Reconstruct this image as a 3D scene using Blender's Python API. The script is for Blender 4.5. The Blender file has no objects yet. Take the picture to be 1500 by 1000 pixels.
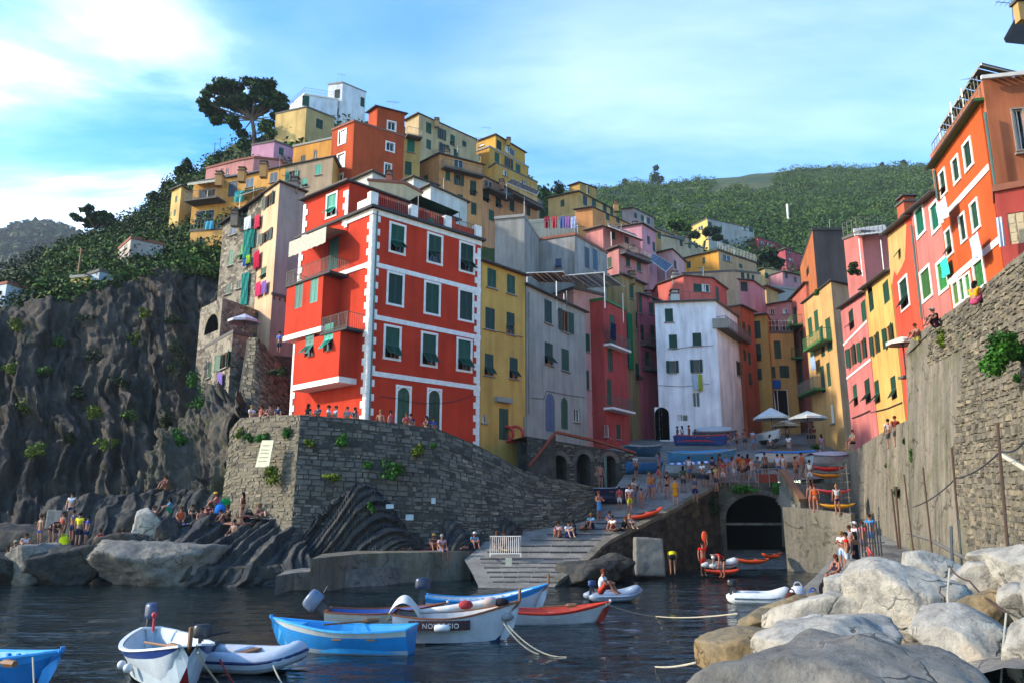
import bpy, bmesh, math, random
import numpy as np
from mathutils import Vector, Matrix, Quaternion
R = math.radians
sc = bpy.context.scene
LINK = sc.collection.objects.link
random.seed(7)

# ---------------------------------------------------------------- camera
F_PX, PITCH, CAM_H = 1150.0, R(12.3), 3.3
cam = bpy.data.cameras.new('camera'); cam.sensor_width = 36; cam.lens = F_PX / 1500 * 36
cam.clip_start = .1; cam.clip_end = 6000
co = bpy.data.objects.new('camera', cam); LINK(co)
co.location = (0, 0, CAM_H); co.rotation_euler = (R(90) + PITCH, 0, 0)
sc.camera = co

# ---------------------------------------------------------------- world, sun, exposure
SUN_EL, SUN_AZ = R(27), math.atan2(-.10, -1)      # the low sun stands square to the left
W = bpy.data.worlds.new('World'); sc.world = W; W.use_nodes = True
nt = W.node_tree; nt.nodes.clear()
def N(t, typ, **k):
    n = t.nodes.new(typ)
    for a, b in k.items():
        if a.startswith('i_'):
            key = a[2:]; key = int(key) if key.isdigit() else key.replace('_', ' ')
            n.inputs[key].default_value = b
        else: setattr(n, a, b)
    return n
def ramp(t, fac, stops, interp='LINEAR'):
    r = t.nodes.new('ShaderNodeValToRGB'); cr = r.color_ramp; cr.interpolation = interp
    while len(cr.elements) < len(stops): cr.elements.new(.5)
    for e, (p, c) in zip(cr.elements, stops):
        e.position = p; e.color = (*c, 1) if len(c) == 3 else c
    t.links.new(fac, r.inputs[0]); return r.outputs[0]
def mixc(t, fac, a, b, blend='MIX'):
    m = t.nodes.new('ShaderNodeMix'); m.data_type = 'RGBA'; m.blend_type = blend
    for s, x in ((0, fac), (6, a), (7, b)):
        if isinstance(x, (int, float)): m.inputs[s].default_value = x
        elif isinstance(x, tuple): m.inputs[s].default_value = (*x, 1) if len(x) == 3 else x
        else: t.links.new(x, m.inputs[s])
    return m.outputs[2]
sky = N(nt, 'ShaderNodeTexSky', sky_type='NISHITA', sun_disc=False, sun_elevation=SUN_EL,
        sun_rotation=math.atan2(math.cos(SUN_AZ), math.sin(SUN_AZ)), altitude=10, air_density=1.0, dust_density=.6, ozone_density=1.6)
hs = N(nt, 'ShaderNodeHueSaturation', i_Saturation=1.5, i_Value=1.0, i_Hue=.502); nt.links.new(sky.outputs[0], hs.inputs['Color'])
tc = N(nt, 'ShaderNodeTexCoord')
sep = N(nt, 'ShaderNodeSeparateXYZ'); nt.links.new(tc.outputs['Generated'], sep.inputs[0])
# thin high cloud: noise on the direction projected to a cloud layer
ad = N(nt, 'ShaderNodeMath', operation='ADD', i_1=.16); nt.links.new(sep.outputs[2], ad.inputs[0])
dx = N(nt, 'ShaderNodeMath', operation='DIVIDE'); nt.links.new(sep.outputs[0], dx.inputs[0]); nt.links.new(ad.outputs[0], dx.inputs[1])
dy = N(nt, 'ShaderNodeMath', operation='DIVIDE'); nt.links.new(sep.outputs[1], dy.inputs[0]); nt.links.new(ad.outputs[0], dy.inputs[1])
cmb = N(nt, 'ShaderNodeCombineXYZ'); nt.links.new(dx.outputs[0], cmb.inputs[0]); nt.links.new(dy.outputs[0], cmb.inputs[1])
mp = N(nt, 'ShaderNodeMapping'); mp.inputs['Rotation'].default_value = (0, 0, R(-38)); mp.inputs['Scale'].default_value = (.55, 1.15, 1); mp.inputs['Location'].default_value = (.35, 2.2, 0)
nt.links.new(cmb.outputs[0], mp.inputs[0])
n1 = N(nt, 'ShaderNodeTexNoise', i_Scale=1.0, i_Detail=9.0, i_Roughness=.58, i_Distortion=.5); nt.links.new(mp.outputs[0], n1.inputs['Vector'])
c1 = ramp(nt, n1.outputs[0], [(.44, (0, 0, 0)), (.64, (.5, .5, .5)), (.82, (1, 1, 1))])
# cloud thickens towards the sun's side of the sky (left) and on the far right
dot = N(nt, 'ShaderNodeVectorMath', operation='DOT_PRODUCT'); nt.links.new(tc.outputs['Generated'], dot.inputs[0])
dot.inputs[1].default_value = (-.56, .73, .39)
g1 = ramp(nt, dot.outputs['Value'], [(.78, (.30, .30, .30)), (.88, (.16, .16, .16)), (.95, (.24, .24, .24)), (.995, (.6, .6, .6))])
cf = mixc(nt, 1.0, c1, g1, 'MULTIPLY')
mz = N(nt, 'ShaderNodeMath', operation='MULTIPLY_ADD', i_1=.13); nt.links.new(n1.outputs[0], mz.inputs[0]); sb_ = N(nt, 'ShaderNodeMath', operation='SUBTRACT', i_1=.074); nt.links.new(dot.outputs['Value'], sb_.inputs[0]); nt.links.new(sb_.outputs[0], mz.inputs[2])
g2 = ramp(nt, mz.outputs[0], [(.955, (0, 0, 0)), (.985, (.35, .35, .35)), (1.0, (.8, .8, .8))]); c2 = ramp(nt, n1.outputs[0], [(.34, (.12, .12, .12)), (.56, (1, 1, 1))])
cf = mixc(nt, 1.0, cf, mixc(nt, 1.0, g2, c2, 'MULTIPLY'), 'SCREEN')
cloud = mixc(nt, cf, hs.outputs[0], (8.6, 9.0, 9.2))
bg = N(nt, 'ShaderNodeBackground', i_Strength=.15); nt.links.new(cloud, bg.inputs[0])
wo = N(nt, 'ShaderNodeOutputWorld'); nt.links.new(bg.outputs[0], wo.inputs[0])
sl = bpy.data.lights.new('sun', 'SUN'); sl.energy = 2.2; sl.angle = R(2); sl.color = (1.0, .90, .74)
so = bpy.data.objects.new('sun', sl); LINK(so)
sdir = Vector((math.cos(SUN_AZ) * math.cos(SUN_EL), math.sin(SUN_AZ) * math.cos(SUN_EL), math.sin(SUN_EL)))
so.rotation_euler = sdir.to_track_quat('Z', 'Y').to_euler(); so.location = (-60, -20, 60)
vs = sc.view_settings; vs.view_transform = 'Standard'; vs.look = 'None'; vs.gamma = 1; vs.exposure = 1.5; vs.use_curve_mapping = False

# ---------------------------------------------------------------- a photograph's pixel (1500 wide) to a point of the place
cp, sp = math.cos(PITCH), math.sin(PITCH)
def ray(u, v):
    x, z = (u - 750) / F_PX, -(v - 500) / F_PX
    return Vector((x, cp - z * sp, sp + z * cp))
def P(u, v, Y):
    d = ray(u, v); return Vector((0, 0, CAM_H)) + d * (Y / d.y)
def PZ(u, v, z):
    d = ray(u, v); return Vector((0, 0, CAM_H)) + d * ((z - CAM_H) / d.z)
def pxm(Y, px): return px / F_PX * Y            # metres of px pixels at depth Y (near enough)
def lerp(a, b, t): return a + (b - a) * t
def interp(x, pts):                              # piecewise linear table
    if x <= pts[0][0]: return pts[0][1]
    for (a, p), (b, q) in zip(pts, pts[1:]):
        if x <= b: return p + (q - p) * (x - a) / (b - a)
    return pts[-1][1]
RISE = [(30, -3), (36, -.6), (37.7, .05), (41, 1.0), (43, 1.8), (48, 3.5), (52, 5.0), (54, 5.8), (60, 7.3), (70, 9.4), (80, 11), (100, 15)]
def street_z(Y): return interp(Y, RISE)
def on_street(u, v):                             # where the pixel's ray meets the slipway and square
    Y = 37.0
    while Y < 95:
        p = P(u, v, Y)
        if p.z <= street_z(Y): break
        Y += .1
    # the ray starts above the ramp and is caught where the ramp rises over it
    return Vector((p.x, p.y, street_z(Y)))

# ---------------------------------------------------------------- noise for shapes
def _h(ix, iy, iz, s):
    n = (ix * 374761393 + iy * 668265263 + iz * 2147483647 + s * 1274126177) & 0xffffffff
    n = ((n ^ (n >> 13)) * 1274126177) & 0xffffffff
    return ((n ^ (n >> 16)) & 0xffff) / 65535.0
def vnoise(p, seed=0):
    i = np.floor(p).astype(np.int64); f = p - i; f = f * f * (3 - 2 * f)
    out = 0
    for a in (0, 1):
        for b in (0, 1):
            for c in (0, 1):
                w = (f[:, 0] if a else 1 - f[:, 0]) * (f[:, 1] if b else 1 - f[:, 1]) * (f[:, 2] if c else 1 - f[:, 2])
                out = out + w * _h(i[:, 0] + a, i[:, 1] + b, i[:, 2] + c, seed)
    return out
def fbm(p, seed=0, oct=4, gain=.5):
    o, a, t = 0, 1, 0
    for k in range(oct):
        o = o + a * vnoise(p * 2 ** k, seed + k * 17); t += a; a *= gain
    return o / t

# ---------------------------------------------------------------- materials
def L(h):
    h = h.lstrip('#'); return tuple(((c / 255) / 12.92 if c / 255 <= .04045 else ((c / 255 + .055) / 1.055) ** 2.4) for c in (int(h[i:i + 2], 16) for i in (0, 2, 4)))
def sc3(c, k): return tuple(min(1, x * k) for x in c)
MC = {}
def newmat(name):
    m = bpy.data.materials.new(name); m.use_nodes = True
    t = m.node_tree; b = t.nodes['Principled BSDF']; return m, t, b
def bump(t, b, h, strength=.3, dist=.02):
    bp = N(t, 'ShaderNodeBump', i_Strength=strength, i_Distance=dist); t.links.new(h, bp.inputs['Height']); t.links.new(bp.outputs[0], b.inputs['Normal'])
def noise(t, scale, detail=4, rough=.55, vec=None, mapscale=None, coord='Object', dist=0):
    n = N(t, 'ShaderNodeTexNoise', i_Scale=scale, i_Detail=float(detail), i_Roughness=rough, i_Distortion=float(dist))
    if vec is None:
        tcx = N(t, 'ShaderNodeTexCoord'); vec = tcx.outputs[coord]
    if mapscale:
        mpx = N(t, 'ShaderNodeMapping'); mpx.inputs['Scale'].default_value = mapscale; t.links.new(vec, mpx.inputs[0]); vec = mpx.outputs[0]
    t.links.new(vec, n.inputs['Vector']); return n.outputs[0]
def plaster(hexc, wear=.5):
    key = ('plaster', hexc, wear)
    if key in MC: return MC[key]
    c = L(hexc); c = (min(1, c[0] * 1.05), c[1] * .95, c[2] * .98) if c[0] - c[2] > .12 else c; g = sum(c) / 3; k = .05 if wear <= .4 else .12; c = tuple(min(.86, (x + (g - x) * k) * (1 if wear <= .4 else 1.18)) for x in c); m, t, b = newmat('plaster')
    base = ramp(t, noise(t, .45, 5), [(.28, sc3(c, .80)), (.5, c), (.72, sc3(c, 1.14))])
    streak = ramp(t, noise(t, 1.6, 5, .6, mapscale=(1, 1, .12)), [(.42, (1, 1, 1)), (.75, sc3((1, .96, .92), 1 - .6 * wear))])
    base = mixc(t, 1.0, base, streak, 'MULTIPLY')
    blot = ramp(t, noise(t, 1.1, 8, .7), [(.60, (0, 0, 0)), (.72, (1, 1, 1))])
    g = sum(c) / 3
    mm = N(t, 'ShaderNodeMath', operation='MULTIPLY', i_1=.55 * wear); t.links.new(blot, mm.inputs[0])
    base = mixc(t, mm.outputs[0], base, tuple(.55 * x + .45 * g for x in sc3(c, .75)))
    t.links.new(base, b.inputs['Base Color']); b.inputs['Roughness'].default_value = .92
    b.inputs['Specular IOR Level'].default_value = .2
    bump(t, b, noise(t, 9, 6), .25, .03)
    MC[key] = m; return m
def paint(hexc, rough=.5, metal=0.0, var=.15, spec=.5):
    key = ('paint', hexc, rough, metal)
    if key in MC: return MC[key]
    c = L(hexc); m, t, b = newmat('paint')
    t.links.new(ramp(t, noise(t, 3.0, 5, .65), [(.3, sc3(c, 1 - var)), (.7, sc3(c, 1 + var))]), b.inputs['Base Color'])
    b.inputs['Roughness'].default_value = rough; b.inputs['Metallic'].default_value = metal
    b.inputs['Specular IOR Level'].default_value = spec
    MC[key] = m; return m
def cloth(hexc):
    key = ('cloth', hexc)
    if key in MC: return MC[key]
    c = L(hexc); m, t, b = newmat('cloth')
    t.links.new(ramp(t, noise(t, 6, 4), [(.3, sc3(c, .85)), (.7, sc3(c, 1.1))]), b.inputs['Base Color'])
    b.inputs['Roughness'].default_value = .95; b.inputs['Specular IOR Level'].default_value = .1
    MC[key] = m; return m
def striped(ha, hb, scale, axis=0):
    key = ('striped', ha, hb, scale, axis)
    if key in MC: return MC[key]
    m, t, b = newmat('striped_cloth')
    tcx = N(t, 'ShaderNodeTexCoord'); s = N(t, 'ShaderNodeSeparateXYZ'); t.links.new(tcx.outputs['Object'], s.inputs[0])
    mu = N(t, 'ShaderNodeMath', operation='MULTIPLY', i_1=scale); t.links.new(s.outputs[axis], mu.inputs[0])
    fr = N(t, 'ShaderNodeMath', operation='FRACT'); t.links.new(mu.outputs[0], fr.inputs[0])
    t.links.new(ramp(t, fr.outputs[0], [(.0, L(ha)), (.5, L(hb))], 'CONSTANT'), b.inputs['Base Color'])
    b.inputs['Roughness'].default_value = .9
    MC[key] = m; return m
def stone(name, cols, scale=1.2, bumpd=.05, island=.35, rough=.95, strata=None, moss=None, fine=9, stretch=None, crack=0):
    if name in MC: return MC[name]
    m, t, b = newmat(name)
    st = stretch or strata
    f = noise(t, scale, 8, .65, mapscale=st)
    k = len(cols)
    c = ramp(t, f, [(.28 + .44 * i / max(1, k - 1), L(x)) for i, x in enumerate(cols)])
    c = mixc(t, .7, c, ramp(t, noise(t, scale * 5, 6, .7, mapscale=st), [(.3, (.62, .62, .62)), (.7, (1.25, 1.25, 1.25))]), 'MULTIPLY')
    if island:
        g = N(t, 'ShaderNodeNewGeometry')
        c = mixc(t, island, c, ramp(t, g.outputs['Random Per Island'], [(0, (.25, .25, .27)), (.35, (.75, .73, .72)), (.7, (1.25, 1.2, 1.1)), (1, (2.0, 1.8, 1.5))]), 'MULTIPLY')
    if moss:
        mf = ramp(t, noise(t, .35, 7, .7), [(.50, (0, 0, 0)), (.66, (1, 1, 1))])
        mm = N(t, 'ShaderNodeMath', operation='MULTIPLY', i_1=.75); t.links.new(mf, mm.inputs[0])
        c = mixc(t, mm.outputs[0], c, L(moss))
    hgt = noise(t, fine, 10, .72, mapscale=st)
    if crack:
        tcx = N(t, 'ShaderNodeTexCoord'); nz = N(t, 'ShaderNodeTexNoise', i_Scale=1.6, i_Detail=5.0); t.links.new(tcx.outputs['Object'], nz.inputs['Vector'])
        vm = N(t, 'ShaderNodeVectorMath', operation='MULTIPLY_ADD'); t.links.new(nz.outputs['Color'], vm.inputs[0]); vm.inputs[1].default_value = (1.1, 1.1, 1.1); t.links.new(tcx.outputs['Object'], vm.inputs[2])
        vo = N(t, 'ShaderNodeTexVoronoi', feature='DISTANCE_TO_EDGE', i_Scale=crack); t.links.new(vm.outputs[0], vo.inputs['Vector'])
        cr = ramp(t, vo.outputs['Distance'], [(0, (.25, .24, .23)), (.035, (1, 1, 1))]); fade = ramp(t, noise(t, .9, 4), [(.45, (0, 0, 0)), (.6, (1, 1, 1))])
        c = mixc(t, fade, c, mixc(t, 1.0, c, cr, 'MULTIPLY')); spots = ramp(t, noise(t, 5, 9, .8), [(.36, (.5, .5, .5)), (.5, (1, 1, 1))]); c = mixc(t, .8, c, spots, 'MULTIPLY')
        hgt = mixc(t, 1.0, hgt, mixc(t, fade, (1, 1, 1), cr), 'MULTIPLY')
    t.links.new(c, b.inputs['Base Color']); b.inputs['Roughness'].default_value = rough
    b.inputs['Specular IOR Level'].default_value = .25
    bump(t, b, hgt, .8, bumpd)
    MC[name] = m; return m
def rubble():
    if 'rubble' in MC: return MC['rubble']
    m, t, b = newmat('rubble_wall'); tcx = N(t, 'ShaderNodeTexCoord'); nz = N(t, 'ShaderNodeTexNoise', i_Scale=2.0, i_Detail=4.0); t.links.new(tcx.outputs['Object'], nz.inputs['Vector'])
    vm = N(t, 'ShaderNodeVectorMath', operation='MULTIPLY_ADD'); t.links.new(nz.outputs['Color'], vm.inputs[0]); vm.inputs[1].default_value = (.35, .35, .35); t.links.new(tcx.outputs['Object'], vm.inputs[2])
    mp_ = N(t, 'ShaderNodeMapping'); mp_.inputs['Scale'].default_value = (1, 1, 1.7); t.links.new(vm.outputs[0], mp_.inputs[0])
    v1 = N(t, 'ShaderNodeTexVoronoi', i_Scale=2.6); t.links.new(mp_.outputs[0], v1.inputs['Vector']); v2 = N(t, 'ShaderNodeTexVoronoi', feature='DISTANCE_TO_EDGE', i_Scale=2.6); t.links.new(mp_.outputs[0], v2.inputs['Vector'])
    sx = N(t, 'ShaderNodeSeparateXYZ'); t.links.new(v1.outputs['Color'], sx.inputs[0])
    c = ramp(t, sx.outputs[0], [(0, L('#4c463d')), (.4, L('#716859')), (.75, L('#8c8271')), (1, L('#a59a84'))]); j = ramp(t, v2.outputs['Distance'], [(0, (.45, .43, .4)), (.09, (1, 1, 1))])
    c = mixc(t, 1.0, c, j, 'MULTIPLY'); pl = ramp(t, noise(t, .5, 6, .65), [(.5, (0, 0, 0)), (.6, (1, 1, 1))]); c = mixc(t, pl, c, L('#8f8674'))
    t.links.new(c, b.inputs['Base Color']); b.inputs['Roughness'].default_value = .95; bump(t, b, mixc(t, pl, j, (.9, .9, .9)), .8, .06)
    MC['rubble'] = m; return m
def leafmat(name, cols, transl=.0):
    if name in MC: return MC[name]
    m, t, b = newmat(name)
    g = N(t, 'ShaderNodeNewGeometry')
    c = ramp(t, g.outputs['Random Per Island'], [(i / (len(cols) - 1), L(x)) for i, x in enumerate(cols)])
    c = mixc(t, .6, c, ramp(t, noise(t, .25, 3), [(.35, (.55, .6, .6)), (.65, (1.25, 1.2, 1.0))]), 'MULTIPLY')
    c = mixc(t, .8, c, ramp(t, noise(t, .035, 5, .6), [(.38, (.6, .7, .7)), (.5, (1, 1, 1)), (.64, (1.45, 1.25, 1.0))]), 'MULTIPLY')
    t.links.new(c, b.inputs['Base Color']); b.inputs['Roughness'].default_value = .75; b.inputs['Specular IOR Level'].default_value = .2
    MC[name] = m; return m

# ---------------------------------------------------------------- mesh collector
class MB:
    def __init__(s): s.v = []; s.f = []; s.m = []
    def add(s, vs, fs, mi=0):
        o = len(s.v); s.v += [tuple(p) for p in vs]; s.f += [tuple(i + o for i in f) for f in fs]; s.m += [mi] * len(fs)
    def quad(s, a, b, c, d, mi=0): s.add([a, b, c, d], [(0, 1, 2, 3)], mi)
    def box(s, c, d, rot=None, mi=0):
        x, y, z = d[0] / 2, d[1] / 2, d[2] / 2
        vs = [Vector((sx * x, sy * y, sz * z)) for sz in (-1, 1) for sx, sy in ((-1, -1), (1, -1), (1, 1), (-1, 1))]
        if rot is not None: vs = [rot @ p for p in vs]
        c = Vector(c); s.add([p + c for p in vs], [(3, 2, 1, 0), (4, 5, 6, 7), (0, 1, 5, 4), (1, 2, 6, 5), (2, 3, 7, 6), (3, 0, 4, 7)], mi)
    def tube(s, pts, rad, n=6, mi=0, cap=True):
        pts = [Vector(p) for p in pts]; k = len(pts)
        if not isinstance(rad, (list, tuple)): rad = [rad] * k
        rings = []
        for i, p in enumerate(pts):
            d = (pts[min(i + 1, k - 1)] - pts[max(i - 1, 0)])
            d = d.normalized() if d.length > 1e-9 else Vector((0, 0, 1))
            a = Vector((0, 0, 1)) if abs(d.z) < .9 else Vector((1, 0, 0))
            x = d.cross(a).normalized(); y = d.cross(x).normalized()
            rings.append([p + (x * math.cos(q) + y * math.sin(q)) * rad[i] for q in [2 * math.pi * j / n for j in range(n)]])
        vs = [p for r in rings for p in r]
        fs = [(i * n + j, i * n + (j + 1) % n, (i + 1) * n + (j + 1) % n, (i + 1) * n + j) for i in range(k - 1) for j in range(n)]
        if cap: fs += [tuple(range(n - 1, -1, -1)), tuple((k - 1) * n + j for j in range(n))]
        s.add(vs, fs, mi)
    def prism(s, poly, z0, z1, mi=0):               # poly counter-clockwise from above; z values may be lists
        n = len(poly); za = z0 if isinstance(z0, list) else [z0] * n; zb = z1 if isinstance(z1, list) else [z1] * n
        vs = [(p[0], p[1], za[i]) for i, p in enumerate(poly)] + [(p[0], p[1], zb[i]) for i, p in enumerate(poly)]
        s.add(vs, [tuple(range(n - 1, -1, -1)), tuple(range(n, 2 * n))] + [(i, (i + 1) % n, n + (i + 1) % n, n + i) for i in range(n)], mi)
    def sphere(s, c, r, nu=8, nv=6, mi=0):
        r = r if isinstance(r, (tuple, list)) else (r, r, r)
        vs = [(c[0], c[1], c[2] - r[2])]
        for j in range(1, nv):
            a = -math.pi / 2 + math.pi * j / nv
            vs += [(c[0] + r[0] * math.cos(a) * math.cos(2 * math.pi * i / nu), c[1] + r[1] * math.cos(a) * math.sin(2 * math.pi * i / nu), c[2] + r[2] * math.sin(a)) for i in range(nu)]
        vs.append((c[0], c[1], c[2] + r[2])); T = len(vs) - 1
        fs = [(0, 1 + (i + 1) % nu, 1 + i) for i in range(nu)]
        for j in range(nv - 2):
            fs += [(1 + j * nu + i, 1 + j * nu + (i + 1) % nu, 1 + (j + 1) * nu + (i + 1) % nu, 1 + (j + 1) * nu + i) for i in range(nu)]
        b = 1 + (nv - 2) * nu
        fs += [(b + i, b + (i + 1) % nu, T) for i in range(nu)]
        s.add(vs, fs, mi)
    def grid(s, fn, nu, nv, mi=0):
        vs = [fn(i / nu, j / nv) for j in range(nv + 1) for i in range(nu + 1)]
        s.add(vs, [(j * (nu + 1) + i, j * (nu + 1) + i + 1, (j + 1) * (nu + 1) + i + 1, (j + 1) * (nu + 1) + i) for j in range(nv) for i in range(nu)], mi)
    def mesh(s, name, mats, smooth=False):
        me = bpy.data.meshes.new(name); me.from_pydata(s.v, [], s.f)
        for m in (mats if isinstance(mats, (list, tuple)) else [mats]): me.materials.append(m)
        if max(s.m, default=0): me.polygons.foreach_set('material_index', s.m)
        if smooth: me.shade_smooth()
        return me
    def build(s, name, mats, parent=None, loc=None, rotz=None, smooth=False):
        return ob(name, s.mesh(name, mats, smooth), parent, loc, rotz)
def ob(name, me, parent=None, loc=None, rotz=None):
    o = bpy.data.objects.new(name, me); LINK(o)
    if parent is not None: o.parent = parent
    if loc is not None: o.location = loc
    if rotz is not None: o.rotation_euler = (0, 0, rotz)
    return o
def npmesh(name, V, Fq, mats, smooth=False):          # quads or triangles from arrays
    me = bpy.data.meshes.new(name); V = np.asarray(V, dtype=np.float32); Fq = np.asarray(Fq, dtype=np.int32)
    me.vertices.add(len(V)); me.vertices.foreach_set('co', V.ravel())
    k = Fq.shape[1]; me.loops.add(Fq.size); me.loops.foreach_set('vertex_index', Fq.ravel())
    me.polygons.add(len(Fq)); me.polygons.foreach_set('loop_start', np.arange(len(Fq), dtype=np.int32) * k)
    for m in (mats if isinstance(mats, (list, tuple)) else [mats]): me.materials.append(m)
    me.update(calc_edges=True); me.validate()
    if smooth: me.shade_smooth()
    return me
def tag(o, label, cat, group=None, kind=None):
    if label: o['label'] = label
    if cat: o['category'] = cat
    if group: o['group'] = group
    if kind: o['kind'] = kind
    return o
def struct(o): o['kind'] = 'structure'; return o
def empty(name, loc, label, cat, group=None, rotz=0):
    o = bpy.data.objects.new(name, None); LINK(o); o.location = loc; o.rotation_euler = (0, 0, rotz); o.empty_display_size = .3
    return tag(o, label, cat, group)

M = dict(
    shutter=paint('#12452f', .6), shutter_teal=paint('#1c7a68', .6), shutter_bright=paint('#0b6b50', .55), shutter_dk=paint('#0c3b29', .6), shutter_green=paint('#2f6a30', .6),
    shutter_blue=paint('#22455c', .6), pane=paint('#10161a', .12, 0, .2), white=paint('#d9d5cb', .7), whitewash=paint('#e4e0d6', .8), sill=paint('#8d8a82', .85),
    metal=paint('#5d6264', .45, .6), rail=paint('#6f6b62', .6, .3), pipe=paint('#4d6a60', .5, .2), gutter=paint('#4c463f', .6, .2), slate=paint('#58534e', .85), slate_dk=paint('#3b3838', .85), tileroof=paint('#8a5440', .9),
    wood=paint('#7a5636', .7), wood_dk=paint('#4a3324', .75), rope=paint('#b5ab93', .9), black=paint('#16171a', .45), dkgrey=paint('#33363a', .5), concrete=None)
# ================================================================ LAND, WATER, STREET
def resample(pl, n):                                  # polyline of (u,v,Y) or Vector -> n+1 world points, evenly along u
    pts = [p if isinstance(p, Vector) else P(*p) for p in pl]
    us = np.cumsum([0] + [(pts[i + 1] - pts[i]).length for i in range(len(pts) - 1)]); us = us / us[-1]
    t = np.linspace(0, 1, n + 1); A = np.array([tuple(p) for p in pts])
    return np.stack([np.interp(t, us, A[:, k]) for k in range(3)], 1)
def sheet(name, rows, nu, nv, mat, disp=None, smooth=False, parent=None):
    """a surface through several polylines, pushed out along its normals by disp(points, a, b)"""
    Rw = np.stack([resample(r, nu) for r in rows])    # k, nu+1, 3
    k = len(rows); t = np.linspace(0, k - 1, nv + 1); i = np.minimum(t.astype(int), k - 2); f = (t - i)[:, None, None]
    G = Rw[i] * (1 - f) + Rw[i + 1] * f
    if disp is not None:
        du = np.gradient(G, axis=1); dv = np.gradient(G, axis=0)
        nrm = np.cross(du, dv); nrm /= np.linalg.norm(nrm, axis=2, keepdims=True) + 1e-9
        aa, bb = np.meshgrid(np.linspace(0, 1, nu + 1), np.linspace(0, 1, nv + 1))
        d = disp(G.reshape(-1, 3), aa.ravel(), bb.ravel()).reshape(nv + 1, nu + 1, 1)
        G = G + nrm * d
    idx = np.arange((nv + 1) * (nu + 1)).reshape(nv + 1, nu + 1)
    Fq = np.stack([idx[:-1, :-1], idx[:-1, 1:], idx[1:, 1:], idx[1:, :-1]], -1).reshape(-1, 4)
    o = ob(name, npmesh(name, G.reshape(-1, 3), Fq, mat, smooth), parent)
    return o, G
def strata_disp(freq, lean, amp, seed, rough=.5, big=1.0, bigs=.12):
    rng = np.random.RandomState(seed); tab = rng.rand(4000)
    def d(p, a, b):
        w = fbm(p * .3, seed, 3)
        q = a * freq + lean * b * freq * .2 + (w - .5) * 2.2
        i = np.floor(q).astype(int) % 4000; f = q - np.floor(q)
        step = tab[i] * (1 - f ** 4) + tab[(i + 1) % 4000] * f ** 4      # ribs with sharp steps between beds
        crev = -np.exp(-((f - .98) / .06) ** 2) * .6
        return amp * (tab[i] - .5 + .55 * (f - .5) + 1.3 * crev) + rough * (fbm(p * np.array([1.3, 1.3, .8]), seed + 5, 5) - .5) + .22 * (fbm(p * np.array([4, 4, 2.5]), seed + 6, 4) - .5) + big * (fbm(p * bigs, seed + 9, 3) - .5) * 2
    return d

m_cliff = stone('cliff_rock', ['#2a2826', '#423d37', '#584f45', '#746757'], .5, .2, 0, moss='#242c17', stretch=(1, 1, .45))
m_cliffp = stone('brown_slope_rock', ['#2d2b28', '#4a4640', '#5d564b', '#6f6757'], .6, .1, 0, moss='#39401f', stretch=(1, 1, .5))
m_strata = stone('layered_rock', ['#26282b', '#3a3c3e', '#4b4945', '#6b6451'], .8, .12, 0, stretch=(1.5, 1.5, .6), fine=5)
m_rockw = stone('pale_boulder_rock', ['#858178', '#a8a398', '#bbb3a2', '#b59b7a'], .6, .14, 0, fine=4, crack=1.1)
m_rocko = stone('ochre_boulder_rock', ['#6a6458', '#85785f', '#917a55', '#8d8a80'], .7, .1, 0, fine=5, crack=1.3)
m_rockg = stone('grey_boulder_rock', ['#55544f', '#74716a', '#8b857a', '#998a72'], .7, .12, 0, fine=4.5, crack=1.2)
m_rockd = stone('dark_shore_rock', ['#25272a', '#3b3c3c', '#504c44', '#645d4e'], .8, .1, 0, fine=6, crack=1.0)
m_conc = stone('worn_concrete', ['#65635d', '#7d7a72', '#8f8b80'], .8, .02, 0, fine=12)
m_concp = stone('pale_stained_concrete', ['#4c4a40', '#6c675a', '#827a6b', '#948b78'], .5, .06, 0, stretch=(1.4, 1.4, .22), fine=6, moss='#5a5a3c', crack=.45)
m_masonry = stone('masonry_bed', ['#2f2d2a', '#46433d', '#55514a'], 1.5, .05, 0)
m_stones = stone('masonry_stone', ['#4b4844', '#67635c', '#7a746a'], 1.2, .03, .75, moss='#3a3a2c')
m_stonesw = stone('warm_masonry_stone', ['#5a554a', '#6f695b', '#7f7868'], 1.2, .03, .6)
m_veg = stone('green_hillside_ground', ['#26331a', '#36461f', '#4a5228', '#615a36'], .15, .3, 0, fine=3)
m_farveg = stone('far_wooded_ground', ['#24371f', '#34482a', '#4b5533', '#5d5a3c'], .03, .5, 0, fine=.6)
m_leaf = leafmat('bush_leaf', ['#1f3312', '#304b19', '#456423', '#617a30'])
m_leafd = leafmat('dark_leaf', ['#13220e', '#1f3314', '#2d441b'])
m_leafy = leafmat('yellow_green_leaf', ['#3a4d12', '#566a17', '#78801f'])
m_leafb = leafmat('bright_leaf', ['#1d4212', '#2c5c17', '#3f7420'])
m_farleaf = leafmat('far_leaf', ['#2a401b', '#385223', '#47622b', '#586e36'])
m_pine = leafmat('pine_needle', ['#16290f', '#243f19', '#345424', '#47682c'])
m_bark = stone('bark', ['#4a3d33', '#6b5b4d', '#83705f'], 3, .03, 0, stretch=(1, 1, .2))

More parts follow.
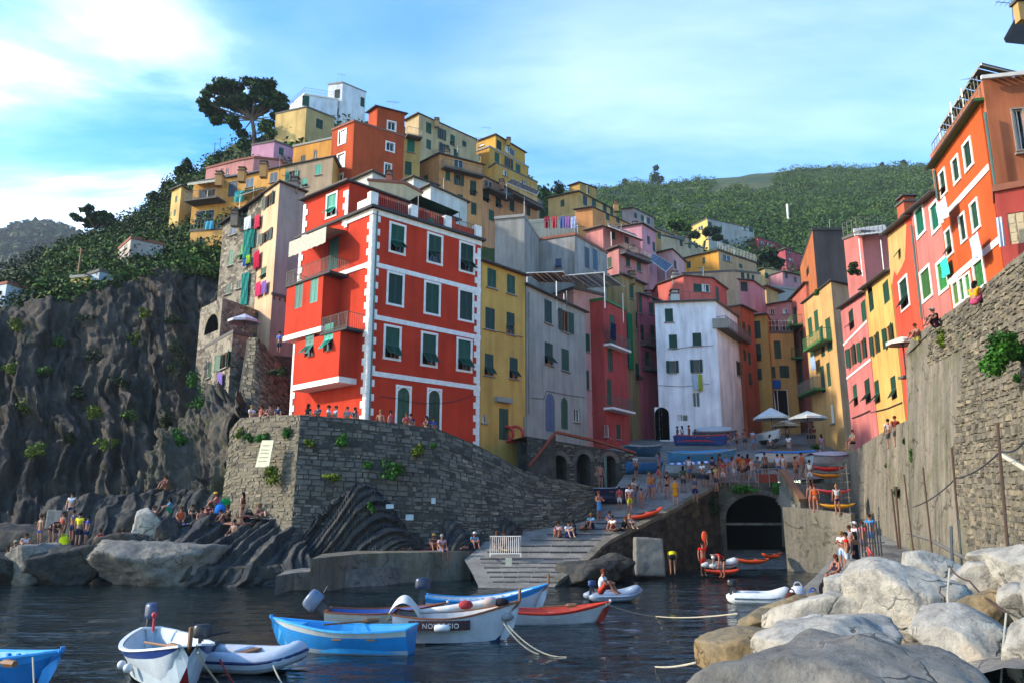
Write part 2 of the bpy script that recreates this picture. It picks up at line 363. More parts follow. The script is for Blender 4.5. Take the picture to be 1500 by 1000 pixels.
# sea: one sheet to beyond the view, waves as geometry near the boats and relief in the material
def sea():
    m, t, b = newmat('harbour_water')
    g = N(t, 'ShaderNodeTexCoord')
    n1 = noise(t, .55, 4, .55, g.outputs['Object'], (.75, 1.5, 1)); n2 = noise(t, 2.2, 4, .55, g.outputs['Object'], (.7, 1.5, 1))
    b1 = N(t, 'ShaderNodeBump', i_Strength=.7, i_Distance=.3); t.links.new(n1, b1.inputs['Height'])
    b2 = N(t, 'ShaderNodeBump', i_Strength=.75, i_Distance=.09); t.links.new(n2, b2.inputs['Height']); t.links.new(b1.outputs[0], b2.inputs['Normal'])
    t.links.new(b2.outputs[0], b.inputs['Normal'])
    dep = ramp(t, noise(t, .12, 3, .5, g.outputs['Object']), [(.35, (.002, .008, .011)), (.7, (.004, .013, .016))])
    t.links.new(dep, b.inputs['Base Color'])
    b.inputs['Roughness'].default_value = .05; b.inputs['Specular IOR Level'].default_value = .42; b.inputs['IOR'].default_value = 1.333
    xs = np.concatenate([np.linspace(-900, -45, 10), np.linspace(-44, 44, 220), np.linspace(46, 900, 10)])
    ys = np.concatenate([[-300, -100, -20], np.linspace(2, 62, 200), [70, 120, 400, 1500]])
    X, Y = np.meshgrid(xs, ys); p = np.stack([X.ravel(), Y.ravel(), np.zeros(X.size)], 1)
    fade = np.clip(1 - np.maximum(np.abs(p[:, 0]) - 35, 0) / 9, 0, 1) * np.clip((p[:, 1] - 1) / 4, 0, 1) * np.clip((62 - p[:, 1]) / 5, 0, 1)
    p[:, 2] = ((fbm(p * np.array([.35, .7, 1]), 3, 3) - .5) * .16 + (fbm(p * np.array([1.1, 2.1, 1]), 5, 2) - .5) * .05) * fade
    nx, ny = len(xs), len(ys); idx = np.arange(nx * ny).reshape(ny, nx)
    Fq = np.stack([idx[:-1, :-1], idx[:-1, 1:], idx[1:, 1:], idx[1:, :-1]], -1).reshape(-1, 4)
    struct(ob('water', npmesh('water', p, Fq, m, True)))
    # sea bed and land under everything
    q = MB(); q.quad((-1000, -400, -6), (1000, -400, -6), (1000, 1600, -6), (-1000, 1600, -6)); struct(q.build('seabed', m_rockd))
sea()

def hill_disp(seed, amp, s):
    return lambda p, a, b: amp * (fbm(p * s, seed, 5) - .5) * 2
NEAR = [(-260, 500, 64), (-60, 470, 66), (0, 455, 66), (90, 440, 66), (150, 422, 67), (230, 402, 70), (320, 402, 72), (420, 420, 70), (540, 470, 68), (700, 520, 72), (900, 600, 84), (1060, 600, 92)]
MID = [(-260, 440, 82), (-60, 425, 82), (0, 420, 84), (60, 402, 85), (110, 385, 86), (160, 375, 87), (220, 352, 88), (275, 335, 88), (330, 300, 88), (430, 262, 92), (540, 270, 92), (700, 330, 96), (900, 400, 110), (1060, 420, 125)]
RIDGE = [(-260, 430, 110), (-60, 410, 108), (0, 400, 108), (40, 385, 108), (90, 362, 108), (140, 344, 108), (190, 322, 108), (232, 300, 108), (262, 262, 108), (300, 250, 108), (320, 226, 110), (345, 207, 112), (380, 203, 114), (430, 165, 122), (540, 175, 124), (680, 225, 126), (800, 285, 135), (900, 330, 150), (1060, 380, 165)]
BACK = [Vector((p.x * 1.15, p.y + 45, p.z - 26)) for p in (P(*k) for k in RIDGE)]
hillside, HG = sheet('hillside', [NEAR, MID, RIDGE, BACK], 170, 90, m_veg, hill_disp(11, .9, .16), True); struct(hillside)
# wooded slope beyond the village
FN = [(700, 400, 150), (860, 400, 150), (980, 405, 150), (1080, 410, 150), (1180, 420, 150), (1300, 430, 150), (1420, 420, 140), (1620, 420, 140)]
FM = [(700, 330, 250), (860, 318, 255), (980, 310, 260), (1080, 315, 265), (1180, 318, 265), (1300, 312, 260), (1420, 312, 250), (1620, 320, 250)]
FR = [(700, 300, 390), (790, 288, 395), (870, 279, 400), (940, 270, 410), (1000, 268, 420), (1050, 259, 430), (1100, 253, 440), (1190, 250, 440), (1280, 248, 430), (1340, 243, 420), (1400, 250, 410), (1620, 290, 400)]
FB = [Vector((p.x * 1.1, p.y + 160, p.z - 60)) for p in (P(*k) for k in FR)]
wooded, FG = sheet('wooded_hill', [FN, FM, FR, FB], 150, 70, m_farveg, hill_disp(23, 3.2, .03), True); struct(wooded)
# headland far off to the left
LR = [(-300, 360, 800), (-120, 350, 800), (-30, 342, 800), (0, 346, 790), (22, 346, 790), (34, 334, 790), (60, 331, 790), (86, 338, 790), (102, 350, 790), (135, 362, 790), (240, 400, 790), (400, 430, 800)]
LN = [(-300, 470, 420), (-120, 470, 420), (0, 470, 420), (100, 470, 420), (200, 470, 420), (400, 480, 420)]
LB = [Vector((p.x * 1.1, p.y + 300, p.z - 120)) for p in (P(*k) for k in LR)]
headland, LG = sheet('far_headland', [LN, LR, LB], 120, 60, m_farveg, hill_disp(31, 9, .012), True); struct(headland)

# dark sea cliff on the left, upright beds
CT = [(-320, 500, 62), (-120, 470, 64), (0, 457, 65), (40, 452, 65), (60, 444, 65), (90, 440, 66), (150, 422, 67), (230, 402, 70), (330, 402, 73)]
CM = [(-320, 640, 55), (-120, 630, 56), (0, 620, 57), (60, 610, 58), (150, 590, 60), (230, 560, 61), (345, 510, 63)]
CB = [(-320, 850, 49), (-120, 800, 50), (0, 792, 50), (60, 778, 51), (110, 760, 52), (190, 720, 54), (280, 690, 55), (350, 640, 56)]
def cliff_disp(p, a, b):
    r = lambda s, sd: 1 - np.abs(fbm(p * np.array([1, 1, .55]) * s, sd, 4) - .5) * 4
    w = fbm(p * .25, 46, 3) - .5; blk = 0
    for fr, am, hh, sd in ((1.1, .75, 4.2, 1), (2.6, .4, 2.2, 2), (.45, 1.1, 9, 3)):      # upright slabs broken off at different heights
        i = np.floor((p[:, 0] + .5 * p[:, 1] + w * 3 + .12 * p[:, 2]) * fr).astype(np.int64); off = _h(i, i * 0, i * 0, sd + 60) * 9
        blk = blk + am * (_h(i, np.floor(p[:, 2] / hh + off + w * 1.5).astype(np.int64), i * 0, sd + 70) - .5)
    d = 1.8 * (fbm(p * .12, 41, 3) - .5) + .5 * r(.22, 42) + .35 * r(.6, 43) + .7 * (fbm(p * 1.3, 44, 5) - .5) + 1.5 * blk
    return -d * np.clip((b - .16) * 5, .04, 1)
CLO = [Vector((P(*k).x, P(*k).y - 2.5, -2)) for k in CB]
cliff, CG = sheet('cliff', [CLO, CB, CM, CT, NEAR[:7]][::-1], 420, 240, m_cliff, cliff_disp); struct(cliff)
# lit brown slope below the stone house
S0 = [(185, 745, 49), (240, 735, 49), (300, 730, 48.5), (350, 735, 47)]
S1 = [(205, 700, 50), (250, 655, 51), (300, 625, 51), (355, 625, 48)]
S2 = [(255, 640, 53), (280, 600, 53.5), (310, 580, 53.5), (360, 588, 51.5)]
SLO = [Vector((P(*k).x, P(*k).y - 1.5, -1)) for k in S0]
slope, SG = sheet('rock_slope', [S2, S1, S0, SLO], 110, 80, m_cliffp, lambda p, a, b: cliff_disp(p * 1.5, a, b * 0 + .5) * .6 - strata_disp(34, -2, .25, 51, .3, 0)(p, a, b)); struct(slope)

def outcrop(name, label, top, bottom, back, nu, nv, freq, lean, amp, seed, mat, bulge=.6, rough=.35, big=.5):
    """a bedded rock body: crest, face and foot with ribs, plus its level top running back"""
    bk = [Vector((P(*k).x, P(*k).y + back, P(*k).z - .15)) for k in top]
    sd = strata_disp(freq, lean, amp, seed, rough, big, .35)
    def d(p, a, b):
        bb = np.clip((b - 1 / 3) * 1.5, 0, 1)
        return -(sd(p, a, b) * np.clip(b * 3.2, .2, 1) + bulge * np.sin(np.pi * np.clip(bb, 0, 1)) ) * np.where(b < .02, 0, 1)
    lo = [Vector((P(*k).x, P(*k).y - .4, -1.5)) for k in bottom]
    o, G = sheet(name, [bk, top, bottom, lo], nu, nv, mat, d)
    return tag(o, label, 'rock')

# ---------------------------------------------------------------- boulders
_ico = None
def ico():
    global _ico
    if _ico is None:
        b = bmesh.new(); bmesh.ops.create_icosphere(b, subdivisions=5, radius=1)
        b.verts.ensure_lookup_table(); V = np.array([v.co[:] for v in b.verts]); Fq = np.array([[v.index for v in f.verts] for f in b.faces]); b.free()
        _ico = (V, Fq)
    return _ico
def boulder(c, size, seed, mat, label, yaw=0, tilt=0, k=15, soft=44, rough=.06, flat=None, group=None, cracks=.02, cube=False):
    V, Fq = ico(); rng = np.random.RandomState(seed)
    n = rng.normal(size=(k, 3)); n[:, 2] *= .8; n /= np.linalg.norm(n, axis=1, keepdims=True); h = rng.uniform(.66, .95, k)
    if flat is not None: n = np.vstack([n, [[rng.uniform(-.12, .12), rng.uniform(-.12, .12), 1]]]); h = np.append(h, flat)
    if cube: n = np.array([[1, .06, .05], [-1, .05, .04], [.04, 1, .03], [.05, -1, .05], [.05, .03, 1], [0, 0, -1.]]); h = np.array([.62, .6, .62, .6, .66, .6])
    q = np.maximum(V @ n.T, .02) / h                      # nearest cutting plane along each direction, softened
    r = 1 / (np.log(np.exp(q * soft).sum(1)) / soft)
    r = np.clip(r, .3, 1.25)
    p = V * r[:, None]
    s = np.array(size) / 2
    w = p * s
    f = fbm(w * 1.1 + seed, seed, 5) - .5
    ridge = -np.abs(fbm(w * .9 + seed * 2, seed + 3, 4) - .5); ridge = np.where(ridge > -.03, cracks * 3 * (ridge + .0), 0)
    f2 = fbm(w * 3.4 + seed, seed + 7, 4) - .5; st = fbm(w * np.array([.9, .9, 3.2]) + seed, seed + 11, 3); st = np.abs(st - .5) * -.5
    p = w * (1 + rough * 3 * f)[:, None] + V * ((ridge + (f2 * .17 + st * .16) * (rough / .06))[:, None] * s.mean())
    e = np.maximum(p.max(0), -p.min(0)); p = (p - (p.max(0) + p.min(0)) / 2) * (s / ((p.max(0) - p.min(0)) / 2))
    Rm = np.array(Matrix.Rotation(yaw, 3, 'Z') @ Matrix.Rotation(tilt, 3, 'Y'))
    o = ob('boulder', npmesh('boulder', p @ Rm.T, Fq, mat, True), None, c)
    return tag(o, label, 'rock', group)
def bpx(u0, u1, v0, v1, Y, seed, mat, label, thick=1.0, **k):
    c = P((u0 + u1) / 2, (v0 + v1) / 2, Y); wd, ht = pxm(Y, u1 - u0), pxm(Y, v1 - v0); q = k.pop('q', 1.12)
    return boulder(c, (wd * q, wd * thick, ht * q), seed, mat, label, **k)
# ================================================================ STONE WALLS, QUAYS, SLIPWAY
def polyfn(pl):
    pts = [p if isinstance(p, Vector) else P(*p) for p in pl]
    ls = [0]
    for i in range(len(pts) - 1): ls.append(ls[-1] + (pts[i + 1] - pts[i]).length)
    T = ls[-1]
    def f(a):
        d = min(max(a, 0), 1) * T
        for i in range(len(pts) - 1):
            if d <= ls[i + 1] or i == len(pts) - 2:
                return pts[i].lerp(pts[i + 1], (d - ls[i]) / max(1e-9, ls[i + 1] - ls[i]))
    return f, T
def stone_wall(name, label, top, bottom, back=.6, bed=None, smat=None, n_ind=120, h=(.14, .30), l=(.25, .75), proud=(.02, .09), seed=1, cat='wall', skip=.05, region=None, stones=True, root=None):
    """a wall between a bottom and a top line: a bed of mortar and its stones, each with an edge and depth"""
    tf, TL = polyfn(top); bf, BL = polyfn(bottom)
    rng = random.Random(seed)
    n = 48
    tp = [tf(i / n) for i in range(n + 1)]; bp = [bf(i / n) for i in range(n + 1)]
    bed = bed or m_masonry; smat = smat or m_stones
    root = root or tag(ob(name, None, None, bp[n // 2]), label, cat)
    o = root.location.copy()
    mid = (tp[-1] - tp[0]); mid.z = 0; nrm0 = Vector((mid.y, -mid.x, 0)).normalized()
    m = MB()
    bk = lambda p: p - nrm0 * back
    for i in range(n):
        a, b, c, d = bp[i] - o, bp[i + 1] - o, tp[i + 1] - o, tp[i] - o
        m.quad(a, b, c, d); m.quad(d, c, bk(c), bk(d)); m.quad(bk(b), bk(a), bk(d), bk(c))
    m.quad(bp[0] - o, tp[0] - o, bk(tp[0]) - o, bk(bp[0]) - o); m.quad(bk(bp[-1]) - o, bk(tp[-1]) - o, tp[-1] - o, bp[-1] - o)
    m.build('masonry', bed, root)
    if not stones: return root
    H = sum((tp[i] - bp[i]).length for i in range(0, n + 1, 6)) / (n // 6 + 1)
    def S(a, b): return bf(a).lerp(tf(a), b)
    rowz, items = 0, []
    while rowz < H - .05:
        hh = min(rng.uniform(*h), H - rowz); a = -rng.uniform(0, .3)
        while a < TL:
            ll = rng.uniform(*l) * (.7 + .6 * hh / h[1])
            a0, a1 = max(0, a) / TL, min(TL, a + ll - .03) / TL; b0, b1 = rowz / H, (rowz + hh - .025) / H
            a += ll
            if a1 - a0 < .12 / TL or rng.random() < skip: continue
            if region and not region((a0 + a1) / 2, (b0 + b1) / 2): continue
            q = [S(a0, b0), S(a1, b0), S(a1, b1), S(a0, b1)]
            c = sum(q, Vector()) / 4; nn = (q[1] - q[0]).cross(q[3] - q[0]).normalized()
            pr = rng.uniform(*proud); j = lambda: Vector((rng.uniform(-1, 1), rng.uniform(-1, 1), rng.uniform(-1, 1))) * .03
            ins = .03
            fr = [p + (c - p).normalized() * min(ins, (c - p).length * .4) + nn * pr + j() for p in q]
            bkq = [p - nn * .03 + j() * .5 for p in q]
            dist = max(5, c.y)
            items.append(((q[1] - q[0]).length / dist * (1 + (q[3] - q[0]).length), c, fr, bkq))
        rowz += hh
    items.sort(key=lambda t: -t[0])
    fs = [(0, 1, 2, 3), (4, 5, 1, 0), (5, 6, 2, 1), (6, 7, 3, 2), (7, 4, 0, 3)]
    for w, c, fr, bkq in items[:n_ind]:
        me = bpy.data.meshes.new('stone'); me.from_pydata([tuple(p - c) for p in fr + bkq], [], fs); me.materials.append(smat)
        ob('stone', me, root, c - o)
    m = MB()
    for w, c, fr, bkq in items[n_ind:]: m.add([p - o for p in fr + bkq], fs)
    if m.v: tag(m.build('small_stones', smat, root), None, None, kind='stuff')
    return root

# ---- street and slipway: one sheet that climbs from the water to the square
def street():
    m = MB(); rowsY = [36.4, 37.7, 39, 41, 43, 45.5, 48, 50, 52, 54, 57, 60, 65, 70, 75, 80, 90]
    right = [(36, 1.6), (37.7, 2.0), (43, 5.15), (48, 9.8), (52.0, 13.35), (52.3, 20.6), (55, 26), (62, 30), (100, 46)]
    left = [(36, -1.2), (38, -1.4), (41, -2.2), (43, -1.2), (44.6, .9), (46, 3.0), (49, 5.2), (52, 7.0), (54, 7.8), (58, 9), (64, 8), (100, 8)]
    nx = 14
    for j, Y in enumerate(rowsY):
        for i in range(nx + 1):
            x = lerp(interp(Y, left) - .2, interp(Y, right), i / nx); m.v.append((x, Y, street_z(Y)))
    for j in range(len(rowsY) - 1):
        for i in range(nx):
            a = j * (nx + 1) + i; m.f.append((a, a + 1, a + nx + 2, a + nx + 1)); m.m.append(0)
    o = struct(m.build('slipway', m_conc)); 
    # wooden skids laid across the lower ramp
    Ys = [38.1, 38.7, 39.3, 39.9, 40.5, 41.1, 41.8, 42.5, 43.2, 44, 44.8, 45.7, 46.6]
    for Y in Ys:
        x0, x1 = interp(Y, left) + .5, interp(Y, right) - .35
        if Y > 42: x0 = lerp(x0, x1, .25)
        p = MB(); n = 5
        for k in range(n):
            xa, xb = lerp(x0, x1, k / n) + .03, lerp(x0, x1, (k + 1) / n) - .03
            sk = random.uniform(-.05, .05)
            p.box(((xa + xb) / 2, Y + sk, street_z(Y) + .012), (xb - xa, .13, .05), Matrix.Rotation(R(16), 3, 'X'))
        p.build('plank', M['slate_dk'] if int(Y * 10) % 3 else M['slate'], o)
    # kerb along the ramp's water side
    k = MB(); e = [(Y, interp(Y, right)) for Y in np.linspace(37.9, 52, 22)]
    for (Ya, xa), (Yb, xb) in zip(e, e[1:]):
        za, zb = street_z(Ya), street_z(Yb)
        k.add([(xa - .45, Ya, za - .1), (xa + .02, Ya, za - .1), (xb + .02, Yb, zb - .1), (xb - .45, Yb, zb - .1), (xa - .45, Ya, za + .10), (xa + .02, Ya, za + .10), (xb + .02, Yb, zb + .10), (xb - .45, Yb, zb + .10)],
              [(4, 5, 6, 7), (0, 1, 5, 4), (1, 2, 6, 5), (3, 0, 4, 7), (2, 3, 7, 6)])
    struct(k.build('kerb', m_concp))
    return right
RIGHT = street()
# side wall under the ramp, facing the water
rt = [Vector((interp(Y, RIGHT), Y, street_z(Y) - .06)) for Y in (37.6, 40, 43, 46, 48, 50, 52)]
rb = [Vector((interp(Y, RIGHT) + .15, Y - .12, -1.0)) for Y in (37.6, 40, 43, 46, 48, 50, 52)]
stone_wall('ramp_wall', 'dark wet stone side wall below the sloping slipway', rt, rb, .5, m_masonry, stone('wet_stone', ['#24231f', '#34322c', '#434037', '#4d4a3c'], 1, .03, .6), n_ind=60, h=(.25, .5), l=(.4, 1.1), seed=3)

# ---- tunnel mouth under the bridge
def tunnel():
    Yf = 52.0; xa, xb = 13.35, 18.75; ac, ar = 15.95, 2.15; spring = 2.9; ztop = street_z(Yf) + .25
    root = tag(ob('bridge', None, None, (ac, Yf, 0)), 'stone bridge with a big dark tunnel arch down at the water', 'bridge')
    m = MB(); n = 20
    pts = [(ac + ar * math.cos(math.pi - math.pi * i / n), spring + ar * .72 * math.sin(math.pi * i / n)) for i in range(n + 1)]
    o = lambda x, y, z: (x - ac, y - Yf, z)
    m.quad(o(xa, Yf, -1), o(ac - ar, Yf, -1), o(ac - ar, Yf, spring), o(xa, Yf, spring)); m.quad(o(ac + ar, Yf, -1), o(xb, Yf, -1), o(xb, Yf, spring), o(ac + ar, Yf, spring))
    m.quad(o(xa, Yf, spring), o(ac - ar, Yf, spring), o(ac - ar, Yf, ztop), o(xa, Yf, ztop)); m.quad(o(ac + ar, Yf, spring), o(xb, Yf, spring), o(xb, Yf, ztop), o(ac + ar, Yf, ztop))
    for (x0, z0), (x1, z1) in zip(pts, pts[1:]): m.quad(o(x0, Yf, z0), o(x1, Yf, z1), o(x1, Yf, ztop), o(x0, Yf, ztop))
    m.quad(o(xa, Yf, ztop), o(xb, Yf, ztop), o(xb, Yf + .5, ztop), o(xa, Yf + .5, ztop))
    m.build('front_wall', m_concp if False else stone('bridge_stone', ['#34322c', '#4b483f', '#5f5a4e', '#6d6a58'], .9, .05, 0, moss='#2f3f1a'), root)
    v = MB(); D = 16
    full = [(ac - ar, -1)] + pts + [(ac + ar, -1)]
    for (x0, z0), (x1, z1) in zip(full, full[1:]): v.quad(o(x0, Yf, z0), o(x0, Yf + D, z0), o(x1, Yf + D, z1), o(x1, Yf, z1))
    v.add([o(x, Yf + D, z) for x, z in full], [tuple(range(len(full)))]); v.build('vault', paint('#1b1c1c', .8), root)  # wet rock darkened to near black: the tunnel's shade is in the colour
    a = MB()
    for i in range(n):                                      # voussoirs of the arch
        t0, t1 = math.pi - math.pi * (i + .06) / n, math.pi - math.pi * (i + .94) / n
        q = [(ac + r * math.cos(t), spring + r * .74 * math.sin(t)) for t, r in ((t0, ar), (t1, ar), (t1, ar + .38), (t0, ar + .38))]
        b = MB(); b.add([o(x, Yf - .07, z) for x, z in q] + [o(x, Yf + .05, z) for x, z in q], [(3, 2, 1, 0), (0, 1, 5, 4), (1, 2, 6, 5), (2, 3, 7, 6), (3, 0, 4, 7)])
        b.build('stone', m_stones, root)
    a.box(o(ac, Yf + .6, 2.6), (4.2, .18, .16)); a.build('beam', m_concp, root)
    p = MB(); p.tube([o(17.95, Yf - .15, .2), o(17.95, Yf - .15, 5.6)], .09, 6); p.build('pipe', M['pipe'], root)
    g = MB()
    g.add([o(13.4, Yf + 2.5, .9), o(18, Yf + 2.5, .9), o(18.5, Yf - 5.2, -.35), o(13.9, Yf - 4.2, -.35)], [(0, 1, 2, 3)])
    struct(ob('shingle_bank', g.mesh('shingle_bank', m_rockg), None, (ac, Yf, 0)))
tunnel()

# ---- sea wall below the red house: two battered faces meeting at a corner
C_T, C_B = P(440, 607, 42.0), P(425, 800, 41.0)
wl_t = [P(338, 628, 46.5), P(352, 612, 45.8), P(395, 608, 44), C_T]; wl_b = [P(318, 800, 45.3), P(425, 800, 41.0)]
stone_wall('sea_wall', 'sunlit end of the stone sea wall with a cream notice board and plants', wl_t, wl_b, .7, stone('sunlit_masonry', ['#4f493e', '#6b6454', '#7a7262'], 1.2, .04, 0), m_stonesw, n_ind=150, h=(.12, .26), l=(.2, .62), proud=(.005, .05), seed=5, skip=.08)  # sun side: lighter, warmer stone carries the sunlight in its colour
wr_t = [C_T, P(530, 613, 42.9), P(640, 627, 44.0), P(700, 652, 44.6), P(770, 690, 45.4), P(868, 712, 46.6)]
wr_b = [C_B, P(560, 806, 42.2), P(700, 806, 43.2), P(830, 778, 45.4), P(880, 745, 46.6)]
stone_wall('sea_wall', 'long shaded grey stone sea wall below the red house terrace', wr_t, wr_b, .7, None, m_stones, n_ind=290, h=(.10, .26), l=(.16, .62), proud=(.005, .055), seed=6, skip=.1)
# terrace floor behind the sea wall
tz = C_T.z - .95
te = MB()
pts = [P(338, 628, 46.5), C_T, P(530, 613, 42.9), P(640, 627, 44.0), P(700, 652, 44.6), P(770, 690, 45.4), P(868, 712, 46.6)]
bk = [Vector((p.x - 2 + 4.5 * i / 6, 59, p.z)) for i, p in enumerate(pts)]
for i in range(6):
    a, b, c, d = pts[i], pts[i + 1], bk[i + 1], bk[i]
    q = [Vector((p.x, p.y + (.3 if k < 2 else 0), (a if k in (0, 3) else b).z - .95)) for k, p in enumerate((a, b, c, d))]
    te.quad(*q)
struct(te.build('terrace', m_conc))
# low quay ledge along the foot of the wall
def slab(name, front, z, back, mat, lo=-1.2, disp=.05, seed=0):
    f = [PZ(u, v, z) for u, v in front]; rng = random.Random(seed); m = MB(); n = len(f)
    fr = [p + Vector((0, rng.uniform(-.08, .08), 0)) for p in f]; bkp = [Vector((p.x * 1.03, p.y + back, z + .05)) for p in f]
    for i in range(n - 1):
        m.quad(fr[i], fr[i + 1], bkp[i + 1], bkp[i])
        a, b = fr[i], fr[i + 1]; a2, b2 = a + Vector((0, -.15, lo - z)), b + Vector((0, -.15, lo - z))
        m.quad(a2, b2, b, a)
    return struct(m.build(name, mat))
slab('quay', [(455, 818), (520, 811), (569, 809), (630, 808), (690, 806), (745, 800), (800, 792)], 1.4, 3.2, m_concp, seed=2)
slab('quay', [(405, 843), (432, 838), (500, 835), (560, 832), (600, 829), (640, 825), (700, 824), (760, 826)], .72, 2.4, m_rockg, seed=3)

# ---- big retaining wall on the right and its lower wing
RW_t = [P(1327, 512, 38.5), P(1338, 492, 37.6), P(1375, 468, 33.5), P(1430, 428, 27.5), P(1500, 368, 21.5), P(1600, 300, 16)]
RW_b = [P(1326, 800, 38.0), P(1380, 830, 32.5), P(1440, 850, 26.5), P(1500, 880, 20.5), P(1600, 920, 15)]
RW_b = [p - Vector((0, 0, 2.5)) for p in RW_b]
rw = stone_wall('retaining_wall', 'tall weathered retaining wall under the bright orange houses, rubble to the right', RW_t, RW_b, 1.2, m_concp, m_stonesw, n_ind=290, h=(.07, .24), l=(.12, .6), proud=(.0, .075), seed=8,
           region=lambda a, b: (.35 + .05 * math.sin(b * 9) < a < .74) or (a >= .72 and b > .62 - .25 * (a - .72)) or (b > .86 and a > .15), skip=.03)
RW2_t = [P(1172, 700, 55.5), P(1236, 672, 52), P(1262, 652, 49), P(1300, 628, 44), P(1335, 612, 39.5)]
RW2_b = [P(1172, 760, 55), P(1238, 752, 51.5), P(1290, 770, 44.5), P(1333, 790, 39.2)]
RW2_b = [p - Vector((0, 0, 3)) for p in RW2_b]
stone_wall('retaining_wall', 'lower smooth grey wing of wall below the yellow and pink houses', RW2_t, RW2_b, .8, m_concp, None, stones=False)
# walkway behind the walls, up at the houses' feet
wk = MB()
A = [P(1327, 520, 38.5), P(1375, 474, 33.5), P(1430, 436, 27.5), P(1500, 378, 21.5), P(1600, 312, 16)]
for a, b in zip(A, A[1:]): wk.quad(a, b, Vector((b.x + 9, b.y + 3, b.z)), Vector((a.x + 9, a.y + 3, a.z)))
B_ = [P(1236, 682, 52), P(1262, 662, 49), P(1300, 638, 44), P(1335, 622, 39.5)]
for a, b in zip(B_, B_[1:]): wk.quad(a, b, Vector((b.x + 6, b.y + 2, b.z)), Vector((a.x + 6, a.y + 2, a.z)))
struct(wk.build('walkway', m_conc))
# platform with the kayaks, its water-stained front, and steps
pf_t = [P(1146, 742, 47.8), P(1180, 744, 47), P(1215, 748, 46), P(1246, 752, 45)]
pf_b = [Vector((p.x, p.y - .1, -1)) for p in pf_t]
stone_wall('quay_wall', 'pale quay wall streaked by dark water stains beside the tunnel', pf_t, pf_b, .6, m_concp, None, stones=False)
pm = MB()
for a, b in zip(pf_t, pf_t[1:]): pm.quad(a, b, Vector((b.x + 2.2, b.y + 8, b.z)), Vector((a.x + 2.2, a.y + 5.5, a.z)))
struct(pm.build('platform', m_conc))
fs_ = MB(); fs_.quad((13, 46.5, -.6), (17, 30, -.6), (34, 30, 1.2), (34, 62, 1.2)); fs_.quad((13, 46.5, -.6), (34, 62, 1.2), (24, 62, 1.2), (16, 54, -.2)); struct(fs_.build('foreshore', m_rockg))
eb = MB()
for (ya, xa_), (yb, xb_) in (((52.3, 20.55), (55, 25.9)), ((55, 25.9), (62, 29.9)), ((62, 29.9), (75, 35))): eb.quad((xa_, ya, -1), (xb_, yb, -1), (xb_, yb, street_z(yb) + .02), (xa_, ya, street_z(ya) + .02))
eb.quad((18.6, 52.45, -1), (20.7, 52.45, -1), (20.7, 52.45, 5.12), (18.6, 52.45, 5.12)); eb.quad((13.3, 52.6, 4.75), (20.7, 52.6, 4.75), (20.7, 52.6, 5.2), (13.3, 52.6, 5.2))
struct(eb.build('embankment', m_conc))
# quay ramp that people stand on, running down to the water on the right
QR = [(1142, 893, .06), (1168, 868, .2), (1196, 842, .75), (1222, 812, 1.35), (1243, 790, 1.9), (1262, 776, 2.3)]
q = MB(); lf = [PZ(*k) for k in QR]; rg = [Vector((p.x + 3.4 + .12 * i, p.y + .4, p.z + .1)) for i, p in enumerate(lf)]
for i in range(len(lf) - 1):
    q.quad(lf[i], rg[i], rg[i + 1], lf[i + 1])
    q.quad(lf[i + 1] , lf[i + 1] + Vector((-.1, 0, -4)), lf[i] + Vector((-.1, 0, -2)), lf[i])
q.quad(lf[0] + Vector((0, 0, -2)), rg[0] + Vector((0, 0, -2)), rg[0], lf[0])
ramp_o = struct(q.build('quay_ramp', m_conc))
def on_ramp(u, v):
    best = None
    for i in range(len(lf) - 1):
        for t in np.linspace(0, 1, 12):
            z = lerp(lf[i].z, lf[i + 1].z, t) + .05; p = PZ(u, v, z); e = abs(p.y - lerp(lf[i].y, lf[i + 1].y, t))
            if best is None or e < best[0]: best = (e, p)
    return best[1]
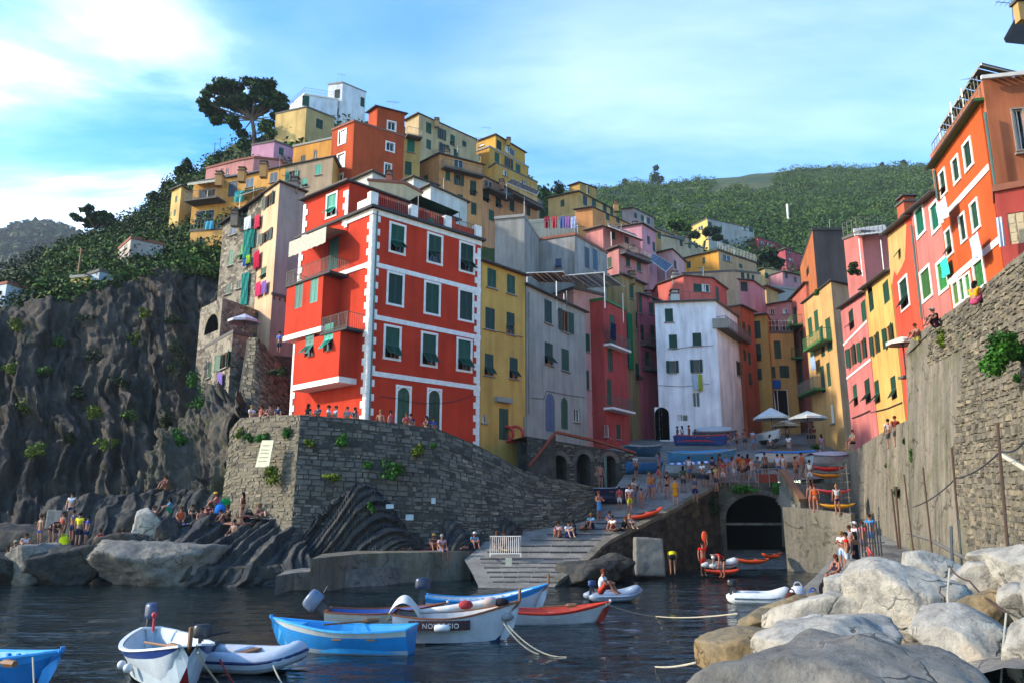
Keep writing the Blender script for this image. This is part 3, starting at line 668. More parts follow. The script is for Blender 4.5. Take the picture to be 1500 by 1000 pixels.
# ================================================================ HOUSES
class Face:
    """one outer wall plane: A (left) to B (right) as seen from outside; holds its openings"""
    def __init__(s, A, B, zb, zA, zB, root):
        s.A, s.B, s.zb, s.zA, s.zB, s.root = A, B, zb, zA, zB, root
        d = Vector((B.x - A.x, B.y - A.y, 0)); s.L = d.length; s.e = d.normalized(); s.n = Vector((s.e.y, -s.e.x, 0)); s.rz = math.atan2(s.e.y, s.e.x); s.holes = []
    def hit(s, u, v, off=0):
        d = ray(u, v); o = Vector((0, 0, CAM_H)); a = Vector((s.A.x, s.A.y, 0)) + s.n * off
        t = (a - o).dot(s.n) / d.dot(s.n); p = o + d * t
        return (p - a).dot(s.e), p.z
    def pt(s, x, z, off=0):
        return Vector((s.A.x, s.A.y, 0)) + s.e * x + s.n * off + Vector((0, 0, z))
    def rect(s, u, v, w, h, off=0):
        x, z = s.hit(u, v, off); x0, _ = s.hit(u - w / 2, v, off); x1, _ = s.hit(u + w / 2, v, off); _, z0 = s.hit(u, v + h / 2, off); _, z1 = s.hit(u, v - h / 2, off)
        return x, (z0 + z1) / 2, abs(x1 - x0), abs(z1 - z0)
    def top(s, x): return lerp(s.zA, s.zB, x / s.L)
    def wall(s, m, o, depth=.13, mi=0):
        xs = sorted({0, s.L, *[max(0, min(s.L, h[0])) for h in s.holes], *[max(0, min(s.L, h[1])) for h in s.holes]})
        zt = min(s.zA, s.zB); zs = sorted({s.zb, zt, *[max(s.zb, min(zt - .02, h[2])) for h in s.holes], *[max(s.zb, min(zt - .02, h[3])) for h in s.holes]})
        for x0, x1 in zip(xs, xs[1:]):
            run = None
            for z0, z1 in zip(zs, zs[1:]):
                cx, cz = (x0 + x1) / 2, (z0 + z1) / 2
                if any(h[0] < cx < h[1] and h[2] < cz < h[3] for h in s.holes): continue
                q = [s.pt(x0, z0), s.pt(x1, z0), s.pt(x1, s.top(x1) if z1 == zt else z1), s.pt(x0, s.top(x0) if z1 == zt else z1)]
                m.quad(*[p - o for p in q], mi)
        for h in s.holes:
            x0, x1, z0, z1 = h[:4]; dd = depth
            a = [s.pt(x0, z0), s.pt(x1, z0), s.pt(x1, z1), s.pt(x0, z1)]; b = [p - s.n * dd for p in a]
            for i in range(4): m.quad(*[p - o for p in (a[i], a[(i + 1) % 4], b[(i + 1) % 4], b[i])][::-1], mi)

def louvre_leaf(m, x0, x1, z0, z1, y, hinge=None, ang=0, n=None, axis='z'):
    """one louvred leaf in the x-z plane at depth y; optionally swung about a hinge"""
    b = MB(); w, h = x1 - x0, z1 - z0; t = min(.06, w * .16); cx, cz = (x0 + x1) / 2, (z0 + z1) / 2
    b.box((x0 + t / 2, y, cz), (t, .035, h)); b.box((x1 - t / 2, y, cz), (t, .035, h))
    for z in (z0 + t / 2, z1 - t / 2): b.box((cx, y, z), (w - 2 * t, .032, t))
    k = n or max(4, int(h / .11)); p = (h - 2 * t) / k
    for i in range(k):
        zc = z0 + t + p * (i + .5)
        b.quad((x0 + t, y - .018, zc - p * .5), (x1 - t, y - .018, zc - p * .5), (x1 - t, y + .014, zc + p * .55), (x0 + t, y + .014, zc + p * .55))
    b.quad((x1 - t, y + .016, z0), (x0 + t, y + .016, z0), (x0 + t, y + .016, z1), (x1 - t, y + .016, z1))
    vs = [Vector(q) for q in b.v]
    if ang:
        if axis == 'z': hv = Vector((hinge, y, 0)); Rm = Matrix.Rotation(ang, 3, 'Z')
        else: hv = Vector((0, y, hinge)); Rm = Matrix.Rotation(ang, 3, 'X')
        vs = [hv + Rm @ (q - hv) for q in vs]
    m.add(vs, b.f)
def window(f, u, v, w, h, style='c', shut='shutter', frame=None, sill=True, arch=False):
    x, z, Wd, Ht = f.rect(u, v, w, h); W2, H2 = Wd / 2, Ht / 2
    if style in ('o', 'O'): pass
    f.holes.append((x - W2, x + W2, z - H2, z + H2))
    rt = f.root; o = f.pt(x, z) - rt.location
    rng = random.Random(int(u * 31 + v * 7)); q1 = rng.choice((.85, 1, 1.12, 1.3)); q0 = q1 * rng.choice((.9, 1.25, 1.7))
    if style == 'c' and w < 13 and h > 12 and rng.random() < .16: style = 'h'
    pn = MB()
    pn.quad((-W2 - .03, .12, -H2 - .03), (W2 + .03, .12, -H2 - .03), (W2 + .03, .12, H2 + .03), (-W2 - .03, .12, H2 + .03), 0)
    fw = min(.07, Wd * .1)
    if style != 'c':
        for xx in (-W2 + fw / 2, W2 - fw / 2, 0): pn.box((xx, .095, 0), (fw, .05, Ht - .01), None, 1)
        for zz in (-H2 + fw / 2, H2 - fw / 2): pn.box((0, .097, zz), (Wd - .01, .05, fw), None, 1)
        if style in ('o', 'p') and rng.random() < .5: pn.quad((-W2, .11, -H2), (-W2 * .15, .11, -H2), (-W2 * .3, .11, H2), (-W2, .11, H2), 2)
    win = pn.build('door' if style == 'd' else 'window', [M['pane'], M['white'] if style in 'po' else M['wood'], M['curtain']], rt, o, f.rz)
    sm = M[shut]
    if shut in SHUT: sm = paint('#' + ''.join('%02x' % min(255, int(int(SHUT[shut][i:i + 2], 16) * k)) for i, k in ((1, q0), (3, q1), (5, q1))), .6)
    if style == 'c' or (style == 'd'):
        if style == 'd':
            d = MB()
            for s_ in (-1, 1):
                d.box((s_ * W2 / 2, .06, 0), (W2 - .02, .05, Ht - .02))
                for k in range(3): d.box((s_ * W2 / 2, .028, -H2 + Ht * (.2 + .29 * k)), (W2 * .68, .02, Ht * .22))
            d.build('leaf', sm, win)
        else:
            for s_ in (-1, 1):
                d = MB(); louvre_leaf(d, min(0, s_ * W2) + .008, max(0, s_ * W2) - .008, -H2 + .01, H2 - .01, .03); d.build('shutter', sm, win)
    elif style == 'h':                                     # leaves shut, lower flaps propped outwards
        cut = -H2 + Ht * .42
        for s_ in (-1, 1):
            d = MB(); x0, x1 = min(0, s_ * W2) + .008, max(0, s_ * W2) - .008
            louvre_leaf(d, x0, x1, cut, H2 - .01, .03)
            if s_ < 0 or rng.random() < .75: louvre_leaf(d, x0, x1, -H2 + .02, cut - .01, .02, cut, -R(rng.uniform(30, 48)), None, 'x')
            d.build('shutter', sm, win)
    elif style == 'O' or style == 'o':
        for s_ in (-1, 1):
            d = MB(); a = R(rng.uniform(2, 14))
            if s_ < 0: louvre_leaf(d, -W2 - W2 * 1.02, -W2 - .01, -H2, H2, -.05, -W2, a)
            else: louvre_leaf(d, W2 + .01, W2 + W2 * 1.02, -H2, H2, -.05, W2, -a)
            d.build('shutter', sm, win)
    if frame:
        fr = MB(); t = min(.14, Wd * .16)
        fr.box((-W2 - t / 2 + .01, -.02, 0), (t, .06, Ht)); fr.box((W2 + t / 2 - .01, -.02, 0), (t, .06, Ht))
        fr.box((0, -.022, H2 + t / 2 - .01), (Wd + 2 * t, .064, t)); fr.box((0, -.022, -H2 - t / 2 + .01), (Wd + 2 * t, .064, t))
        fr.build('frame', M[frame], win)
    if sill and style not in 'd':
        s = MB(); t = .14 if frame else .0
        s.box((0, -.05, -H2 - t - .04), (Wd + .24, .2, .07)); s.build('sill', M['sill'], win)
    if arch:
        a = MB(); n = 10; r = W2; zc = H2 - W2
        for i in range(n):
            t0, t1 = math.pi * i / n, math.pi * (i + 1) / n
            p0, p1 = (r * math.cos(t0), zc + r * math.sin(t0)), (r * math.cos(t1), zc + r * math.sin(t1))
            a.quad((p0[0], .0, p0[1]), (p0[0], 0, H2 + .01), (p1[0], 0, H2 + .01), (p1[0], .0, p1[1]))
            a.quad((p0[0], 0, p0[1]), (p1[0], 0, p1[1]), (p1[0], .13, p1[1]), (p0[0], .13, p0[1]))
        a.build('arch_infill', arch, win)
        if frame:
            q = MB(); q.tube([(r * 1.06 * math.cos(math.pi * i / 12), -.02, zc + r * 1.06 * math.sin(math.pi * i / 12)) for i in range(13)], .06, 5); q.build('arch_moulding', M[frame], win)
        b = MB(); b.box((0, .07, zc), (Wd, .05, .1)); b.build('transom', M['white'], win)
    return win
M['painted_void'] = paint('#08090a', .95, 0, .2, 0)  # flat black door leaves paint the dark inside of two open archways
M['curtain'] = cloth('#c9cac6')

SHUT = dict(shutter='#12452f', shutter_dk='#0c3b29', shutter_green='#2f6a30', shutter_blue='#22455c', shutter_teal='#1c7a68')
HOUSES = {}
def house(name, label, col, chain, Y0=None, ref=0, h=12, depth=8, roof='eave', wins=(), plane=None, rcol='slate', wear=.5, cat='house', group=None, level=True, shut='shutter', frame=None, bands=(), eave=.28, facecol=None, back=None, ztop=None):
    """chain: roofline corners (u,v) from left to right. The reference corner stands at depth Y0; the others are found on the same level eaves line,
    or on the given vertical plane (point, direction)."""
    pts = []
    if plane:
        for u, v in chain:
            d = ray(u, v); n = Vector((plane[1].y, -plane[1].x, 0)); t = (plane[0] - Vector((0, 0, CAM_H))).dot(n) / d.dot(n); pts.append(Vector((0, 0, CAM_H)) + d * t)
    else:
        r = P(*chain[ref], Y0)
        pts = [PZ(u, v, r.z) for u, v in chain]
        if back: pts = [p if b is None else P(*c, b) for p, b, c in zip(pts, back, chain)]
    zt = [p.z for p in pts]; zmin = min(zt); zb = zmin - h
    c = sum(pts, Vector()) / len(pts); c.z = zb
    root = empty(name, c, label, cat, group)
    k = len(pts)
    if k == 2:
        e = (pts[1] - pts[0]); e.z = 0; n = Vector((-e.y, e.x, 0)).normalized(); 
        bk = [pts[1] + n * depth, pts[0] + n * depth]
    elif k == 3:
        q = pts[0] + pts[2] - pts[1]; q.z = (zt[0] + zt[2]) / 2; bk = [q]
    else:
        bk = [pts[-1] + Vector((0, depth, 0)), pts[0] + Vector((0, depth, 0))]
    loop = pts + bk
    faces = [Face(pts[i], pts[i + 1], zb, zt[i], zt[i + 1], root) for i in range(k - 1)]
    H = dict(root=root, faces=faces, pts=pts, loop=loop, zb=zb, col=col)
    HOUSES[name] = H
    for w in wins:
        u, v, ww, hh = w[:4]; st = w[4] if len(w) > 4 else 'c'; kw = dict(w[5]) if len(w) > 5 else {}
        fi = kw.pop('face', None)
        if fi is None:
            cand = []
            for i, f in enumerate(faces):
                x, z = f.hit(u, v)
                cand.append((0 if -.05 < x < f.L + .05 and f.n.dot(ray(u, v)) < 0 else 1 + min(abs(x), abs(x - f.L)), i))
            fi = min(cand)[1]
        kw.setdefault('shut', shut); kw.setdefault('frame', frame)
        if kw.get('arch'): kw['arch'] = plaster(col, wear)
        window(faces[fi], u, v, ww, hh, st, **kw)
    m = MB()
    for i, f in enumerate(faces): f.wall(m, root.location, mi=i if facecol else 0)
    o = root.location
    nb = [loop[i] for i in range(k - 1, len(loop))] + [loop[0]]
    for a, b in zip(nb, nb[1:]): m.quad(*[p - o for p in (Vector((a.x, a.y, zb)), Vector((b.x, b.y, zb)), b, a)])
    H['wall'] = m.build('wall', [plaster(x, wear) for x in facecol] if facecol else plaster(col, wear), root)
    ctr = sum(loop, Vector()) / len(loop)
    if roof:
        rf = MB(); off = []
        n = len(loop)
        for i, p in enumerate(loop):
            d = Vector((p.x - ctr.x, p.y - ctr.y, 0)); d = d.normalized() * (eave * 1.4) if d.length else d
            off.append(p + d)
        t = .12
        if roof == 'eave':
            low = [p + Vector((0, 0, .003)) - o for p in off]; hi = [p + Vector((0, 0, t)) - o for p in off]
            ap = ctr + Vector((0, 0, min(2.2, .22 * (loop[0] - ctr).length))) - o; ap.z = max(q.z for q in hi) + min(1.6, .16 * (loop[0] - ctr).length)
            for i in range(n):
                j = (i + 1) % n
                rf.quad(low[i], low[j], hi[j], hi[i]); rf.add([hi[i], hi[j], ap], [(0, 1, 2)])
            rf.add(low, [tuple(range(n - 1, -1, -1))])
        elif roof == 'flat':
            hh = .25
            low = [p + Vector((0, 0, .003)) - o for p in [q + (r_ - q) * .35 for q, r_ in zip(loop, off)]]; hi = [p + Vector((0, 0, hh)) for p in low]
            for i in range(n): rf.quad(low[i], low[(i + 1) % n], hi[(i + 1) % n], hi[i])
            rf.add(hi, [tuple(range(n))]); rf.add(low, [tuple(range(n - 1, -1, -1))])
        H['roof'] = rf.build('roof', M[rcol], root)
        if roof == 'eave':
            g = MB(); g.tube([off[i] - o + Vector((0, 0, .04)) for i in range(k)], .07, 5); g.build('gutter', M['gutter'], root)
    for b in bands:                                       # painted string courses: (face, v at the face's left end, v at its right end, height px)
        f = faces[b[0]]
        z = (f.hit(chain[b[0]][0], b[1])[1] + f.hit(chain[b[0] + 1][0], b[2])[1]) / 2 if not b[4:] else None
        hh = b[3]
        bm = MB(); a = f.pt(-.02, z, .0) - o; c2 = f.pt(f.L + .02, z, 0) - o
        bm.box((0, 0, 0), (f.L + .06, .07, hh)); bm.build('band', M['whitewash'], root, (a + c2) / 2 + f.n * .012, f.rz)
    return H
def railing(f, x0, x1, z, off, h=.95, mat='rail', n=None, parent=None, ends=True, name='railing', rails=3):
    """posts and rails of a balcony along a face, off metres out"""
    m = MB(); o = f.root.location
    k = n or max(2, int(abs(x1 - x0) / .14))
    for r_ in [h] + ([.12] if rails > 1 else []): m.tube([f.pt(x0, z + r_, off) - o, f.pt(x1, z + r_, off) - o], .025, 4)
    for i in range(k + 1):
        x = lerp(x0, x1, i / k); m.tube([f.pt(x, z, off) - o, f.pt(x, z + h, off) - o], .02 if i % 6 == 0 else .011, 4, 0, False)
    if ends and off > .2:
        for x in (x0, x1):
            m.tube([f.pt(x, z + h, off) - o, f.pt(x, z + h, 0) - o], .025, 4)
            kk = max(2, int(off / .14))
            for i in range(kk): m.tube([f.pt(x, z, off * i / kk) - o, f.pt(x, z + h, off * i / kk) - o], .011, 4, 0, False)
    return m.build(name, M[mat], f.root)
def balcony(H, fi, u0, u1, v, d=1.0, slab='shutter_green', rail='rail', h=.95, t=.18):
    f = H['faces'][fi]; (x0, z), (x1, _) = f.hit(u0, v), f.hit(u1, v)
    x0, x1 = min(x0, x1), max(x0, x1); o = f.root.location
    b = MB(); b.box((0, 0, 0), (x1 - x0, d, t)); b.build('balcony_slab', M[slab], f.root, f.pt((x0 + x1) / 2, z, d / 2 + .003) - o, f.rz)
    railing(f, x0 + .04, x1 - .04, z + t / 2, d - .05, h, rail)
    return x0, x1, z
def awning(H, fi, u0, u1, v, d=1.3, drop=.5, mat=None, val=.28):
    f = H['faces'][fi]; (x0, z), (x1, _) = f.hit(u0, v, d if val > .5 else 0), f.hit(u1, v, d if val > .5 else 0); x0, x1 = min(x0, x1), max(x0, x1); o = f.root.location
    m = MB(); n = 10
    for i in range(n):
        a, b = lerp(x0, x1, i / n), lerp(x0, x1, (i + 1) / n)
        m.quad(f.pt(a, z - drop, d) - o, f.pt(b, z - drop, d) - o, f.pt(b, z, .02) - o, f.pt(a, z, .02) - o)
        s = .04 * math.sin(i * 2)
        m.quad(f.pt(a, z - drop - val + s, d) - o, f.pt(b, z - drop - val - s, d) - o, f.pt(b, z - drop, d) - o, f.pt(a, z - drop, d) - o)
    m.build('awning', mat or M['canvas'], f.root)
    p = MB()
    for x in (x0 + .03, x1 - .03): p.tube([f.pt(x, z - .3, .02) - o, f.pt(x, z - drop, d) - o], .02, 4)
    p.build('awning_arm', M['rail'], f.root)
def roof_rail(H, i0=0, i1=None, h=1.0, mat='rail', inset=.15, dz=.28, n=None, name='railing'):
    pts = H['pts'][i0:i1]; o = H['root'].location; m = MB()
    for a, b in zip(pts, pts[1:]):
        a, b = a + Vector((0, 0, dz)) - o, b + Vector((0, 0, dz)) - o; L_ = (b - a).length; k = n or max(2, int(L_ / .35))
        up = Vector((0, 0, h))
        m.tube([a + up, b + up], .025, 4); m.tube([a + up * .5, b + up * .5], .015, 4)
        for i in range(k + 1): p = a.lerp(b, i / k); m.tube([p, p + up], .018, 4, 0, False)
    return m.build(name, M[mat], H['root'])
def pipe_on(H, fi, u, v0, v1, mat='pipe', r=.055):
    f = H['faces'][fi]; x, z0 = f.hit(u, v0); z1 = f.hit(u, v1)[1]; o = f.root.location
    m = MB(); m.tube([f.pt(x, z0, .08) - o, f.pt(x, z1, .08) - o], r, 6); m.build('drainpipe', M[mat], f.root)
def cable_on(H, fi, pts, mat='dkgrey', r=.02):
    f = H['faces'][fi]; o = f.root.location; q = []
    for u, v in pts: x, z = f.hit(u, v); q.append(f.pt(x, z, .04) - o)
    m = MB(); m.tube(q, r, 4); m.build('cable', M[mat], f.root)
def chimney(H, u, v, w=.6, h=1.2, col='#b58a4a', dy=1.5):
    Y = min(p.y for p in H['pts']) + dy; p = P(u, v, Y); o = H['root'].location; m = MB()
    m.box((0, 0, -h / 2), (w, w, h), None, 0); m.box((0, 0, .06), (w + .16, w + .16, .1), None, 1); m.box((0, 0, .25), (w * .7, w * .7, .25), None, 0); m.box((0, 0, .42), (w + .1, w + .1, .07), None, 1)
    m.build('chimney', [plaster(col), M['slate']], H['root'], p - o)
def antenna(H, u, v, hpx, dy=1.5):
    Y = min(p.y for p in H['pts']) + dy; p = P(u, v, Y); t = P(u, v - hpx, Y); o = H['root'].location; m = MB()
    m.tube([p - o + Vector((0, 0, -.6)), t - o], .03, 4); k = (t - p).length
    m.tube([t - o + Vector((-.7, 0, -.1)), t - o + Vector((.7, .2, -.1))], .018, 4)
    for i in range(6): q = t - o + Vector((-.6 + .24 * i, .2 * i / 6, -.1)); m.tube([q + Vector((0, -.25, 0)), q + Vector((0, .25, 0))], .012, 4)
    m.build('aerial', M['metal'], H['root'])
M['canvas'] = cloth('#b9b6a4'); M['canvas_g'] = cloth('#1f4a43')
# ================================================================ THE RED HOUSE
G_LIT, G_SH = 'shutter_teal', 'shutter_dk'  # red house: sunlit side painted brighter teal, shaded side darker, light in the colour
Hs = {}
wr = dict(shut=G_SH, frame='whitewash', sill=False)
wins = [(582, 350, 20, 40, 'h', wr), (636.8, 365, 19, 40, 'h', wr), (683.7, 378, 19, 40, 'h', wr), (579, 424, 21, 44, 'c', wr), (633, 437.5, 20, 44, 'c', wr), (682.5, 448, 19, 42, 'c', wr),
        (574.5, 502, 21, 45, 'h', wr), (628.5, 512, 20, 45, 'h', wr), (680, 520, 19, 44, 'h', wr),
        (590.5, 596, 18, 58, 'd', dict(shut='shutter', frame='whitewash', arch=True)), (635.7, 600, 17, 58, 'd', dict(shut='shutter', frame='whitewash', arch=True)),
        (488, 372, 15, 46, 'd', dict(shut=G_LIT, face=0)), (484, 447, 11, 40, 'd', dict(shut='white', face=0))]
red = house('red_house', 'big bright red house with white corner blocks above the sea wall', '#bd3410', [(440, 351), (547, 306), (704, 354)], 46, 1, 14.6, wins=wins, roof=None, wear=.35)
f0, f1 = red['faces']; ro = red['root'].location
def fbox(H, f, x, z, off, size, name, mat, rot=None):
    m = MB(); m.box((0, 0, 0), size, rot); return m.build(name, mat, H['root'], f.pt(x, z, off) - H['root'].location, f.rz)
for v in (387.6, 464.5, 546.7):
    x, z = f1.hit(549, v); fbox(red, f1, f1.L / 2, z, .02, (f1.L + .06, .08, .3), 'band', M['whitewash']); 
    if v < 400: fbox(red, f0, f0.L * .72, z, .02, (f0.L * .5, .08, .3), 'band', M['whitewash'])
zt = f1.zA
for f in (f0, f1): fbox(red, f, f.L / 2, zt - .16, .025, (f.L + .1, .1, .34), 'band', M['whitewash']); fbox(red, f, f.L / 2, zt + .09, .12, (f.L + .5, .42, .16), 'cornice', M['slate_dk'])
tf = MB(); lp = [p - ro + Vector((0, 0, .01)) for p in red['loop']]; tf.add(lp, [(0, 1, 2, 3)]); tf.build('terrace_floor', M['slate'], red['root'])
def quoins(H, f, at, zs, zb_, zt_, pitch=.43, wa=.52, wb=.3, mat='whitewash', corner=None):
    """alternating white corner blocks; corner = second face sharing the edge"""
    o = H['root'].location; n = int((zt_ - zb_) / pitch); mem = {}
    for i in range(n):
        z = zb_ + pitch * (i + .5); k = i % 2
        if (k, at) not in mem:
            m = MB(); w1 = wa if k else wb
            if corner is not None:
                m.box((w1 / 2, 0, 0), (w1, .09, pitch - .012)); w2 = wb if k else wa
                b = MB(); b.box((-w2 / 2, 0, 0), (w2 - .01, .09, pitch - .014))
                Rm = Matrix.Rotation(f.rz - corner.rz, 3, 'Z'); m.add([Rm @ Vector(p) for p in b.v], b.f)
            else: s_ = 1 if at == 'l' else -1; m.box((s_ * w1 / 2, 0, 0), (w1, .09, pitch - .012))
            mem[(k, at)] = m.mesh('quoin', M[mat])
        fr, x = (corner, 0) if corner is not None else (f, 0 if at == 'l' else f.L)
        ob('quoin', mem[(k, at)], H['root'], fr.pt(x, z, .012) - o, fr.rz)
zb_red = f1.hit(540, 640)[1]
quoins(red, f0, 'c', 0, zb_red, zt - .35, corner=f1); quoins(red, f1, 'r', 0, zb_red - .6, zt - .35); quoins(red, f0, 'l', 0, zb_red, zt - .35)
pipe_on(red, 1, 552, 310, 615); cable_on(red, 1, [(556, 580), (580, 583), (600, 588), (620, 590), (650, 590), (675, 585), (694, 577)])
# projecting bay, lower storey, with the balcony on its roof
def bay(u0, u1, vt, vb, off, wins, soffit=True):
    m = MB(); x0, _ = f0.hit(u0, (vt + vb) / 2, off); x1, z1 = f0.hit(u1, vt, off); zb_ = f0.hit(u1, vb, off)[1]
    A, B = f0.pt(x0, 0, off), f0.pt(x1, 0, off)
    fr = Face(A, B, zb_, z1, z1, red['root']); sd = Face(B, f0.pt(x1, 0, 0), zb_, z1, z1, red['root']); sl_ = Face(f0.pt(x0, 0, 0), A, zb_, z1, z1, red['root'])
    for w in wins: window(fr, *w[:5], **w[5])
    for f in (fr, sd, sl_): f.wall(m, ro)
    c = [f0.pt(x0, 0, 0), A, B, f0.pt(x1, 0, 0)]
    for z, d in ((zb_, 1), (z1, 0)): m.quad(*[Vector((p.x, p.y, z)) - ro for p in (c if d else c[::-1])])
    m.build('bay', plaster('#bd3410', .35), red['root'])
    b = MB(); b.box((0, 0, 0), (abs(x1 - x0) + .14, off + .07, .34)); b.build('band', M['whitewash'], red['root'], f0.pt((x0 + x1) / 2, zb_ + .15, off / 2) - ro, f0.rz)
    return x0, x1, zb_, z1, fr
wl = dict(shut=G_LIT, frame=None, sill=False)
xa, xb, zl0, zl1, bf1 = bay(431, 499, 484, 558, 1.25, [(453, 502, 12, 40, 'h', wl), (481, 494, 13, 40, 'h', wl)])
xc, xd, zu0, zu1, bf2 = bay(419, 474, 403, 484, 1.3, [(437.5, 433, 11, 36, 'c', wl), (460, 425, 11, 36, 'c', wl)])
fbox(red, f0, (xd + xb) / 2 + .3, zl1 + .06, .66, (xb - xd + .75, 1.3, .14), 'balcony_slab', M['slate_dk'])
railing(f0, xd + .05, xb + .6, zl1 + .13, 1.25, .95, 'rail')
fbox(red, f0, (xc + xd) / 2 + .35, zu1 + .06, .68, (xd - xc + .9, 1.45, .14), 'balcony_slab', M['slate_dk'])
railing(f0, xc, xd + .75, zu1 + .13, 1.36, .95, 'rail')
awning(red, 0, 424, 477, 352, 1.6, .15, M['canvas'], 1.05)
# set-back top storey on the left half, terrace with white posts and red sheets on the right
px_ = f0.hit(511, 322)[0]; pc = f0.pt(px_, 0)
pent = house('penthouse', '', '#bd3410', [(446, 295), (512, 267), (668, 322)], pc.y, 1, 3.3, rcol='slate_dk', wear=.3, wins=[(486, 301, 13, 31, 'h', dict(shut=G_LIT, frame='whitewash', sill=False)), (561, 303, 26, 26, 'p', {}), (625, 330, 22, 26, 'd', {})], eave=.3)
for ch in list(pent['root'].children):                       # it is a storey of the red house: its pieces become parts of that house
    pass
pr = pent['root']
for k in ('label', 'category'): 
    if k in pr: del pr[k]
pr.name = 'upper_storey'; pr.parent = red['root']; pr.location = pr.location - ro
quoins(red, pent['faces'][0], 'l', 0, pent['zb'], pent['pts'][0].z - .2); quoins(red, pent['faces'][0], 'r', 0, pent['zb'] + .2, pent['pts'][0].z - .2)
for t in (.01, .36, .68, .985):
    x = f1.L * t; fbox(red, f1, x, zt + .65, -.25, (.55, .4, 1.0), 'parapet_post', M['whitewash'])
fbox(red, f0, f0.L - 1.2, zt + .55, -.2, (1.4, .14, .85), 'parapet', M['whitewash'])
for a, b in ((.03, .33), (.40, .66), (.72, .96)): railing(f1, f1.L * a, f1.L * b, zt + .16, -.22, 1.0, 'rail', ends=False)
redsheet = cloth('#8f2119')
for a, b in ((.05, .32), (.41, .5), (.57, .66)):
    m = MB(); m.box((0, 0, 0), (f1.L * (b - a), .03, .85)); m.build('privacy_sheet', redsheet, red['root'], f1.pt(f1.L * (a + b) / 2, zt + .62, -.3) - ro, f1.rz)
fbox(red, f1, f1.L * .86, zt + .5, -.3, (f1.L * .24, .12, .7), 'parapet', plaster('#bd3410', .35))
m = MB()
c_ = [f1.pt(f1.L * .42, zt + 2.1, -.4), f1.pt(f1.L * .80, zt + 1.75, -.2), f1.pt(f1.L * .86, zt + 2.0, -2.2), f1.pt(f1.L * .5, zt + 2.5, -2.4)]
n_ = 6
for i in range(n_):
    for j in range(n_):
        g = lambda a, b: (c_[0].lerp(c_[1], a)).lerp(c_[3].lerp(c_[2], a), b) - ro - Vector((0, 0, .28 * math.sin(a * math.pi) * math.sin(b * math.pi)))
        m.quad(g(i / n_, j / n_), g((i + 1) / n_, j / n_), g((i + 1) / n_, (j + 1) / n_), g(i / n_, (j + 1) / n_))
m.build('sun_sail', M['canvas_g'], red['root'])
m = MB()
for p in c_[:2]: m.tube([p - ro, Vector((p.x, p.y, zt + .1)) - ro], .03, 4)
m.build('sail_pole', M['rail'], red['root'])

# ================================================================ NEIGHBOURS IN THE FRONT ROW
Yr = red['pts'][2].y
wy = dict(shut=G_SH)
yel = house('yellow_house', 'narrow mustard yellow house squeezed between red and grey houses', '#b8953a', [(705, 383), (769, 405)], Yr + .3, 0, 15.5, 9, wins=[(720.4, 408, 13, 28, 'c', wy), (748.6, 417, 12, 28, 'c', wy), (718, 467, 14, 32, 'c', wy), (748, 474, 12, 32, 'c', wy), (716.5, 534, 13, 32, 'h', wy), (752.5, 539, 12, 31, 'h', wy),
      (710, 613, 7, 13, 'p', {}), (738, 621, 14, 46, 'd', dict(shut=G_SH))], rcol='slate')
fy = yel['faces'][0]; x, z = fy.hit(735, 586); fbox(yel, fy, x, z, .12, (1.5, .5, .35), 'door_hood', M['sill'])
cable_on(yel, 0, [(707, 482), (730, 486), (766, 494)]); 
gry = house('grey_house', 'plain grey rendered house with arched doors beside the yellow house', '#929085', [(771, 418), (857, 458)], yel['pts'][1].y + .2, 0, 16.5, 9, wins=[(803, 457, 11, 34, 'c', wy), (828, 471, 10, 31, 'O', wy), (804, 518, 12, 32, 'h', wy), (828, 527, 11, 32, 'c', wy), (806, 604, 14, 56, 'd', dict(shut='shutter_blue', arch=True)), (827, 605, 10, 46, 'd', dict(shut='shutter', arch=True)), (845, 608, 8, 20, 'p', {})], wear=.5)
pipe_on(gry, 0, 774, 428, 605, 'sill', .09); pipe_on(gry, 0, 768, 610, 680, 'sill', .09)
cable_on(gry, 0, [(776, 582), (796, 584), (800, 572), (830, 578), (856, 582)])
pnk = house('pink_house', 'pale pink narrow house behind the grey one with terrace canopy', '#b98f86', [(840, 424), (883, 434)], 65, 0, 19, 9, roof='flat', wins=[(861, 502, 6, 26, 'c', wy), (877, 507, 10, 28, 'h', wy), (860.5, 556, 5, 28, 'c', wy), (876, 560, 10, 30, 'c', wy), (873, 628, 9, 24, 'd', dict(shut='wood')), (871, 606, 7, 7, 'p', {})])
rd2 = house('red_pink_house', 'slim brick red house with white balcony next to pale pink house', '#a23a33', [(883, 440), (917, 456)], 65.5, 0, 19, 9, roof='flat', rcol='shutter_green', wins=[(894, 522, 7, 44, 'd', wy), (892.5, 574, 7, 38, 'd', wy), (897, 482, 8, 40, 'd', wy), (889, 631, 7, 18, 'p', {}), (906, 632, 6, 22, 'c', wy)])
balcony(rd2, 0, 884, 917, 598, .9, 'whitewash', 'rail'); balcony(rd2, 0, 884, 914, 505, .7, 'whitewash', 'rail')
och = house('ochre_house', 'tall ochre house hung with green netting in the narrow lane', '#8f7f4f', [(911, 403), (944, 418)], 72, 0, 22, 9, wins=[(925, 428, 6, 20, 'c', wy), (934, 470, 5, 26, 'c', wy), (922, 520, 6, 24, 'c', wy), (934, 545, 6, 26, 'h', wy)], wear=.9)
fo = och['faces'][0]; x, z = fo.hit(921, 500); fbox(och, fo, x, z, .2, (.9, .03, 5.4), 'netting', cloth('#1d6a45'))
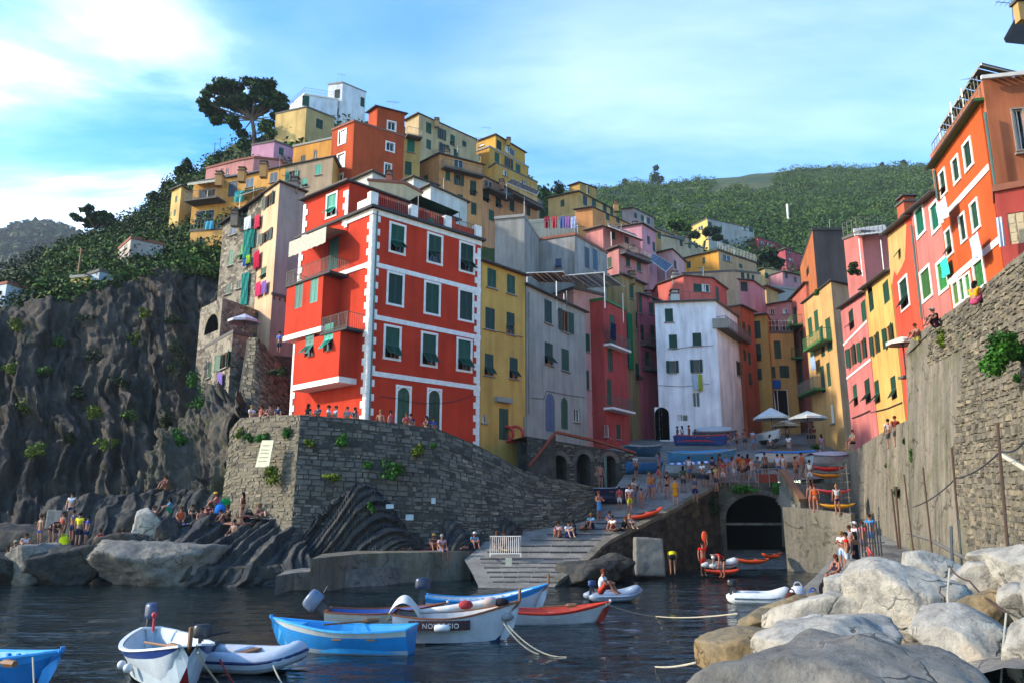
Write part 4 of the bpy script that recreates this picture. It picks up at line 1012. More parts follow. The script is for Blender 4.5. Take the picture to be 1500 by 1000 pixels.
mag = house('magenta_house', 'tall rose pink house with laundry balconies left of white house', '#a8505c', [(935, 431), (965, 442)], 74, 0, 21, 9, wins=[(938, 446, 5, 26, 'c', wy), (954, 449, 7, 22, 'c', wy), (941, 488, 5, 24, 'c', wy), (956, 486, 6, 20, 'c', wy), (948, 525, 6, 22, 'c', wy)])
balcony(mag, 0, 940, 966, 541, .8, 'slate', 'rail'); balcony(mag, 0, 938, 964, 505, .7, 'slate', 'rail')
wht = house('white_house', 'tall plain white house with few green shutters facing the square', '#e6e9ea', [(959, 444), (1047, 441), (1087, 470)], 71, 1, 14.5, wins=[(980, 462, 12, 20, 'c', wy), (986, 500, 12, 20, 'c', wy), (1021, 497, 13, 19, 'c', wy), (985, 537, 9, 18, 'O', wy), (1020, 536, 9, 19, 'O', wy), (1020, 585, 11, 22, 'p', dict(sill=False)), (1000, 612, 16, 10, 'p', dict(sill=False)), (970, 620, 21, 48, 'd', dict(shut='painted_void', arch=True)), (1083, 540, 8, 20, 'c', wy)], wear=.6, rcol='sill')
fw = wht['faces'][0]
cable_on(wht, 0, [(962, 564), (1000, 566), (1040, 562)]); cable_on(wht, 0, [(985, 512), (1010, 508), (1045, 506)])
balcony(wht, 1, 1050, 1086, 480, .9, 'slate', 'rail'); fbox(wht, fw, fw.hit(1055, 474)[0], fw.hit(1050, 474)[1], .05, (1.4, .3, .9), 'parapet', plaster('#8d8779'))

# stone arcade with brick-edged stairs below the grey house
def arcade():
    A, B = P(772, 690, 51.5), P(930, 690, 54.5); root = tag(ob('arcade', None, None, A), 'dark stone arcade under a brick edged terrace, three archways', 'building')
    f = Face(A, B, 4.0, P(815, 640, 52.3).z, P(928, 664, 54.5).z, root); m = MB(); o = A
    archs = [(819, 683, 22, 34), (855, 682, 20, 36), (893, 684, 18, 34)]
    infill = []
    for u, v, w, h in archs:
        x, z, wd, ht = f.rect(u, v, w, h); f.holes.append((x - wd / 2, x + wd / 2, 4.0 if False else z - ht, z + ht / 2)); infill.append((x, z, wd, ht))
    f.wall(m, o, 1.6); 
    q = [f.pt(0, f.zA) - o, f.pt(f.L, f.zB) - o, f.pt(f.L, f.zB, -4) - o, f.pt(0, f.zA, -4) - o]; m.quad(*q)
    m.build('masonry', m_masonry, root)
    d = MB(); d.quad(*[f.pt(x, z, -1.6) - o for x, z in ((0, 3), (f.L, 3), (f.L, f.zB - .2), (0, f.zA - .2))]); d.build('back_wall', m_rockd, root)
    for x, z, wd, ht in infill:
        a = MB(); r = wd / 2; zc = z + ht / 2 - r; n = 9
        for i in range(n):
            t0, t1 = math.pi * i / n, math.pi * (i + 1) / n; p0, p1 = (x + r * math.cos(t0), zc + r * math.sin(t0)), (x + r * math.cos(t1), zc + r * math.sin(t1))
            a.quad(*[f.pt(*k) - o for k in (p0, (p0[0], z + ht / 2 + .01), (p1[0], z + ht / 2 + .01), p1)]); a.quad(*[f.pt(p0[0], p0[1]) - o, f.pt(p1[0], p1[1]) - o, f.pt(p1[0], p1[1], -1.6) - o, f.pt(p0[0], p0[1], -1.6) - o])
        a.build('arch_infill', m_masonry, root)
        for i in range(11):
            t0, t1 = math.pi * (i + .06) / 11, math.pi * (i + .94) / 11; b = MB()
            qq = [f.pt(x + k * math.cos(t), zc + k * math.sin(t), of) - o for of in (.07, -.02) for t, k in ((t0, r), (t0, r + .3), (t1, r + .3), (t1, r))]
            b.add(qq, [(0, 1, 2, 3), (0, 1, 5, 4), (1, 2, 6, 5), (2, 3, 7, 6), (3, 0, 4, 7)]); b.build('stone', m_stones, root)
    # rubble of the face
    rng = random.Random(4); s = MB()
    for k in range(620):
        x, z = rng.uniform(.1, f.L - .1), rng.uniform(4.2, f.top(0)); w, h = rng.uniform(.15, .4), rng.uniform(.08, .18)
        if z + h > f.top(x) or any(h0[0] - .3 < x < h0[1] + .3 and z < h0[3] + .25 for h0 in f.holes): continue
        q4 = [f.pt(x + dx_, z + dz_, rng.uniform(.03, .07)) - o for dx_, dz_ in ((-w / 2, -h / 2), (w / 2, -h / 2), (w / 2 - .03, h / 2), (-w / 2 + .03, h / 2))]
        b4 = [p - f.n * .08 + (p - q4[0]) * 0 for p in q4]; s.add(q4 + b4, [(0, 1, 2, 3), (0, 1, 5, 4), (1, 2, 6, 5), (2, 3, 7, 6), (3, 0, 4, 7)])
    tag(s.build('small_stones', m_stones, root), None, None, kind='stuff')
    c = MB(); brick = paint('#8a3f28', .85)
    line = [P(775, 683, 51.0), P(814, 634, 51.8), P(870, 646, 53.2), P(930, 664, 54.6)]
    for a_, b_ in zip(line, line[1:]):
        k = int((b_ - a_).length / .3)
        for i in range(k):
            p0, p1 = a_.lerp(b_, (i + .05) / k), a_.lerp(b_, (i + .95) / k); d_ = (p1 - p0); y = Vector((d_.y, -d_.x, 0)).normalized() * .16; up = Vector((0, 0, .14))
            bb = MB(); bb.add([p0 - y, p1 - y, p1 + y, p0 + y, p0 - y + up, p1 - y + up, p1 + y + up, p0 + y + up], [(0, 1, 2, 3), (4, 5, 6, 7), (0, 1, 5, 4), (2, 3, 7, 6), (0, 3, 7, 4), (1, 2, 6, 5)])
            bb.v = [tuple(Vector(p) - A) for p in bb.v]; bb.build('brick', brick, root)
    w = MB(); a_, b_ = line[0], line[1]
    w.quad(*[p - A for p in (Vector((a_.x, a_.y, 4)), Vector((b_.x, b_.y, 4)), b_, a_)]); w.build('stair_wall', m_masonry, root)
    p = MB(); x, z = f.hit(884, 694); p.tube([f.pt(x, 4.6, .3) - o, f.pt(x, z + 1.1, .3) - o], .1, 6); p.build('drainpipe', M['pipe'], root)
arcade()

# ================================================================ RIGHT-HAND ROW (all on one street line)
ROW = (Vector((20, 33, 0)), Vector((-.206, -1, 0)).normalized())
def row(off): return (ROW[0] + Vector((ROW[1].y, -ROW[1].x, 0)) * off, ROW[1])
wo_ = dict(shut='shutter_dk', frame='whitewash', sill=False); wg = dict(shut='shutter_green', frame='whitewash', sill=False); wb_ = dict(shut='shutter_bright', frame='whitewash', sill=False); wp = dict(shut='shutter', sill=False)  # wb_ is a brighter green shutter paint
org = house('orange_house', 'vivid orange house with white bands, nearest of the right row', '#b3521a', [(1369, 245), (1436, 151)], h=15, depth=9, plane=row(0), wins=[(1382, 268, 8, 36, 'h', wo_), (1401, 249, 9, 36, 'c', wo_), (1418.5, 227, 11, 40, 'c', wo_), (1391, 355, 8, 38, 'h', wo_), (1411, 334, 8, 40, 'c', wo_), (1429, 316, 10, 42, 'c', wo_),
      (1401, 430, 8, 34, 'c', wg), (1410, 424, 6, 34, 'c', wg), (1419, 418, 7, 34, 'c', wg), (1435, 402, 14, 40, 'd', wg)], rcol='shutter_green', wear=.35)
fo = org['faces'][0]
for va, vb in ((298, 241), (405, 347)):
    za = fo.hit(1401, va)[1]; fbox(org, fo, fo.L / 2, za, .015, (fo.L - .02, .06, .28), 'band', M['whitewash'])
pipe_on(org, 0, 1446, 165, 300); pipe_on(org, 0, 1371, 250, 300)
pk2 = house('salmon_house', 'dusty salmon pink house right of the orange red one, white window frames', '#b0665a', [(1331, 316), (1374, 282)], h=15, depth=9, plane=row(-.05), wins=[(1348, 324, 12, 42, 'c', wb_), (1370, 318, 11, 40, 'c', wb_), (1357, 416, 14, 44, 'c', wg), (1381, 404, 13, 44, 'c', wg)], wear=.6)
rdo = house('orange_red_house', 'orange red house with yellow bare patch, slim, in the right row', '#c53d16', [(1299, 344), (1333, 318)], h=16, depth=9, plane=row(0), wins=[(1319, 360, 8, 36, 'h', dict(shut='shutter', sill=False)), (1325, 430, 12, 44, 'h', wo_)], wear=.5)
pipe_on(rdo, 0, 1337, 330, 480)
fr_ = rdo['faces'][0]; pm_ = MB()
q = [(1301, 345), (1328, 326), (1326, 380), (1321, 392), (1314, 404), (1310, 396), (1307, 420), (1304, 408)]
pm_.add([fr_.pt(*fr_.hit(u, v), .012) - rdo['root'].location for u, v in q], [tuple(range(len(q)))]); pm_.build('old_plaster_patch', plaster('#b39a55', .8), rdo['root'])
yl2 = house('yellow_row_house', 'light yellow house with open green shutters, in the right row', '#c09c47', [(1266, 424), (1303, 398)], h=14, depth=9, plane=row(0), wins=[(1276, 442, 7, 30, 'c', wp), (1298, 428, 9, 34, 'c', wp), (1283, 504, 6, 30, 'O', wp), (1303, 492, 7, 32, 'O', wp), (1285, 573, 7, 34, 'c', dict(shut='shutter', sill=False)), (1309, 567, 8, 34, 'h', wp)], wear=.6)
cable_on(yl2, 0, [(1276, 604), (1300, 598), (1322, 589)], 'dkgrey', .04)
pk3 = house('rose_house', 'rose pink house with open green shutters between yellow houses, right row', '#b96a61', [(1231, 452), (1266, 430)], h=13.5, depth=9, plane=row(.05), wins=[(1247, 468, 7, 30, 'c', wp), (1265, 456, 7, 32, 'c', wp), (1248.5, 521, 6, 30, 'O', wp), (1264, 512, 6, 30, 'O', wp), (1253, 578, 6, 32, 'c', wp), (1271, 572, 8, 36, 'c', wp)], wear=.6)
for va in (498, 552):
    f = pk3['faces'][0]; z = f.hit(1243, va)[1]; fbox(pk3, f, f.L / 2, z, .01, (f.L, .05, .16), 'band', M['whitewash'])
cable_on(pk3, 0, [(1249, 612), (1262, 607), (1275, 601)], 'dkgrey', .05)
crm = house('cream_house', 'cream and yellow house with green balconies at the street corner', '#b58f4c', [(1177, 444), (1217, 412), (1250, 420)], h=15, plane=None, Y0=63, ref=1, wins=[(1187, 480, 6, 30, 'c', wp), (1196, 470, 6, 32, 'c', wp), (1204, 500, 6, 46, 'd', wp), (1214, 490, 8, 50, 'd', wp), (1190, 520, 6, 30, 'c', wp), (1205, 555, 6, 40, 'd', wp), (1214, 548, 5, 36, 'c', wp), (1219, 605, 5, 30, 'p', {})], wear=.6, facecol=['#b89552', '#b8946a'])
balcony(crm, 0, 1192, 1221, 514, .95, 'shutter_green', 'shutter_green'); balcony(crm, 0, 1183, 1210, 580, .95, 'shutter_green', 'rail')
drk = house('slate_sided_house', 'tall orange house with a dark slate hung side wall', '#a8622c', [(1172, 392), (1190, 338), (1234, 338)], h=20, Y0=72, ref=1, wins=[(1183, 398, 4, 14, 'c', wp)], facecol=['#a8622c', '#4a4240'], roof='flat', rcol='slate_dk')
ln2 = house('lane_house', 'narrow coral house with three small green balconies in the lane', '#a65a44', [(1157, 440), (1180, 415)], h=15, Y0=78, ref=1, depth=6, wins=[(1165, 462, 5, 26, 'c', wp), (1175, 500, 5, 34, 'c', wp), (1173, 545, 5, 30, 'c', wp), (1164, 520, 5, 28, 'c', wp)], level=False)
for v in (490, 536, 590): balcony(ln2, 0, 1160, 1178, v, 1.2, 'shutter_green', 'shutter_green')
ter = house('terrace_house', 'low coral pink house with roof terrace behind the cream one', '#b4665c', [(1236, 352), (1262, 342), (1300, 344)], h=10, Y0=58, ref=1, roof='flat', wins=[(1250, 392, 8, 16, 'p', {})])
roof_rail(ter, 0, None, 1.1)
end = house('brown_end_house', 'salmon brown end wall under a ribbed roof at the right edge', '#a8633a', [(1439, 118), (1580, 104)], h=6.6, Y0=29.2, ref=0, depth=7, roof=None, wins=[(1494, 190, 16, 60, 'p', dict(frame='sill'))], wear=.7)
f = end['faces'][0]; rr = MB(); o = end['root'].location
for i in range(12):
    a, b = f.L * i / 12, f.L * (i + 1) / 12; 
    for x0, x1, dz in ((a, a + (b - a) * .75, 0), (a + (b - a) * .75, b, .06)):
        rr.quad(f.pt(x0, f.zA + dz, .35) - o, f.pt(x1, f.zA + dz, .35) - o, f.pt(x1, f.zA + 1.5 + dz, -2.6) - o, f.pt(x0, f.zA + 1.5 + dz, -2.6) - o)
rr.build('roof', M['slate'], end['root']); fbox(end, f, f.L / 2, f.zA - .03, .3, (f.L + .3, .12, .16), 'gutter', M['whitewash'])
low = house('lower_red_house', 'crimson lower wall with cream gate at the right edge', '#9c3a30', [(1457, 282), (1590, 262)], h=5, Y0=28.6, ref=0, depth=5, roof='flat', wins=[(1489, 330, 22, 44, 'd', dict(shut='cream'))], rcol='tileroof')if False else None
M['cream'] = paint('#b9a888', .8)
low = house('crimson_house', 'crimson lower wall with a cream gate at the right edge', '#9c3a30', [(1457, 282), (1590, 258)], h=6.2, Y0=28.4, ref=0, depth=5, roof='flat', wins=[(1490, 334, 26, 46, 'd', dict(shut='cream'))], rcol='tileroof')
top = house('dark_roofed_house', 'house corner with steep dark eaves and ochre chimney at upper right', '#5d7a6a', [(1535, 62), (1660, 40)], h=6, Y0=24, ref=0, depth=3, roof=None)
m = MB(); o = top['root'].location; a, b = P(1473, 63, 25.4) - o, P(1530, -40, 25.4) - o; d = Vector((5, .4, -.3)); t = Vector((-.05, 0, .16)); m.add([a, b, b + d, a + d, a + t, b + t, b + d + t, a + d + t], [(0, 1, 2, 3), (4, 5, 6, 7), (0, 1, 5, 4), (1, 2, 6, 5), (2, 3, 7, 6), (3, 0, 4, 7)]); m.build('roof', M['slate_dk'], top['root'])
chimney(top, 1493, 6, .28, .7, '#a88a4a', 1.0)
# sheet-roofed terrace on top of the orange house
def pergola(H, posts, roofq, label=None, mat=None, beams=5, thick=.05, name='pergola'):
    o = H['root'].location; m = MB(); pts = [p if isinstance(p, Vector) else P(*p) for p in roofq]
    g = lambda a, b: pts[0].lerp(pts[1], a).lerp(pts[3].lerp(pts[2], a), b) - o
    n = 14
    for i in range(n):
        d = .04 * (i % 2)
        a, b, c, e = g(i / n, 0), g((i + 1) / n, 0), g((i + 1) / n, 1), g(i / n, 1); up = Vector((0, 0, d))
        m.quad(a + up, b + up, c + up, e + up)
    m.build('canopy', mat or M['slate'], H['root'])
    s = MB()
    for p, hh in posts: q = P(*p) - o; s.tube([q, q - Vector((0, 0, hh))], .04, 4)
    for i in range(beams): s.tube([g(i / (beams - 1), 0) - Vector((0, 0, .06)), g(i / (beams - 1), 1) - Vector((0, 0, .06))], .035, 4)
    s.tube([g(0, 0), g(1, 0)], .04, 4); s.tube([g(0, 1), g(1, 1)], .04, 4)
    s.build('canopy_frame', M['whitewash'], H['root'])
pergola(org, [((1392, 150, 33.5), 4.0), ((1376, 190, 35.5), 3.6), ((1408, 130, 31.5), 3.6)], [P(1376, 188, 35.6), P(1437, 93, 29.7), P(1437, 93, 29.7) + Vector((3.2, .5, -.5)), P(1376, 188, 35.6) + Vector((3.2, .5, -.5))], mat=paint('#77716c', .7))
roof_rail(org, 0, None, 1.0, 'rail', dz=.2)

# ================================================================ END OF THE STREET
wy8 = dict(shut=G_SH, sill=False)
br = house('russet_house', 'tall russet house strip beside the white house in the lane', '#97502f', [(1084, 448), (1104, 458)], h=17, Y0=77, ref=0, depth=6, wins=[(1090, 480, 4, 16, 'c', wy8), (1098, 485, 4, 16, 'c', wy8), (1091, 520, 4, 16, 'c', wy8), (1098, 525, 4, 18, 'c', wy8), (1099, 555, 4, 18, 'c', wy8)])
y1 = house('amber_house', 'amber yellow house with four shuttered windows at lane end', '#ad8a3c', [(1103, 463), (1123, 461)], h=15, Y0=81, ref=0, depth=6, wins=[(1109, 483, 10, 26, 'c', wy8), (1110, 516, 10, 26, 'c', wy8), (1111, 548, 10, 17, 'c', wy8)])
y2 = house('amber_terrace_house', 'amber house below the pink terrace where people stand', '#b18c42', [(1121, 488), (1162, 488)], h=14, Y0=81.5, ref=0, depth=7, roof='flat', wins=[(1139, 512, 10, 26, 'c', wy8), (1131, 545, 10, 17, 'c', wy8), (1149, 544, 14, 18, 'c', wy8), (1140, 590, 30, 40, 'p', wy8)])
roof_rail(y2, 0, None, 1.1, 'white')
pk4 = house('pink_terrace_house', 'soft pink house rising behind the people on the terrace', '#b67a74', [(1120, 448), (1168, 440)], h=6, Y0=86, ref=0, depth=6, wins=[(1131, 478, 5, 20, 'd', wy8), (1138, 478, 5, 20, 'd', wy8), (1150, 456, 7, 8, 'p', {}), (1131, 456, 6, 8, 'p', {})], rcol='tileroof')
pk5 = house('lilac_wall_house', 'pale lilac house with a blank mauve wall above the lane', '#a98188', [(1082, 410), (1103, 412), (1120, 424)], h=8, Y0=82, ref=1, wins=[(1090, 420, 10, 14, 'c', wy8)])
yl3 = house('straw_house', 'straw coloured house with broad brown eaves in mid village', '#a98e55', [(1103, 428), (1122, 420), (1140, 428)], h=9, Y0=88, ref=1, rcol='tileroof', eave=.6)
gr2 = house('grey_shed_house', 'low house with a pale grey corrugated roof over the lane', '#8d8b86', [(1120, 420), (1165, 425)], h=6, Y0=100, ref=0, depth=8, rcol='sill', roof='flat')
sal = house('coral_house', 'coral pink house standing on the white house, wide window', '#b75a4b', [(964, 417), (1001, 404), (1043, 408), (1064, 424)], h=5.5, Y0=76, ref=2, wins=[(1022, 422, 12, 12, 'c', wy8), (1034, 422, 12, 12, 'p', {}), (1051, 430, 5, 18, 'd', wy8)], roof='eave', rcol='tileroof', eave=.15)
cr2 = house('buff_house', 'buff house with three dark windows below the golden house', '#a58c6c', [(1000, 402), (1075, 398), (1113, 402)], h=6, Y0=96, ref=1, wins=[(1088, 404, 5, 9, 'c', wy8), (1096, 405, 4, 8, 'c', wy8), (1103, 408, 4, 11, 'c', wy8), (1028, 397, 4, 8, 'p', {})], roof='flat')
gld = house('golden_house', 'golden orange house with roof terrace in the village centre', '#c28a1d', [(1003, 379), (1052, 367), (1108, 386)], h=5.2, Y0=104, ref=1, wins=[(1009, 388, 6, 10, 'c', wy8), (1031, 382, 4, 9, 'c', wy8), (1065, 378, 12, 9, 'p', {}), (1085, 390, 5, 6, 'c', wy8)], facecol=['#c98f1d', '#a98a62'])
roof_rail(gld, 1, None, 1.0, 'white')
cr3 = house('cream_row_house', 'long cream house with three dark windows on the hillside', '#a89a78', [(968, 345), (990, 350), (1030, 364)], h=6, Y0=122, ref=0, wins=[(998, 357, 4, 8, 'c', wy8), (1010, 360, 4, 8, 'c', wy8), (1020, 361, 4, 6, 'c', wy8)])
yl4 = house('amber_hill_house', 'small amber house with two windows right of pink houses', '#a88245', [(958, 334), (985, 345), (992, 352)], h=5, Y0=128, ref=0, wins=[(966, 345, 5, 10, 'c', wy8), (976, 349, 5, 10, 'c', wy8)])
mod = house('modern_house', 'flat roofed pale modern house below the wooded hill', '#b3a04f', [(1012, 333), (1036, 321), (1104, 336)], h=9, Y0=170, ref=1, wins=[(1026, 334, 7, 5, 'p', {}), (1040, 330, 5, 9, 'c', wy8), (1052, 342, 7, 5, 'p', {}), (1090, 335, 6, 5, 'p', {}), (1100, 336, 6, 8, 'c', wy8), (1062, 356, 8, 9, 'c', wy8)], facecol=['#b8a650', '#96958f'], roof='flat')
pkh = house('red_hill_house', 'rose red house on the hillside beside the modern one', '#97424a', [(1096, 357), (1110, 348), (1160, 364)], h=8, Y0=172, ref=1, wins=[(1116, 356, 6, 4, 'p', {}), (1127, 359, 6, 4, 'p', {}), (1118, 368, 6, 4, 'p', {}), (1133, 372, 6, 4, 'p', {})], rcol='tileroof')
pki = house('small_red_house', 'smaller rose house just below the red hill house', '#97424a', [(1136, 370), (1150, 365), (1173, 373)], h=7, Y0=150, ref=1, wins=[(1157, 368, 6, 5, 'p', {}), (1159, 381, 6, 4, 'p', {})], rcol='tileroof')
ylf = house('primrose_house', 'primrose yellow house with two windows right of golden house', '#b3a068', [(1112, 396), (1120, 393), (1148, 398)], h=6, Y0=120, ref=1, wins=[(1123, 404, 5, 8, 'c', wy8), (1139, 406, 4, 7, 'c', wy8)])
plf = house('mauve_house', 'small mauve pink house at far end above lane', '#a37377', [(1146, 398), (1172, 404)], h=6, Y0=118, ref=0, depth=6, wins=[(1152, 404, 4, 8, 'c', wy8), (1165, 410, 4, 8, 'c', wy8)])

# ================================================================ MIDDLE OF THE VILLAGE
gab = house('grey_gable_house', 'bare grey rendered house with white edged roof behind yellow house', '#8a8780', [(725, 322), (768, 318)], h=7, Y0=64, ref=0, depth=7, roof='flat', rcol='sill', wear=.9)
conc = house('concrete_house', 'streaked grey concrete house with laundry terrace', '#93908a', [(762, 357), (842, 345), (889, 372)], h=6.5, Y0=68, ref=1, roof='flat', rcol='tileroof', wins=[(772, 372, 10, 22, 'd', dict(shut='shutter_blue')), (818, 386, 9, 14, 'c', dict(shut='shutter_blue')), (860, 378, 7, 30, 'd', dict(shut='shutter_blue')), (872, 381, 7, 30, 'd', dict(shut='shutter_blue'))], wear=1.0)
roof_rail(conc, 0, 2, 1.5, 'rail')
bw = house('terrace_back_house', 'grey green wall behind the laundry on the terrace', '#80857a', [(768, 322), (842, 318)], h=3.5, Y0=72, ref=0, depth=4, roof=None)
pa = house('pink_balcony_house', 'salmon pink house with brick balconies, mid village', '#b3746a', [(858, 339), (883, 332), (938, 352)], h=6, Y0=82, ref=1, wins=[(898, 345, 6, 12, 'c', wy8), (918, 352, 6, 10, 'c', wy8)], rcol='slate')
pa2 = house('pink_lower_house', 'dusty pink house with green shutters below the balcony house', '#ab746d', [(880, 372), (906, 362), (950, 379)], h=9, Y0=78, ref=1, wins=[(920, 382, 6, 18, 'c', wy), (936, 389, 6, 18, 'c', wy), (893, 385, 6, 16, 'c', wy), (912, 408, 6, 16, 'O', wy), (930, 414, 6, 16, 'c', wy), (890, 408, 6, 14, 'c', wy)], rcol='slate')
balcony(pa2, 1, 907, 946, 372, .8, 'slate', 'rail')
pb = house('candy_pink_house', 'candy pink house with a tall plain gable above salmon house', '#c38d96', [(905, 334), (940, 328), (960, 340)], h=9, Y0=92, ref=1, wins=[(958, 362, 4, 14, 'c', wy8), (950, 352, 4, 12, 'c', wy8)], wear=.4)
pb2 = house('blush_house', 'low blush pink house beside the blue awning mid village', '#b38a88', [(958, 372), (985, 366), (1004, 384)], h=8, Y0=95, ref=1, wins=[(989, 388, 4, 12, 'c', wy8), (975, 388, 4, 10, 'c', wy8)])
pm3 = house('mauve_far_house', 'greyish mauve house with three windows under the woods', '#97827d', [(911, 307), (928, 305), (958, 320)], h=7, Y0=118, ref=1, wins=[(931, 316, 4, 8, 'c', wy8), (941, 320, 4, 9, 'c', wy8), (950, 324, 4, 8, 'c', wy8)])
ya = house('sandy_house', 'sandy yellow house with blue window and shed roof mid hill', '#b0924f', [(803, 291), (848, 281), (903, 310)], h=7, Y0=104, ref=1, wins=[(857, 294, 6, 14, 'c', dict(shut='shutter_blue', sill=False)), (870, 300, 6, 14, 'c', wy8), (886, 306, 5, 12, 'c', wy8), (824, 298, 6, 10, 'c', wy8), (896, 311, 4, 10, 'c', wy8)])
yt = house('sandy_tower', 'small square sandy tower above the sandy house', '#a8893f', [(834, 273), (849, 268), (873, 276)], h=5, Y0=112, ref=1, wins=[(861, 279, 4, 9, 'c', wy8)])
yb = house('apricot_house', 'apricot house with a yellow doorway below sandy house', '#bb8243', [(842, 308), (868, 304), (925, 330)], h=7, Y0=98, ref=1, wins=[(858, 324, 22, 16, 'd', dict(shut='amber')), (905, 318, 5, 12, 'c', wy8)] if False else [(905, 322, 5, 10, 'c', wy8), (890, 318, 5, 10, 'c', wy8)])
an1 = house('white_annex', 'little white annex with gray roof behind red house terrace', '#bdbdb5', [(608, 284), (631, 272), (684, 296)], h=6, Y0=66, ref=1, rcol='slate', wins=[])
an2 = house('cream_annex', 'cream flat roofed annex with terracotta edge behind red house', '#b5aa80', [(540, 266), (592, 270), (618, 284)], h=5, Y0=62, ref=1, roof='flat', rcol='tileroof')
an3 = house('pale_annex', 'pale annex with a ridge roof at orange tower foot', '#a9aaa8', [(520, 264), (546, 252), (580, 268)], h=5, Y0=68, ref=1, rcol='slate')
an4 = house('whitewashed_annex', 'whitewashed annex with gray hipped roof below the ochre house', '#b5b5ae', [(588, 268), (606, 260), (640, 272)], h=6, Y0=74, ref=1, rcol='slate')
ocb = house('orange_beige_house', 'wide orange beige house with sloping left wall and balconies', '#b98648', [(602, 247), (644, 226), (707, 242)], h=13, Y0=88, ref=1, back=[None, None, None], wins=[(672, 264, 7, 16, 'O', wp), (693, 276, 9, 22, 'c', wp), (672, 240, 14, 12, 'p', {}), (656, 258, 7, 14, 'c', wp), (674, 294, 8, 18, 'c', wp), (694, 306, 8, 18, 'c', wp), (624, 262, 6, 10, 'c', wp)], rcol='slate')
balcony(ocb, 1, 646, 705, 262 - 14, 1.0, 'slate', 'rail')
pch = house('peach_house', 'long peach house with four shuttered windows and deep balconies', '#b88555', [(706, 258), (790, 300)], h=12, Y0=92, ref=0, depth=8, wins=[(712, 287, 9, 18, 'c', wy8), (730, 295, 8, 20, 'c', wy8), (750, 300, 7, 20, 'c', wy8), (774, 310, 6, 13, 'c', wy8), (716, 270, 12, 10, 'p', {}), (744, 282, 16, 10, 'p', {}), (720, 316, 8, 16, 'c', wy8), (762, 326, 7, 14, 'c', wy8)])
balcony(pch, 0, 706, 742, 278, 1.2, 'slate', 'rail'); balcony(pch, 0, 744, 786, 288, 1.2, 'slate', 'rail')
ye1 = house('golden_top_house', 'golden yellow house on the skyline with blue picture window', '#b98f22', [(678, 216), (726, 198), (769, 224)], h=6, Y0=112, ref=1, wins=[(731, 213, 7, 13, 'c', wy8), (747, 221, 15, 10, 'p', dict(sill=False)), (705, 213, 8, 4, 'p', {})])
ye2 = house('golden_lower_house', 'broad golden lower house beneath the skyline house, three windows', '#b98c24', [(684, 228), (717, 216), (774, 246)], h=9, Y0=107, ref=1, roof='flat', rcol='sill', wins=[(728, 231, 7, 14, 'c', wy8), (745, 239, 6, 14, 'O', wy8), (759, 247, 7, 13, 'c', wy8), (700, 232, 8, 12, 'c', wy8), (740, 258, 7, 12, 'c', wy8)])
ye3 = house('mustard_house', 'mustard house with arched windows below the golden house', '#ad8733', [(716, 247), (727, 240), (787, 268)], h=9, Y0=102, ref=1, roof='flat', rcol='slate', wins=[(740, 254, 6, 9, 'p', {}), (768, 268, 6, 9, 'p', {})])
crt = house('cream_top_house', 'cream house on the skyline beside the orange tower', '#aa9a6d', [(594, 178), (614, 167), (698, 205)], h=11, Y0=98, ref=1, wins=[(628, 188, 8, 16, 'c', wy8), (647, 197, 6, 16, 'O', wy8), (663, 206, 7, 16, 'c', wy8), (680, 211, 6, 8, 'c', wy8), (628, 212, 7, 14, 'c', wy8), (650, 218, 7, 14, 'O', wy8), (668, 226, 7, 14, 'c', wy8)])
ysl = house('pale_yellow_strip_house', 'thin pale yellow house with three green windows by orange tower', '#b09548', [(592, 199), (616, 204)], h=12, Y0=86, ref=0, depth=6, wins=[(602, 213, 11, 21, 'c', dict(shut='shutter_bright')), (598, 247, 10, 20, 'c', wp)])
balcony(ysl, 0, 593, 615, 202, 1.0, 'slate', 'rail')
wf = dict(frame='whitewash', sill=False)
ort = house('orange_tower_house', 'tall burnt orange house with white framed windows, highest orange one', '#ad4a1c', [(487, 192), (519, 179), (592, 201)], h=14, Y0=79, ref=1, roof='flat', rcol='tileroof', wear=.4, wins=[(501.5, 201, 10, 19, 'p', wf), (499.6, 236, 10, 20, 'p', wf), (496.6, 266, 10, 18, 'p', wf), (571.4, 215.6, 11, 12, 'p', wf), (568, 249, 9, 17, 'p', wf)])
balcony(crt, 1, 634, 672, 232, .9, 'slate', 'rail'); balcony(ye1, 1, 728, 768, 232, .8, 'slate', 'rail')
ort2 = house('orange_upper_block', 'orange top block of the tall orange house with dark roof', '#ad4a1c', [(540, 166), (553, 157), (593, 167)], h=3.6, Y0=81, ref=1, wins=[(573.5, 185, 11, 12, 'p', wf)], rcol='slate_dk', wear=.4)

# ================================================================ UPPER LEFT
vil = house('white_villa', 'white villa with round ended upper floor on the hilltop', '#c9ccce', [(481, 125), (502, 122), (536, 136)], h=10, Y0=118, ref=1, roof='flat', rcol='sill', wins=[(494, 138, 8, 13, 'c', dict(shut='shutter_dk', sill=False)), (531, 150, 6, 14, 'c', wy8), (493, 164, 6, 10, 'c', wy8)])
vil2 = house('white_terrace_house', 'white lower wing of villa with railed roof terrace', '#c3c8cc', [(420, 162), (446, 139), (495, 147)], h=8, Y0=116, ref=1, roof='flat', rcol='whitewash', wins=[(448, 148, 10, 15, 'c', wy8)])
roof_rail(vil2, 0, None, 1.0)
cub = house('yellow_cube_house', 'plain pale yellow block with one window below the villa', '#b59f5c', [(404, 168), (449, 158), (490, 174)], h=7, Y0=106, ref=1, roof='flat', rcol='slate', wins=[(468, 182, 10, 14, 'c', wy8)], facecol=['#c0a860', '#9c8d58'])  # right face a darker copy of the left: its shade is in the plaster
lil = house('lilac_house', 'lilac pink house with one small window by the pine', '#bb8ea3', [(369, 214), (402, 208), (436, 220)], h=6, Y0=97, ref=1, roof='flat', rcol='slate', wins=[(412, 222, 7, 11, 'c', wy8)], wear=.3)
